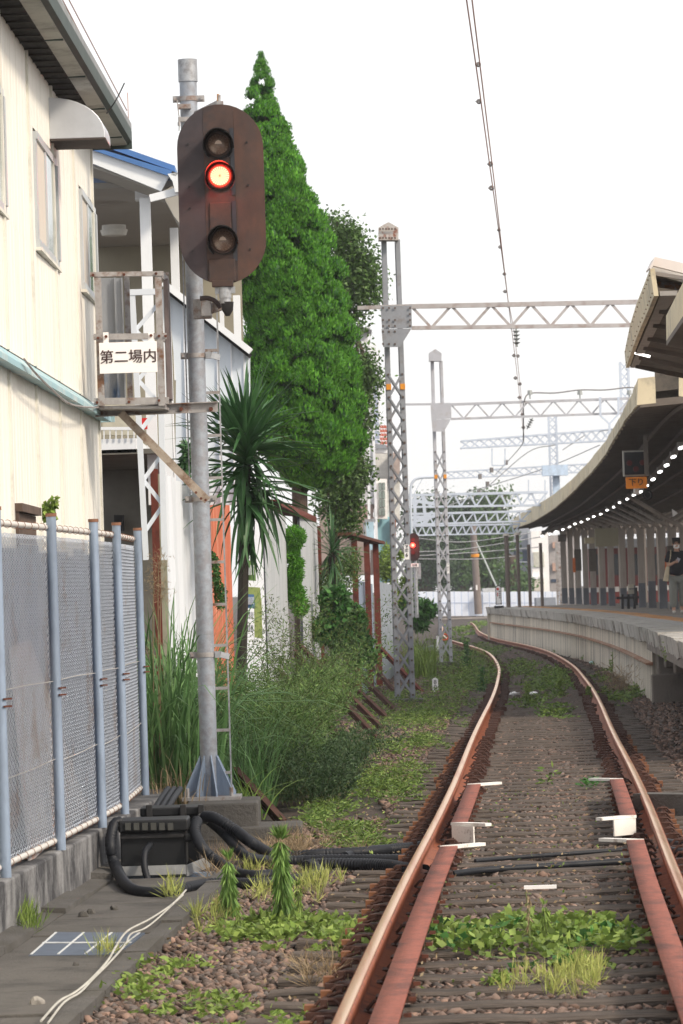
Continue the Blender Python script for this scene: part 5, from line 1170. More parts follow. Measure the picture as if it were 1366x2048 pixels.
# concrete pole with orange band
cpo = thing('concrete_pole', P(955, 1226, 190), 'brown-grey concrete pole with orange band in front of the big trees', 'pole')
q = MB(); q.tube([P(957, 1228, 185), P(946, 1050, 185)], [.19, .15], 10); q.build('shaft', mat('pole_concrete', (.2, .17, .16), .9, 0, .1, 2), cpo)
q = MB(); q.tube([P(950.2, 1114, 185), P(949.9, 1108, 185)], .2, 10); q.build('orange_band', m_ob_, cpo)
q = MB(); q.rect(952, 1170, 955, 1180, 184.7, .05); q.build('white_tag', m_whiteclean, cpo)
q = MB()
for (a, b) in (((953, 1085), (1000, 1190)), ((957, 1092), (1000, 1187))): q.bar(P(*a, 184), P(*b, 170), .04)
tag(q.build('stay_wires', mat('stay_grey', (.35, .38, .36), .6)), 'pair of stay wires slanting right from the concrete pole', 'wire')
# ---------------------------------------------------------------- contact wire, messenger wire
m_wireb = mat('wire_copper', (.42, .24, .2), .6); m_ins = mat('insulator_grey', (.28, .3, .3), .4); m_clipd = mat('clip_dark', (.16, .15, .15), .7)
def wpath(L): return [P(x, y, max(24., 4.45*FPX/(1160-y))) for x, y in L]
wA = [(928, -60), (933, 0), (956, 160), (982, 350), (1000, 480), (1012, 570), (1021, 640), (1032, 730), (1040, 800), (1047, 870)]
wB = [(936, -60), (944, 0), (966, 180), (988, 360), (1004, 500), (1016, 600), (1027, 655), (1036, 730), (1043, 800), (1048, 870)]
for L, lb in ((wA, 'left of the two overhead line wires running down from the top of the sky'), (wB, 'right of the two overhead line wires running down from the top of the sky')):
    q = MB(); q.tube(wpath(L), .0065, 5); tag(q.build('overhead_wire', m_wireb), lb, 'wire')
for k, (x, y) in enumerate(((957, 129), (958, 203), (981, 328), (983, 376), (998, 460), (1000, 494), (1009, 548), (1010, 583), (1017, 612), (1023, 655), (1028, 711), (1036, 712), (1031, 756), (1040, 768), (1039, 795), (1045, 829), (1047, 855))):
    p = P(x, y, 4.45*FPX/(1160-y)); d = p[1]; s = (5.2 if k in (0, 1, 2, 3) else 3.4)*d/FPX
    q = MB(); th = np.linspace(0, 6.283, 10); q.tube([p+[s*.7*math.cos(t), 0, s*.7*math.sin(t)] for t in th], s*.4, 5, cap=False); q.bar(p-[s*1.4, 0, 0], p+[s*.6, 0, 0], s*.35)
    tag(q.build('wire_clamp', m_clipd), ORD[k].replace('farthest', 'topmost')+' clamp from the top on the two overhead line wires', 'clamp', 'clamps on the overhead wires')
def insul(pts, d, lb):
    q = MB(); a, b = P(*pts[0], d), P(*pts[1], d); q.bar(a, b, .03)
    for t in (.2, .4, .6, .8): c = a+(b-a)*t; e = unit(b-a)*.015; q.tube([c-e, c+e], [.065, .025], 10)
    return tag(q.build('insulator', m_ins), lb, 'insulator')
insul(((1032, 656), (1034, 694)), 64, 'grey disc insulator hanging just under the nearest gantry beam')
insul(((1065, 836), (1054, 858)), 92, 'slanting grey disc insulator hanging under the second gantry beam')
for k, x in enumerate((1060, 1160, 1259)):
    c = P(x, 798, 91); q = MB(); q.bar(c, c+[0, 0, .17], .03); q.tube([c+[0, 0, .1], c+[0, 0, .2]], [.06, .05], 8); tag(q.build('post_insulator', m_ins), ['left', 'middle', 'right'][k]+' of three small insulators standing on the second gantry beam', 'insulator')
q = MB(); q.tube(smooth([P(1047, 880, 93), P(1047, 830, 92), P(1048, 805, 91), P(1060, 787, 91), P(1110, 786, 91), P(1160, 780, 91), P(1210, 780, 91), P(1259, 775, 91), P(1290, 780, 91)]), .015, 5); tag(q.build('feeder_cable', m_clipd), 'dark feeder cable looping down and along the second gantry beam', 'cable')
k = 0
for pts, lb in ((((1047, 870, 110), (1040, 895, 130), (990, 950, 170)), 'dark wire slanting left from the end of the overhead wires'),
    (((1110, 890, 150), (1055, 905, 150), (960, 985, 150), (900, 1010, 150)), 'thin wire sloping from the far mast down to the left'),
    (((1200, 890, 150), (1080, 940, 160), (900, 995, 170)), 'long thin wire sloping left across the far gantries'),
    (((830, 1076, 140), (930, 1084, 150), (1060, 1066, 160)), 'uppermost of the wires in front of the trees'), (((830, 1104, 140), (930, 1098, 150), (1080, 1074, 160)), 'second wire in front of the trees'),
    (((830, 1112, 140), (960, 1104, 150), (1080, 1094, 160)), 'third wire in front of the trees'), (((830, 1118, 140), (960, 1118, 150), (1030, 1112, 160)), 'lowest of the wires in front of the trees'),
    (((1200, 862, 150), (1300, 850, 130)), 'short wire beside the canopy edge'), (((1125, 900, 150), (1170, 870, 150)), 'slanting wire right of the far mast')):
    q = MB(); q.tube(smooth([P(*p) for p in pts]), .018, 4); tag(q.build('far_wire', mat('wire_far', (.3, .31, .33), .6)), lb, 'wire')
for i, (x, y) in enumerate(((960, 953), (983, 940), (1012, 925), (958, 985), (975, 968))):
    p = P(x, y, 160); q = MB(); q.box(p, (.12, .1, .2), .4); tag(q.build('wire_clamp', m_clipd), ['leftmost upper', 'middle upper', 'rightmost upper', 'left lower', 'right lower'][i]+' tiny clamp on the slanting far wires', 'clamp', 'clamps on the far wires')
# ================================================================ SECOND SIGNAL
s2 = thing('railway_signal', P(827, 1225, 84), 'small distant oval signal with red lamp lit, right of the near lattice mast', 'railway signal')
D2 = 84.
q = MB(); c = P(827.5, 1094, D2); r = .118; hh_ = .2; pts = [c+[r*math.cos(t), 0, hh_-0.02+r*math.sin(t)] for t in np.linspace(0, math.pi, 12)]+[c+[-r*math.cos(t), 0, -hh_+.02-r*math.sin(t)] for t in np.linspace(0, math.pi, 12)]
q.prism(pts, (0, .03, 0)); q.build('backplate', m_hood, s2)
q = MB(); a = P(825.5, 1090.5, D2-.03); q.tube([a, a+[0, .02, 0]], .05, 12); m_r2 = mat('lens_far_red', (1, .1, .06), .3); b9 = m_r2.node_tree.nodes['Principled BSDF']; b9.inputs['Emission Color'].default_value = (1, .06, .04, 1); b9.inputs['Emission Strength'].default_value = 3; l2_ = q.build('lens', m_r2, s2); q = MB(); q.tube([a-[0, .012, 0], a], .022, 10); q.build('lamp_core', m_redhot, l2_)
li = bpy.data.lights.new('lamp_glow', 'POINT'); li.energy = 5; li.color = (1, .03, .02); li.shadow_soft_size = .05; lo_ = bpy.data.objects.new('lamp_glow', li); COL.objects.link(lo_); lo_.location = a+[0, -.16, 0]
q = MB()
for y in (1079, 1106): a = P(826, y, D2-.02); q.tube([a, a+[0, .02, 0]], .04, 12)
q.build('dark_lens', mat('lens_dark_red', (.06, .012, .012), .3), s2)
q = MB(); q.tube([P(831, 1119, D2+.05), P(834, 1230, D2+.05)], .03, 8); q.build('pole', m_galv, s2)
q = MB(); q.rect(834, 1126, 842, 1158, D2+.1, .04); q.build('box', m_galv, s2)
s2s = thing('sign_board', P(830, 1135, D2), 'tiny white board with dark characters under the distant signal', 'sign'); q = MB(); q.rect(822, 1127, 837, 1134, D2-.03, .01); q.build('board', m_whiteclean, s2s); text('出発', .06, ink, s2s, P(829.5, 1130.5, D2-.036))
lmast('ladder_mast', 'thin lattice ladder mast below the distant signal', 821, 831, 1135, 1235, 85, m_galv, 9)
# ================================================================ FAR END: white hoarding, houses, sign, poles
wf_ = thing('white_hoarding', P(960, 1226, 235), 'long white panelled hoarding across the far end of the line', 'fence')
m_hoard = mat('hoarding_white', (.68, .73, .83), .5, 0, .03, 1); m_hj = mat('hoarding_joint', (.42, .5, .66), .6)
x = 826
while x < 1118:
    dd = 232+(x-826)*.05; q = MB(); q.rect(x, 1183-(x-826)*.0, x+12.2, 1232, dd, .06); q.build('panel', m_hoard, wf_); q = MB(); q.rect(x+12.2, 1183.5, x+14, 1232, dd+.03, .05); q.rect(x, 1205, x+12.2, 1206.2, dd-.03, .02); q.build('joint', m_hj, wf_); x += 14
q = MB(); q.rect(966, 1176, 1008, 1184, 236, 2); tag(q.build('low_roof', mat('low_roof', (.5, .52, .55), .7)), 'low pale flat roof just behind the white hoarding', 'roof')
def house(lb, x0, y0, x1, y1, d, m, wins=(), mw=None, extra=()):
    t = thing('far_house', P((x0+x1)/2, y1, d), lb, 'house'); q = MB(); q.rect(x0, y0, x1, y1, d, 8); q.build('wall', m, t)
    for (a, b, c, e) in wins: q = MB(); q.rect(a, b, c, e, d-.1, .15); w = q.build('window', mw or mat('far_glass', (.03, .05, .09), .15), t)
    for (a, b, c, e, mm, nm) in extra: q = MB(); q.rect(a, b, c, e, d-.25, .25); q.build(nm, mm, t)
    return t
m_hg = mat('house_grey', (.24, .26, .3), .8, 0, .05, .5)
house('dark grey house with navy windows behind the hoarding', 1026, 1050, 1062, 1195, 285, m_hg, ((1028, 1101, 1033, 1124), (1045, 1100, 1054, 1123), (1060, 1095, 1064, 1145), (1052, 1160, 1064, 1180)), extra=((1026, 1123, 1062, 1125, m_white, 'string_course'),))
house('white house with cream shutters at the platform end', 1064, 1062, 1098, 1195, 280, m_whiteclean, ((1067, 1104, 1079, 1134), (1080, 1104, 1088, 1134)), mat('shutter_cream', (.5, .5, .44), .7), ((1062, 1153, 1088, 1158, m_white, 'balcony'), (1068, 1158, 1088, 1182, mat('garage_cream', (.6, .56, .5), .7), 'garage_shutter')))
house('narrow brown and grey building right of the white house', 1099, 1070, 1150, 1195, 290, mat('house_taupe', (.33, .31, .31), .8), ((1102, 1158, 1118, 1164),), None, ((1105, 1084, 1114, 1096, mat('brick_tan', (.45, .3, .24), .8), 'tan_panel'), (1105, 1126, 1114, 1142, mat('brick_tan', (.45, .3, .24), .8), 'tan_panel')))
house('pale building glimpsed between the big trees and the grey house', 996, 1098, 1026, 1195, 300, mat('house_pale', (.48, .52, .54), .8), ((1000, 1135, 1008, 1165),), mat('far_glass2', (.2, .25, .26), .3))
house('small brown building at the right foot of the big trees', 980, 1130, 997, 1195, 275, mat('house_brown', (.12, .085, .09), .8), ((991, 1140, 995, 1160),))
for k, (x0, x1, y0) in enumerate(((1008, 1017, 1066), (1032, 1039, 1064), (1053, 1061, 1083), (1078, 1085, 1080))):
    d = 133; t = thing('platform_pole', P(x1, 1212, d)*[1, 1, 0]+[0, 0, ZP], ['leftmost and tallest', 'second from the left', 'third from the left', 'rightmost'][k]+' of four thin brown poles on the far platform end', 'pole')
    a, b = P(x0+1.5, y0+6, d), P(x1, 1213, d); b[2] = ZP; q = MB(); q.tube([b, [b[0], b[1], a[2]]], .055 if k else .075, 8); q.build('shaft', mat('pole_brown', (.16, .13, .115), .8), t)
    if k < 2: q = MB(); q.tube([[b[0], b[1], a[2]], [b[0], b[1], a[2]+.08]], [.13, .09], 10); q.build('lamp_cap', mat('cap_tan', (.4, .36, .32), .7), t)
sg2 = thing('warning_sign', P(996, 1212, 132)*[1, 1, 0]+[0, 0, ZP], 'narrow rounded white warning sign standing on the far platform end', 'sign')
c = P(997, 1190, 131); 
q = MB(); w, h = .1, .32; pts = [c+[w*math.cos(t), 0, h-w+w*math.sin(t)] for t in np.linspace(0, math.pi, 8)]+[c+[-w, 0, -h], c+[w, 0, -h]]; q.prism(pts, (0, .05, 0)); q.build('frame', m_blackr, sg2)
q = MB(); w = .075; q.prism([p+[0, -.012, 0] for p in [c+[w*math.cos(t), 0, h-.1+w*math.sin(t)] for t in np.linspace(0, math.pi, 8)]+[c+[-w, 0, -h+.03], c+[w, 0, -h+.03]]], (0, .01, 0)); q.build('face', m_whiteclean, sg2)
q = MB(); q.tube([c+[-.02, -.03, .2], c+[-.02, -.02, .2]], .045, 10); q.box(c+[-.03, -.02, .02], (.03, .005, .12)); q.build('red_mark', mat('mark_red', (.55, .08, .07), .6), sg2)
q = MB()
for k in range(4): q.box(c+[.035, -.02, .12-.07*k], (.03, .005, .04))
q.build('dark_marks', ink, sg2); q = MB(); q.box((c[0], c[1], ZP+.04), (.3, .3, .08)); q.build('foot', m_blackr, sg2)
q = MB(); q.rect(1072, 1195, 1112, 1213, 220, 2); tag(q.build('grey_container', mat('container_grey', (.22, .24, .28), .7), bevel=.02), 'low grey tank behind the rightmost platform pole', 'container')
# cross track and timber steps far away
q = MB()
for y, xa, xb in ((1229, 870, 985), (1233, 862, 990), (1238, 880, 990)): a, b = G(xa, y, -.1), G(xb, y, -.1); b[1] = a[1]; q.bar(a, b, .25, .1); tag(q.build('crossing_board', mat('boards_grey', (.3, .27, .25), .9)), {1229: 'farthest', 1233: 'middle', 1238: 'nearest'}[y]+' of three weathered crossing boards beyond the platform end', 'board'); q = MB()
# ================================================================ SMALL LINESIDE THINGS
mk = thing('marker_post', G(871, 1385), 'small white marker post with black figures 8 and 0 left of the track', 'marker')
c = G(871, 1384); d = c[1]; w = .05; h = (1384-1355)*d/FPX
q = MB(); q.prism([c+[-w, 0, 0], c+[w, 0, 0], c+[w, 0, h-.03], c+[.0, 0, h], c+[-w, 0, h-.03]], (0, .04, 0)); q.build('post', m_whiteclean, mk)
for s, z in (('8', h*.68), ('0', h*.35)): text(s, .1, ink, mk, c+[0, -.003, z])
b2_ = thing('bollard', G(709, 1535), 'little white and black marker stub at the edge of the weeds', 'marker'); c = G(709, 1535); q = MB(); q.tube([c, c+[0, 0, .07]], .028, 10); q.build('base', m_whiteclean, b2_); q = MB(); q.tube([c+[0, 0, .07], c+[0, 0, .085]], .029, 10); q.build('band', m_blackr, b2_); q = MB(); q.tube([c+[0, 0, .085], c+[0, 0, .12]], [.028, .005], 10); q.build('tip', m_whiteclean, b2_)
b3 = thing('bollard', G(880, 1302), 'white bollard with orange ring behind the farther lattice mast', 'bollard'); c = G(878, 1302); q = MB(); q.tube([c, c+[0, 0, .45]], .07, 10); q.build('post', m_whiteclean, b3); q = MB(); th = np.linspace(0, 6.283, 16); cc_ = P(889, 1274, c[1]-.2); q.tube([cc_+[.11*math.cos(t), 0, .09*math.sin(t)] for t in th], .025, 6, cap=False); q.build('orange_ring', mat('ring_orange', (.8, .12, .04), .5), b3)
q = MB(); q.px([(842, 1296), (868, 1291), (870, 1298), (848, 1303)], 88, .6); tag(q.build('cabinet', mat('cab_grey', (.24, .26, .3), .7)), 'low grey trackside cabinet in the tall grass left of the pale mast', 'cabinet')
import bmesh
for (x, y, lb, nm, m) in ((1030, 1391, 'crumpled white paper lying between the rails left side', 'paper', m_whiteclean), (1068, 1391, 'small crumpled white scrap between the rails', 'paper', m_whiteclean), (1185, 1327, 'pale crushed plastic bottle on the gravel below the platform wall', 'bottle', mat('bottle_pale', (.55, .75, .75), .25))):
    bm = bmesh.new(); bmesh.ops.create_icosphere(bm, subdivisions=2, radius=.06)
    for v in bm.verts: v.co *= 1+random.gauss(0, .2); v.co.z *= .5; v.co.x *= 1.3
    me = bpy.data.meshes.new(nm); bm.to_mesh(me); bm.free(); me.materials.append(m); o = bpy.data.objects.new(nm, me); COL.objects.link(o); o.location = G(x, y)+[0, 0, .03]; tag(o, lb, nm if nm != 'paper' else 'litter')
# ================================================================ TILED WHITE HOUSE AND NEIGHBOUR BEHIND THE TREES
th_ = thing('tiled_house', P(740, 1150, 92), 'tall white tiled house with brown lower band behind the broadleaf tree', 'house')
DT_ = 92
m_tile1 = mat('tile_white', (.74, .75, .78), .5, 0, .04, 3); m_tile2 = mat('tile_brown', (.36, .27, .24), .7, 0, .12, 6)
# tiles in courses
q = MB(); q.rect(640, 655, 746, 1010, DT_+.05, 6); q.build('wall', mat('grout_grey', (.58, .58, .6), .8), th_)
q = MB(); q.rect(640, 1010, 748, 1150, DT_+.05, 6); q.build('wall', mat('grout_brown', (.3, .24, .22), .8), th_)
a, b = P(686, 700, DT_), P(746, 700, DT_); zA, zB_ = P(716, 660, DT_)[2], P(716, 1008, DT_)[2]
tm = MB(); tm.box((0, 0, 0), (.196, .02, .094)); tmo = mk_mesh(tm, m_tile1, 'wall_tile'); tm2 = mk_mesh(MB().box((0, 0, 0), (.196, .02, .094)), m_tile2, 'wall_tile')
zc_ = zB_; r_ = 0; org_ = org(th_); XR = P(747, 1000, DT_)[0]
tl_ = []
for r_ in range(int((P(716, 840, DT_)[2]-P(716, 1060, DT_)[2])/.1)):
    z = P(716, 1060, DT_)[2]+.05+r_*.1
    for cidx in range(4):
        xx = XR-.1-cidx*.2-(.1 if r_ % 2 else 0)
        if cidx == 0 and r_ % 2: pass
        o = link(tm2 if z < zB_ else tmo, 'tile', th_, np.array([xx, DT_+.045, z])-org_)
q = MB(); q.rect(746, 690, 751, 1150, DT_-.05, .2); q.build('corner_trim', m_white, th_)
q = MB(); q.px([(706, 651), (716, 650), (744, 660), (742, 666), (706, 657)], DT_-.3, 1.5); q.build('roof_edge', mat('roof_dark_grey', (.12, .12, .13), .7), th_)
q = MB(); q.bar(P(715, 684, DT_-.3), P(742, 690, DT_-.3), .08); q.bar(P(738, 668, DT_-.3), P(738, 1140, DT_-.3), .06); q.build('downpipe', m_white, th_)
nb = thing('bay_window_house', P(765, 1150, 100), 'cyan and white house with red roof tiles and bay window behind the lattice mast', 'house')
def nbp(pts, d, th, nm, m): q = MB(); q.px(pts, d, th); return q.build(nm, m, nb)
nbp([(742, 685), (760, 685), (760, 890), (742, 890)], 99, 5, 'upper_wall', m_white)
for k, y in enumerate(range(735, 886, 9)): nbp([(743+k*.2, y), (752+k*.45, y+.8), (753+k*.45, y+8), (743+k*.2, y+7.2)], 97.5-k*.03, .1, 'roof_slat', mat('roof_slat_blue', (.33, .38, .5), .6, 0, .05, 3))
for r_ in range(6):
    for cidx in range(4):
        x, y = 757+cidx*5.4+(r_ % 2)*2, 850+r_*8
        nbp([(x, y), (x+5, y+1.2), (x+5.4, y+7), (x+.3, y+6)], 99.5-r_*.06, .12, 'roof_tile', mat('roof_tile_red', (.42, .13, .09), .7, 0, .2, 8))
nbp([(742, 886), (772, 890), (776, 897), (746, 897)], 97, .8, 'eave', m_hg); nbp([(746, 897), (776, 897), (774, 906), (747, 905)], 97.1, .6, 'gutter', m_white)
nbp([(750, 905), (800, 905), (800, 1040), (750, 1040)], 98.5, 4, 'middle_wall', mat('wall_offwhite', (.6, .6, .58), .7)); nbp([(753, 1032), (784, 1034), (784, 1165), (755, 1165)], 98.2, 4, 'cyan_wall', mat('wall_cyan', (.3, .56, .66), .7, 0, .05, 2))
w_ = nbp([(752, 957), (774, 958), (775, 1038), (753, 1037)], 97.6, .5, 'window', m_whiteclean)
for c0 in (757.5, 764.5):
    for k in range(4):
        q = MB(); y = 965+k*17; q.px([(c0, y), (c0+5.5, y), (c0+5.8, y+15), (c0+.3, y+15)], 97.55, .06); q.build('pane', mat('pane_grey_green', (.22, .27, .26), .2), w_)
nbp([(785, 905), (800, 905), (800, 960), (785, 960)], 98, 4, 'side_bay', mat('wall_tan', (.36, .3, .28), .7)); nbp([(783, 1035), (792, 1035), (792, 1165), (783, 1165)], 98, 1, 'rust_trim', mat('trim_terracotta', (.3, .14, .1), .8))
sl = thing('street_lamp', P(730, 1100, 80), 'grey street lamp on a thin pole against the brown tiles', 'street lamp'); q = MB(); q.tube([P(731, 1085, 80), P(729, 1045, 80)], .03, 8); q.build('pole', m_galv, sl); q = MB(); q.bar(P(729, 1042, 80), P(751, 1040, 80), .09, .06); q.build('lamp_head', m_galv, sl); 
q = MB(); q.rect(731, 1042, 748, 1100, 81, .2); tag(q.build('meter_box', mat('cyan_glass', (.4, .55, .65), .3)), 'pale cabinet fixed beside the street lamp', 'cabinet')
# ================================================================ VEGETATION
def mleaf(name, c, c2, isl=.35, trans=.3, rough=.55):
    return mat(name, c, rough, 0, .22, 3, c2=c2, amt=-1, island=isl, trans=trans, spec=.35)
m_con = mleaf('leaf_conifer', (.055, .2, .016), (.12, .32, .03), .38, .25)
m_brd = mleaf('leaf_broad', (.055, .11, .03), (.11, .2, .05), .4)
m_yuc = mleaf('leaf_yucca', (.035, .1, .035), (.075, .17, .06), .3, .12, .4)
m_mis = mleaf('grass_tall', (.07, .16, .05), (.15, .27, .1), .4)
m_shr = mleaf('leaf_feathery', (.06, .13, .03), (.15, .23, .065), .45)
m_vin = mleaf('leaf_vine', (.03, .1, .025), (.07, .2, .04), .4)
m_wed = mleaf('leaf_weed', (.12, .2, .035), (.25, .34, .08), .45)
m_wed2 = mleaf('leaf_weed_yellow', (.3, .36, .09), (.45, .46, .15), .35)
m_dry = mleaf('grass_dry', (.3, .22, .13), (.22, .17, .1), .3, .1)
m_bark = mat('bark', (.09, .065, .05), .95, 0, .25, 8, bump=.5)
def crown(name, par, C, A, L, w, m, out=None):
    V, F = leaves(C, A, L, w, out); o = npmesh(name, V, F, m, par); return o
def sph(n): return unit(rng.normal(size=(n, 3)))
# ---- big conifer: upright puffs of scale sprays
def conifer():
    d = 61; Y = np.array([100, 130, 150, 200, 260, 300, 350, 400, 450, 500, 560, 610, 665, 720, 770, 810, 860, 900, 935, 965])
    Lx = np.array([519, 509, 504, 487, 482, 478, 474, 470, 468, 470, 474, 482, 492, 488, 484, 486, 496, 520, 560, 585]); Rx = np.array([526, 534, 542, 553, 575, 590, 612, 636, 652, 668, 680, 694, 706, 716, 722, 724, 722, 718, 700, 655])
    base = P(598, 1100, d); base[2] = -.2; t = thing('conifer_tree', base, 'tall bright green conical cypress towering behind the signal', 'tree')
    q = MB(); q.tube(smooth([base, P(596, 900, d), P(570, 600, d), P(530, 200, d)]), [.12]*6+[.09]*6+[.05]*6+[.02], 8); q.build('trunk', m_bark, t)
    C, A, S_, U = [], [], [], []; core = []
    import bmesh
    bm = bmesh.new(); bmesh.ops.create_icosphere(bm, subdivisions=1, radius=1.); bv = np.array([v.co[:] for v in bm.verts]); bf = np.array([[v.index for v in f.verts] for f in bm.faces]); bm.free()
    for k in range(1350):
        y = 100+865*(rng.random()**.62); l, r = np.interp(y, Y, Lx), np.interp(y, Y, Rx); rad = (r-l)/2*d/FPX; c0 = P((l+r)/2, y, d)
        ps = (.065+.085*min(1, (y-95)/350))*rng.uniform(.65, 1.35)
        th = rng.random()*2*math.pi; f = rng.uniform(.84, 1.05) if rng.random() < .85 else rng.uniform(.4, .8)
        lob = 1+.06*math.sin(th*5+y*.05)+.05*math.sin(th*3-y*.09)+.03*math.sin(y*.13)
        pc = c0+np.array([math.cos(th)*(rad-ps*.6)*f*lob, math.sin(th)*(rad-ps*.6)*f*lob, 0])
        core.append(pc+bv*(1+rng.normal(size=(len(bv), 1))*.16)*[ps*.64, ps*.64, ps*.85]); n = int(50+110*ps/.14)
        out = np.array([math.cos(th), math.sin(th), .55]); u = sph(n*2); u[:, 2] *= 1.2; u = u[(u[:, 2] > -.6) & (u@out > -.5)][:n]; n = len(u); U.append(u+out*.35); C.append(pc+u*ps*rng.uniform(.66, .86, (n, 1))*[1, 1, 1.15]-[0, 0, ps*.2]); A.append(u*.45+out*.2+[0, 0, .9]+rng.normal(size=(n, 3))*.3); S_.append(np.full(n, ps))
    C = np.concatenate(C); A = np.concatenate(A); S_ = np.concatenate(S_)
    nb = len(bv); npmesh('crown_core', np.concatenate(core), (bf[None]+(np.arange(len(core))*nb)[:, None, None]).reshape(-1, 3), mleaf('leaf_conifer_shade', (.015, .075, .008), (.02, .1, .01), .3, .05), t)  # dark inner green paints the shade in crevices between the sprays
    crown('crown', t, C, A, S_*.4*rng.uniform(.6, 1.3, len(S_)), S_*.2, m_con, np.concatenate(U))
conifer()
def blob_tree(nm, lb, blobs, d, dens, L, w, m, trunk, cat='tree', spread=.8):
    t = thing(nm, trunk[0], lb, cat); q = MB(); q.tube(smooth(trunk), np.linspace(trunk_r, trunk_r*.5, len(smooth(trunk))), 8); q.build('trunk', m_bark, t)
    C = []; q = MB()
    for (x, y, rx, ry, k) in blobs:
        c = P(x, y, d); s = d/FPX; n = int(rx*ry*dens*k); nc_ = max(6, n//28)
        cc = c+sph(nc_)*np.array([rx*s, min(rx, ry)*s, ry*s])*(rng.random((nc_, 1))**.38)
        for p in cc:
            m_ = 28; C.append(p+rng.normal(size=(m_, 3))*L*1.3)
        for p in cc[::5]: q.bar(trunk[-1]*.3+c*.7, p, .012*d/40)
    q.build('limbs', m_bark, t)['kind'] = 'stuff'
    C = np.concatenate(C); A = sph(len(C))+[0, 0, -.1]; crown('crown', t, C, A, L*rng.uniform(.7, 1.3, len(C)), w, m); return t
trunk_r = .09
blob_tree('broadleaf_tree', 'dark glossy broadleaf tree reaching past the right side of the tall conifer', [(672, 470, 26, 34, 1), (700, 500, 32, 50, 1), (725, 560, 32, 52, 1), (700, 590, 26, 50, .9), (748, 590, 13, 18, .6), (716, 650, 18, 20, .5), (722, 740, 26, 40, 1), (738, 780, 17, 34, .8), (720, 840, 26, 40, .9), (690, 930, 46, 34, 1.1), (706, 960, 28, 36, 1), (672, 990, 46, 32, 1.2), (690, 1030, 38, 26, 1)], 66, 1.25, .085, .042, m_brd, [P(668, 1200, 66), P(672, 1000, 66), P(690, 700, 66), P(700, 520, 66)])
# ---- yuccas: every blade a part
def yucca_mesh(L, w, droop, seed):
    n = 7; V = []; F = []; r = np.random.default_rng(seed)
    for i in range(n):
        t = i/(n-1); ww = w*(1-t)**.7*(.55+1.2*t if t < .4 else 1.03)*.5; x = L*t; z = -droop*t*t*L
        V += [(x, -ww, z+ww*.5), (x, 0, z), (x, ww, z+ww*.5)]
    F = [(i*3+j, i*3+j+1, i*3+4+j, i*3+3+j) for i in range(n-1) for j in range(2)]
    me = bpy.data.meshes.new('blade'); me.from_pydata(V, [], F); me.materials.append(m_yuc); me.polygons.foreach_set('use_smooth', [True]*len(F)); return me
def yucca(nm, lb, c, foot, nl, L, w, hang=.25):
    t = thing(nm, foot, lb, 'plant'); q = MB(); q.tube(smooth([foot, (foot+c)/2+[.0, 0, 0], c]), .048, 8); q.build('trunk', mat('yucca_trunk', (.03, .026, .022), .95), t)
    ms = [yucca_mesh(L*k, w, dr, i) for i, (k, dr) in enumerate(((1, .1), (.9, .35), (1.05, .05), (.85, .7), (1., .2)))]
    for i in range(nl):
        el = R(rng.uniform(-80, 20)) if rng.random() < .45 else R(rng.uniform(0, 88)); az = rng.random()*6.283
        me = ms[3] if el < -.3 else ms[rng.integers(5)]
        o = bpy.data.objects.new('blade', me); COL.objects.link(o); o.parent = t; zz = rng.uniform(-hang, .05) if el < .3 else rng.uniform(-.3*hang, .15)
        o.location = tuple(c-foot+[0, 0, zz]); o.rotation_euler = (rng.uniform(-.4, .4), -el, az); s = rng.uniform(.75, 1.1); o.scale = (s, s, s)
cy = P(492, 905, 36); yucca('yucca_plant', 'large spiky yucca with sword leaves behind the pole, crown above the orange sheet', cy, P(478, 1575, 36), 250, .78, .075, .5)
cy = P(664, 1105, 60); yucca('yucca_plant', 'smaller yucca sprouting among the shrubs in front of the red posts', cy, P(668, 1380, 60), 110, .6, .035, .3)
# ---- topiary shrub
t = thing('topiary_shrub', P(590, 1230, 54), 'clipped bright green shrub with a ball top between the grey panels', 'shrub')
C = []
for (x, y, r_, n) in ((589, 1076, 22, 2600), (583, 1110, 15, 900), (588, 1150, 18, 1700), (590, 1190, 20, 1900), (572, 1085, 9, 400), (600, 1215, 18, 900), (585, 1095, 14, 900), (592, 1130, 15, 1100), (586, 1170, 17, 1100)):
    c = P(x, y, 54); s = 54/FPX; C.append(c+sph(n)*r_*s*rng.uniform(.7, 1.02, (n, 1)))
C = np.concatenate(C); crown('crown', t, C, sph(len(C))+[0, 0, .5], .06, .016, m_con)
def bush(nm, lb, blobs, d, dens, L, w, m, cat='bush', kind=None):
    C = []
    for (x, y, rx, ry) in blobs:
        c = P(x, y, d); s = d/FPX; n = int(rx*ry*dens); C.append(c+sph(n)*np.array([rx*s, max(rx, ry)*.7*s, ry*s])*(rng.random((n, 1))**.4))
    C = np.concatenate(C); V, F = leaves(C, sph(len(C))+[0, 0, -.4], L*rng.uniform(.6, 1.3, len(C)), w); return tag(npmesh(nm, V, F, m), lb, cat, kind=kind)
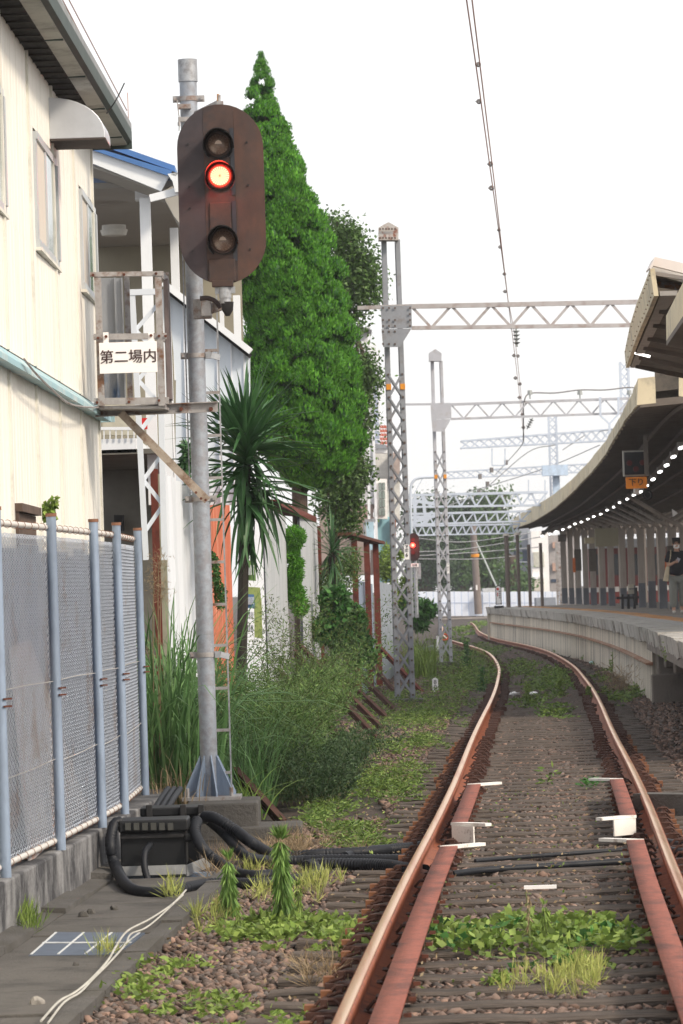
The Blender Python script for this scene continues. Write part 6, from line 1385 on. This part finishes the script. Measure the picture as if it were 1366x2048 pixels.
# ---- tall grass
def blades(N, c0f, H0, H1, spread, m, nm, lb, cat, w=.012, droop=.5, segs=6, kind=None):
    V = []; F = []; k = 0; side = None
    for i in range(N):
        c = c0f(); h = rng.uniform(H0, H1); az = rng.random()*6.283; lean = rng.uniform(.1, 1)*spread; e = np.array([math.cos(az), math.sin(az), 0]); s = np.array([-e[1], e[0], 0])
        s = unit(s+rng.normal(size=3)*.3)
        dr = droop*rng.uniform(.3, 1.3)
        for j in range(segs):
            t_ = j/(segs-1); p = c+e*(lean*h*(t_*.5+.9*dr*t_*t_*t_))+np.array([0, 0, h*(t_-dr*.55*t_**3)]); ww = w*(1-t_)**.6*rng.uniform(.9, 1.1)
            V += [p-s*ww/2, p+s*ww/2]
        F += [(k+2*j, k+2*j+1, k+2*j+3, k+2*j+2) for j in range(segs-1)]; k += 2*segs
    o = npmesh(nm, V, F, m)
    return tag(o, lb, cat, kind=kind)
def at_px(x0, x1, y0, y1):
    def f(): return G(rng.uniform(x0, x1), rng.uniform(y0, y1))
    return f
def gz(p, z=GZ): return np.array([p[0], p[1], z+zt(p[1])])
blades(850, lambda: gz([rng.normal(-1.4, .14), rng.uniform(30.4, 32.5)]), 1.0, 2.5, .55, m_mis, 'pampas_grass', 'tall arching grass clump between the fence end and the signal pole', 'grass', .027, 1.0, kind='stuff')
blades(260, lambda: gz([rng.normal(-1.36, .12), rng.uniform(29.5, 31.0)]), .3, .8, .6, m_dry, 'dry_grass', 'dry brown stalks at the foot of the tall grass clump', 'grass', .01, .8, kind='stuff')
blades(420, lambda: gz([rng.uniform(-1.15, -.62), rng.uniform(31.8, 34)]), .5, 1.35, .75, m_mis, 'pampas_grass', 'long grass blades behind the ladder of the signal pole', 'grass', .013, .8, kind='stuff')
blades(70, lambda: gz([rng.normal(-.86, .08), rng.uniform(30.8, 31.6)]), .3, .55, 1.6, m_wed, 'grass_tuft', 'bright low grass blades right beside the pole base', 'grass', .012, .8, kind='stuff')
for (x, y, h, lb) in ((318, 1122, .05, 'topmost fluffy grass plume left of the white sheet'), (308, 1160, .05, 'second fluffy grass plume below the topmost one'), (322, 1182, .045, 'fluffy plume overlapping the white sheet edge'), (290, 1300, .04, 'lower dry plume in front of the fence end')):
    c = P(x, y, 30.5); V, F = leaves(c+rng.normal(size=(160, 3))*[.035, .03, h], sph(160)+[0, 0, .3], .05, .004); o = npmesh('grass_plume', V, F, m_dry); tag(o, lb, 'plume')
    q = MB(); q.tube(smooth([c-[0, 0, 0], c-[.02, 0, .4], gz([c[0]-.05, c[1]])]), .004, 4); q.build('stalk', m_dry, o); 
bush('dark_shrub', 'dark shrub filling in behind the tall grass by the pole base', [(340, 1430, 60, 120), (420, 1480, 60, 100), (480, 1500, 50, 80), (300, 1500, 30, 80)], 34.5, .55, .05, .016, mleaf('leaf_shade', (.03, .07, .025), (.06, .12, .04)))
# ---- feathery shrub (many arching stems with fine leaves)
def feathery(lb, foots, N, H0, H1, m, nm='feathery_shrub', lean=(.0, .0), L=.03, w=.007, nl=70, spread=.55, cat='shrub'):
    C = []; A = []; q = MB()
    for i in range(N):
        c = foots(); h = rng.uniform(H0, H1); az = rng.random()*6.283; e = np.array([math.cos(az)*spread+lean[0], math.sin(az)*spread+lean[1], 1.]); pts = []
        for t_ in np.linspace(0, 1, 6): pts.append(c+np.array([e[0]*h*t_**1.4, e[1]*h*t_**1.4, h*(t_-.18*t_*t_)]))
        q.tube(pts, [.004, .003, .0025, .002, .0015, .001], 3)
        T_ = rng.uniform(.2, 1, nl); idx = T_*5; i0 = np.minimum(idx.astype(int), 4); f_ = (idx-i0)[:, None]; PP = np.array(pts)[i0]*(1-f_)+np.array(pts)[i0+1]*f_
        off_ = rng.normal(size=(nl, 3))*[.06, .06, .04]*(1.1-T_[:, None]*.7)*h; C.append(PP+off_); A.append(off_+[0, 0, .03]+rng.normal(size=(nl, 3))*.03)
    V, F = leaves(np.concatenate(C), np.concatenate(A), L*rng.uniform(.6, 1.4, N*nl), w); o = npmesh(nm, V, F, m); tag(o, lb, cat); s = q.build('stem', mat('stem_olive', (.1, .11, .05), .9), o); s['kind'] = 'stuff'; return o
feathery('feathery green shrub filling the gap right of the signal pole', lambda: gz([rng.uniform(-.95, -.5), rng.uniform(33, 38)]), 260, .4, 1.6, m_shr, lean=(.12, 0), L=.042, w=.012, nl=170)
feathery('loose pale feathery shrub in front of the grey panels', lambda: gz([rng.uniform(-.85, -.4), rng.uniform(40, 45)]), 90, .9, 2.2, m_shr, lean=(.2, 0), L=.042, w=.012, nl=130, spread=.4)
feathery('low dark feathery shrub spilling down to the gravel beside the struts', lambda: gz([rng.uniform(-.55, -.08), rng.uniform(32.5, 37)]), 190, .25, .7, mleaf('leaf_dark_feather', (.035, .075, .03), (.07, .12, .045)), lean=(.1, 0), L=.038, w=.012, nl=140, spread=.8)
# ---- vine / leafy bushes behind struts
bush('leafy_bush', 'dark leafy bush with broad leaves left of the rightmost red post', [(690, 1240, 44, 36), (705, 1285, 42, 30), (725, 1310, 28, 22), (670, 1200, 30, 30), (650, 1255, 26, 30)], 59, .85, .11, .07, m_vin)
bush('leafy_bush', 'olive shrub crown above the smaller yucca', [(680, 1150, 46, 40), (640, 1180, 40, 44), (700, 1120, 26, 30), (630, 1230, 40, 36)], 62, .7, .07, .022, m_shr)
bush('climbing_vine', 'small vine climbing the orange sheet behind the ladder', [(432, 1150, 9, 40), (440, 1190, 12, 30), (428, 1120, 6, 20)], 38.3, 1.6, .03, .02, m_vin, 'vine')
bush('climbing_vine', 'little leafy vine growing over the roof-high vent by the fence top', [(92, 1022, 14, 16), (108, 1005, 6, 10), (98, 1035, 12, 8)], 25.6, 1.1, .035, .028, m_wed, 'vine')
bush('potted_leaves', 'dark leaves hanging by the house wall left of the pole', [(375, 905, 10, 30), (372, 930, 8, 30)], 37.5, .5, .09, .04, m_yuc, 'plant')
bush('fence_shrub', 'bright yellow-green shrub behind the near lattice mast', [(775, 1120, 18, 34), (790, 1180, 14, 30), (768, 1140, 14, 26), (815, 1160, 14, 20), (800, 1110, 8, 14)], 88, 1.3, .09, .04, m_wed)
bush('round_shrub', 'dark green rounded shrub between the two lattice masts', [(845, 1215, 30, 18), (835, 1240, 24, 22), (862, 1222, 14, 10), (815, 1200, 22, 26)], 96, 1.2, .16, .06, m_vin)
blades(420, lambda: P(rng.uniform(812, 868), 1300, 82)*[1, 1, 0]+[0, rng.normal()*1.2, GZ-.1], .5, 1.25, .75, m_wed, 'pampas_grass', 'arching yellow-green grass between the two lattice masts', 'grass', .02, .8, kind='stuff')
# ---- far trees
def far_tree(lb, blobs, d, trunkx, m, dens=1.3, L=.3, w=.16):
    base = P(trunkx, 1215, d); t = thing('park_tree', base, lb, 'tree'); q = MB(); q.tube([base, P(trunkx-2, 1110, d)], [.55, .3], 8)
    for b in blobs: q.bar(P(trunkx-2, 1130, d), P(b[0], b[1], d), .2)
    q.build('trunk', m_bark, t); C = []
    for (x, y, rx, ry) in blobs:
        n = int(rx*ry*dens); k = max(5, n//16); cc = P(x, y, d)+sph(k)*np.array([rx, rx*.8, ry])*d/FPX*(rng.random((k, 1))**.4)
        for p in cc: C.append(p+rng.normal(size=(16, 3))*[.42, .42, .3])
    C = np.concatenate(C); crown('crown', t, C, sph(len(C))+[0, 0, -.3], L*rng.uniform(.6, 1.3, len(C)), w, m)
m_far = mleaf('leaf_far_dark', (.035, .075, .03), (.06, .12, .045), .35)
m_far2 = mleaf('leaf_far_light', (.07, .14, .04), (.11, .19, .06), .35)
far_tree('broad dark park tree filling the left of the far wood', [(855, 1080, 40, 55), (845, 1030, 30, 40), (875, 1130, 35, 40), (850, 1150, 30, 28)], 255, 852, m_far)
far_tree('largest park tree, its crown behind the white gantries', [(930, 1060, 40, 55), (900, 1020, 28, 35), (945, 1110, 45, 50), (915, 1150, 40, 30), (960, 1010, 22, 28)], 262, 925, m_far)
far_tree('lighter park tree reaching highest beside the free end of the gantry', [(985, 1030, 26, 38), (1000, 1070, 22, 40), (975, 1105, 26, 40), (990, 1000, 14, 16), (1010, 990, 8, 10), (965, 1150, 30, 30)], 250, 978, m_far2)
far_tree('small bright tree in front of the grey house', [(1022, 1150, 16, 24), (1045, 1170, 14, 16), (1020, 1178, 20, 14)], 248, 1024, m_far2)
# ---- ground plants in patches seen between pixel bounds
def patch(lb, ell, n, L, w, h, m, nm='ground_cover', up=.4, dens_pow=.5, blade=False, offz=-.165):
    C = []; A = []; LL = []
    for (x, y, rx, ry, k) in ell:
        N = int(n*k); u = rng.normal(size=(N, 2))*.5; u = np.clip(u, -1.3, 1.3)
        nclump = max(3, N//18); cl = rng.normal(size=(nclump, 2))*.55; idx = rng.integers(nclump, size=N)
        for i in range(N):
            a, b = cl[idx[i]]; p = G(x+a*rx, y+b*ry, offz); tt = rng.normal(size=2)*h*.55
            C.append([p[0]+tt[0], p[1]+tt[1]*1.5, p[2]+rng.random()*h*max(0., 1-.5*(a*a+b*b))])
    C = np.array(C); N = len(C)
    A = sph(N); A[:, 2] = np.abs(A[:, 2])*(3 if blade else 1)*up+(.3 if blade else 0)
    V, F = leaves(C, A, L*rng.uniform(.6, 1.35, N), w*rng.uniform(.7, 1.2, N)); return tag(npmesh(nm, V, F, m), lb, 'plants', kind='stuff')
patch('broad-leaved green weeds in a band between the near rails', [(1075, 1882, 215, 38, 1), (950, 1880, 80, 34, .35), (1200, 1890, 80, 34, .35), (1150, 1865, 60, 22, .2)], 900, .055, .036, .09, m_wed)
patch('darker broad leaves mixed into the weed band between the near rails', [(1080, 1885, 200, 34, 1), (960, 1890, 60, 26, .3)], 170, .06, .04, .1, m_vin)
patch('yellow-green grass tuft on the nearest sleepers', [(1110, 1975, 90, 20, 1), (1165, 1950, 50, 14, .4)], 420, .09, .006, .03, m_wed2, 'grass', 1, blade=True)
patch('tiny green plant beside the yellow grass tuft', [(990, 1963, 24, 12, 1)], 110, .035, .02, .03, m_wed)
patch('green leafy weeds left of the near rail', [(600, 1862, 130, 28, 1), (690, 1880, 60, 30, .3), (500, 1880, 60, 20, .3)], 1100, .05, .03, .05, m_wed)
patch('pale green sprigs along the bottom edge left of the rail', [(440, 2020, 110, 26, .6), (560, 2030, 80, 20, .3), (300, 1960, 60, 40, .4), (380, 1940, 40, 20, .2), (240, 1990, 40, 40, .3)], 420, .045, .022, .055, m_wed)
patch('yellow grass sprigs scattered around the gravel left of the rail', [(640, 1775, 45, 30, .5), (600, 1800, 40, 30, .3), (410, 1850, 50, 24, .3), (340, 1800, 22, 26, .3), (500, 1745, 40, 12, .3), (210, 1930, 20, 24, .2), (545, 1790, 60, 20, .4), (440, 1830, 40, 20, .2)], 420, .11, .006, .03, m_wed2, 'grass', 1, blade=True)
patch('dry straw lying on the gravel behind the hoses', [(600, 1700, 70, 12, 1), (450, 1740, 40, 20, .6), (560, 1715, 40, 12, .5), (640, 1960, 50, 20, .4)], 420, .16, .004, .03, m_dry, 'dry_grass', .35, blade=True)
patch('bright grass tuft growing at the foot of the low wall', [(48, 1858, 22, 10, 1)], 260, .13, .007, .05, m_wed, 'grass_tuft', 1, blade=True)
m_wedm = mleaf('leaf_weed_mid', (.07, .14, .025), (.19, .27, .06), .5)
patch('low yellow-green ground cover beside the marker stub', [(770, 1580, 70, 26, 1), (720, 1560, 60, 30, .6), (810, 1545, 50, 20, .4), (660, 1620, 60, 18, .4), (700, 1665, 70, 12, .4), (640, 1640, 40, 20, .4), (720, 1690, 50, 14, .3)], 2100,   .05, .012, .07, m_wedm)
patch('green ground cover at the foot of the near lattice mast', [(840, 1440, 90, 22, 1), (900, 1400, 60, 22, .6), (760, 1500, 60, 14, .3), (850, 1490, 40, 14, .3), (720, 1420, 60, 40, .4), (880, 1370, 50, 20, .6), (800, 1400, 50, 16, .4)], 2400, .065, .014, .11, m_wedm)
patch('taller weeds inside the bend of the left rail', [(930, 1340, 46, 36, 1), (960, 1310, 30, 20, .5), (900, 1310, 40, 16, .4), (870, 1330, 30, 20, .3), (940, 1370, 46, 16, .4), (985, 1350, 18, 30, .4)], 2200, .1, .018, .2, m_wedm)
patch('weeds between the rails on the bend', [(1080, 1350, 60, 12, .8), (1050, 1335, 40, 14, .6), (1100, 1380, 50, 20, .9), (1120, 1350, 26, 16, .5), (1060, 1410, 30, 10, .3), (1110, 1425, 26, 12, .3), (1000, 1300, 40, 6, .3), (1095, 1560, 14, 10, .02)], 1300, .08, .026, .1, m_wedm)
patch('low weeds beyond the bend between the far rails', [(915, 1262, 40, 10, 1), (960, 1250, 20, 6, .4), (900, 1285, 40, 8, .5)], 700, .14, .06, .14, m_wedm)
patch('weeds on the gravel below the platform wall', [(1140, 1300, 50, 12, .6), (1190, 1320, 40, 8, .4), (1240, 1395, 60, 14, .6), (1270, 1390, 20, 20, .3), (1205, 1355, 30, 20, .3)], 700, .09, .03, .1, m_wedm)
patch('small dark sprig between the rails by the guard rail end', [(1183, 1573, 14, 10, 1)], 130, .05, .02, .06, m_vin)
def tallweed(lb, x, y, d0, h, n, L, w, m, wid, nm='horseweed', ytop=None):
    c = G(x, y); s = c[1]/FPX; t = thing(nm, c, lb, 'plant'); H = h*s
    q = MB(); q.tube([c, c+[-.0, 0, H*.5], c+[-.01, 0, H*.97]], [.006, .005, .002], 5); q.build('stem', mat('stem_green', (.16, .2, .07), .7), t)
    tt = rng.random(n)**.8; az = rng.random(n)*6.283; r_ = wid*s*(.25+.75*(1-tt)**.7)*.35
    C = np.stack([c[0]+np.cos(az)*r_*.3, c[1]+np.sin(az)*r_*.3, c[2]+H*(.06+.93*tt)], 1); A = np.stack([np.cos(az)*.55+rng.normal(size=n)*.15, np.sin(az)*.55+rng.normal(size=n)*.15, -1.5+1.9*(tt > .93)+.6*tt+rng.normal(size=n)*.25], 1)
    V, F = leaves(C, A, L*rng.uniform(.7, 1.3, n)*(1.1-.55*tt), w); npmesh('leaves', V, F, m, t)['kind'] = 'stuff'
m_hw1 = mleaf('leaf_horseweed', (.1, .2, .04), (.22, .36, .09), .4)
tallweed('shorter of the two upright horseweeds, with drooping leaves and a yellow tip', 460, 1838, 22, 125, 420, .11, .01, m_hw1, 78)
tallweed('taller upright horseweed with drooping dark leaves beside the hoses', 566, 1848, 22, 180, 620, .13, .011, m_hw1, 88)
tallweed('pale little plant standing in the weeds between the rails', 1092, 1900, 20, 95, 150, .055, .009, m_wed, 60)
tallweed('thin dry seedling left of the pale little plant', 1060, 1900, 20, 120, 70, .04, .007, m_dry, 24)
tallweed('small upright weed right of the taller horseweed', 598, 1838, 22, 70, 130, .06, .008, m_wed, 34)
tallweed('tiny upright weed below the shorter horseweed', 478, 1870, 22, 50, 110, .05, .008, m_wed, 34)
for (x, y, h, lb) in ((1078, 1268, 34, 'left of the two tall weeds against the far platform wall'), (1096, 1288, 50, 'right of the two tall weeds against the far platform wall'), (1110, 1293, 34, 'bushy weed just right of the tall pair by the platform wall'), (1150, 1306, 36, 'solitary dark weed at the foot of the platform wall'), (1121, 1298, 18, 'low round weed between others at the platform wall'), (1228, 1345, 40, 'fern-like weed near the corner of the platform wall'),
    (1055, 1408, 40, 'slender weed between the rails on the bend'), (1122, 1395, 44, 'tall weed close to the inside of the right rail'), (935, 1345, 60, 'tallest weed inside the bend of the left rail'), (965, 1385, 50, 'dark upright weed near the left rail'), (900, 1330, 40, 'upright weed just right of the pale lattice mast'), (1178, 1400, 24, 'small weed outside the right rail')):
    c = G(x, y); s = c[1]/FPX; t = thing('upright_weed', c, lb, 'plant'); n = 240; H = h*s; tt = rng.random(n)
    C = c+np.stack([rng.normal(size=n)*8*s*(1.1-tt*.7)*.6, rng.normal(size=n)*8*s*.5, H*tt], 1); V, F = leaves(C, sph(n)+[0, 0, .4], .09*s/.012, .03*s/.012, ); npmesh('leaves', V, F, m_wed if h < 45 else m_vin, t)['kind'] = 'stuff'
    q = MB(); q.bar(c, c+[0, 0, H*.8], .01); q.build('stem', MATS['stem_green'], t)
c = G(1238, 1392); V, F = leaves(c+rng.normal(size=(500, 3))*[.14, .14, .12]+[0, 0, .18], sph(500)+[0, 0, .6], .16, .008); tag(npmesh('dry_grass', V, F, m_dry), 'dry straw-coloured tuft at the platform wall corner', 'grass', kind='stuff')
c = P(1340, 1298, 50); V, F = leaves(c+rng.normal(size=(160, 3))*[.05, .1, .06], sph(160)+[0, 0, -.3], .05, .015); tag(npmesh('hanging_weed', V, F, m_wed), 'little weed hanging from the crumbling platform edge', 'plant')
# scattered leaf litter and sprigs over the verge
for (n, y0, y1, m, L, w, nm, lb) in ((900, 17, 34, m_dry, .03, .014, 'leaf_litter', 'dead leaf bits scattered on the near gravel'), (420, 17, 34, m_wed, .03, .014, 'sprigs', 'tiny green sprigs scattered on the near gravel'), (2200, 34, 75, m_wed, .05, .02, 'sprigs', 'green sprigs over the verge left of the track')):
    y = rng.uniform(y0, y1, n); x = np.array([rng.uniform(max(kerbx(t), -.0855*t), .07*t) if y1 < 40 else cx(t)-1.25-abs(rng.normal())*1.2 for t in y]); z = np.array([GZ+.03+zt(t) for t in y])
    V, F = leaves(np.stack([x, y, z], 1), sph(n)*[1, 1, .4]+[0, 0, .2], L, w); tag(npmesh(nm, V, F, m), lb, 'litter' if m is m_dry else 'plants', kind='stuff')
# ================================================================ PERSON (walking towards us, looking at a phone)
def person():
    d = 91.0; f = PZ(1352, 1227, ZP); sc = 147*d/FPX/1.0; x0 = P(1354, 1150, d)[0]; H = 148*d/FPX; k = H/1.66
    base = np.array([x0, d, ZP]); T_ = thing('person', base, 'person in a black top, grey trousers and white mask walking and looking at a phone', 'person')
    S_ = lambda x, y, z: (x*k, y*k, z*k)
    def skin(name, V, E_, Rr, m, root=0, sub=2, par=T_):
        me = bpy.data.meshes.new(name); me.from_pydata([S_(*v) for v in V], E_, []); me.materials.append(m); o = bpy.data.objects.new(name, me); COL.objects.link(o); o.parent = par; ORG[o.name] = org(par)
        s = o.modifiers.new('skin', 'SKIN'); s.use_smooth_shade = True
        for i, r in enumerate(Rr):
            rr = r if hasattr(r, '__len__') else (r, r); me.skin_vertices[0].data[i].radius = (rr[0]*k, rr[1]*k)
            me.skin_vertices[0].data[i].use_root = (i == root)
        u = o.modifiers.new('sub', 'SUBSURF'); u.levels = sub; u.render_levels = sub; return o
    m_skin = mat('skin', (.55, .33, .24), .6, 0, .03, 3); m_shirt = mat('shirt_black', (.014, .014, .02), .8); m_tr_ = mat('trousers_grey', (.24, .25, .23), .8, 0, .12, 6, stretch=(3, 3, .3)); m_hair = mat('hair_black', (.012, .01, .01), .5); m_shoe = mat('shoe_white', (.6, .57, .54), .6)
    # body: pelvis, spine, neck, head, legs, arms
    V = [(0, 0, .86), (0, 0, 1.05), (0, 0, 1.27), (0, -.0, 1.38), (0, -.03, 1.45), (0, -.045, 1.55), (0, -.03, 1.62),
         (-.09, 0, .84), (-.1, -.06, .47), (-.1, -.02, .09), (.09, 0, .84), (.1, .04, .47), (.1, .13, .1),
         (-.16, 0, 1.35), (-.2, .0, 1.08), (-.1, -.2, 1.13), (-.03, -.25, 1.17), (.16, 0, 1.35), (.2, 0, 1.08), (.21, -.05, .84), (.21, -.06, .76),
         (-.1, -.13, .05), (.1, .03, .04)]
    E_ = [(0, 1), (1, 2), (2, 3), (3, 4), (4, 5), (5, 6), (0, 7), (7, 8), (8, 9), (0, 10), (10, 11), (11, 12), (2, 13), (13, 14), (14, 15), (15, 16), (2, 17), (17, 18), (18, 19), (19, 20), (9, 21), (12, 22)]
    Rr = [(.14, .1), (.12, .09), (.14, .1), (.05, .05), (.05, .055), (.078, .095), (.06, .07), .085, .055, .04, .085, .055, .04, .052, .04, .033, .026, .052, .04, .032, .026, .035, .035]
    skin('body', V, E_, Rr, m_skin)
    sh = skin('shirt', [(0, 0, .8), (0, 0, 1.0), (0, 0, 1.22), (0, 0, 1.37), (-.17, 0, 1.34), (-.215, .01, 1.14), (.17, 0, 1.34), (.215, .01, 1.1)], [(0, 1), (1, 2), (2, 3), (2, 4), (4, 5), (2, 6), (6, 7)], [(.19, .13), (.18, .13), (.17, .12), (.09, .08), .085, .075, .085, .075], m_shirt, 0)
    skin('trousers', [(0, 0, .84), (-.095, 0, .78), (-.11, -.06, .46), (-.11, -.02, .12), (.095, 0, .78), (.11, .04, .46), (.11, .12, .14)], [(0, 1), (1, 2), (2, 3), (0, 4), (4, 5), (5, 6)], [(.16, .11), .11, .095, .085, .11, .095, .08], m_tr_, 0)
    skin('hair', [(0, .02, 1.49), (0, .01, 1.58), (0, -.03, 1.63), (0, -.09, 1.63)], [(0, 1), (1, 2), (2, 3)], [(.08, .06), (.09, .085), (.085, .07), (.06, .035)], m_hair, 1)
    for sx, yy, zz in ((-.1, -.09, .045), (.1, .06, .045)): skin('shoe', [(sx, yy+.06, zz), (sx, yy-.1, zz-.005)], [(0, 1)], [(.045, .045), (.04, .03)], m_shoe, 0)
    q = MB(); c = base+np.array([0, -.135, 1.505])*k; q.prism([c+np.array(p)*k for p in ((-.07, .05, .035), (-.03, -.01, .04), (.03, -.01, .04), (.07, .05, .035), (.065, .05, -.03), (.025, -.015, -.05), (-.025, -.015, -.05), (-.065, .05, -.03))], (0, .02, 0)); q.build('face_mask', m_whiteclean, T_)
    q = MB()
    for s in (-1, 1): q.box(base+np.array([s*.033, -.138, 1.565])*k, (.022*k, .008, .009*k))
    q.build('eyes', m_hair, T_)
    q = MB()
    for s in (-1, 1): q.box(base+np.array([s*.085, -.04, 1.55])*k, (.02*k, .03*k, .05*k))
    q.build('ears', m_skin, T_)
    # fingers curled round the phone
    for i in range(5):
        z = 1.19-i*.016; skin('finger', [(-.04+.004*i, -.262, z-.012), (-.012, -.29, z), (.012, -.288, z+.004)] if i < 4 else [(-.045, -.25, 1.19), (-.02, -.27, 1.215), (.0, -.275, 1.22)], [(0, 1), (1, 2)], [.0095, .0085, .007], m_skin, 0, 1)
    ph = thing('phone', base+np.array([.0, -.28, 1.19])*k, 'pale smartphone held up in the walking person\'s hand', 'phone')
    q = MB(); q.bar(base+np.array([-.01, -.27, 1.16])*k, base+np.array([.03, -.3, 1.24])*k, .075*k, .012, up=(0, 1, 0)); q.build('case', mat('phone_pale', (.5, .5, .58), .3), ph)
    bg = thing('tote_bag', base+np.array([-.23, 0, .75])*k, 'cream canvas tote bag hanging from the walking person\'s shoulder', 'bag')
    q = MB(); q.prism([base+np.array(p)*k for p in ((-.32, -.02, .74), (-.2, -.06, .72), (-.16, -.03, 1.06), (-.23, .0, 1.07))], (.0, .1, 0)); q.build('pouch', mat('canvas_cream', (.6, .52, .37), .85), bg, bevel=.02)
    q = MB(); q.tube(smooth([base+np.array(p)*k for p in ((-.2, -.0, 1.05), (-.15, -.1, 1.25), (-.13, -.07, 1.42), (-.14, .04, 1.36))]), .012, 5); q.build('strap', MATS['canvas_cream'], bg)
person()
# ================================================================ HAZE
q = MB(); q.box((0, 290, 18), (560, 640, 44)); hz_ = q.build('haze', None); hz_['kind'] = 'stuff'
mh = bpy.data.materials.new('haze'); mh.use_nodes = True; n = mh.node_tree.nodes; n.clear(); o_ = n.new('ShaderNodeOutputMaterial'); v_ = n.new('ShaderNodeVolumePrincipled')
v_.inputs['Color'].default_value = (.93, .95, 1, 1); v_.inputs['Density'].default_value = .00045; v_.inputs['Anisotropy'].default_value = .3
mh.node_tree.links.new(v_.outputs[0], o_.inputs['Volume']); hz_.data.materials.append(mh)
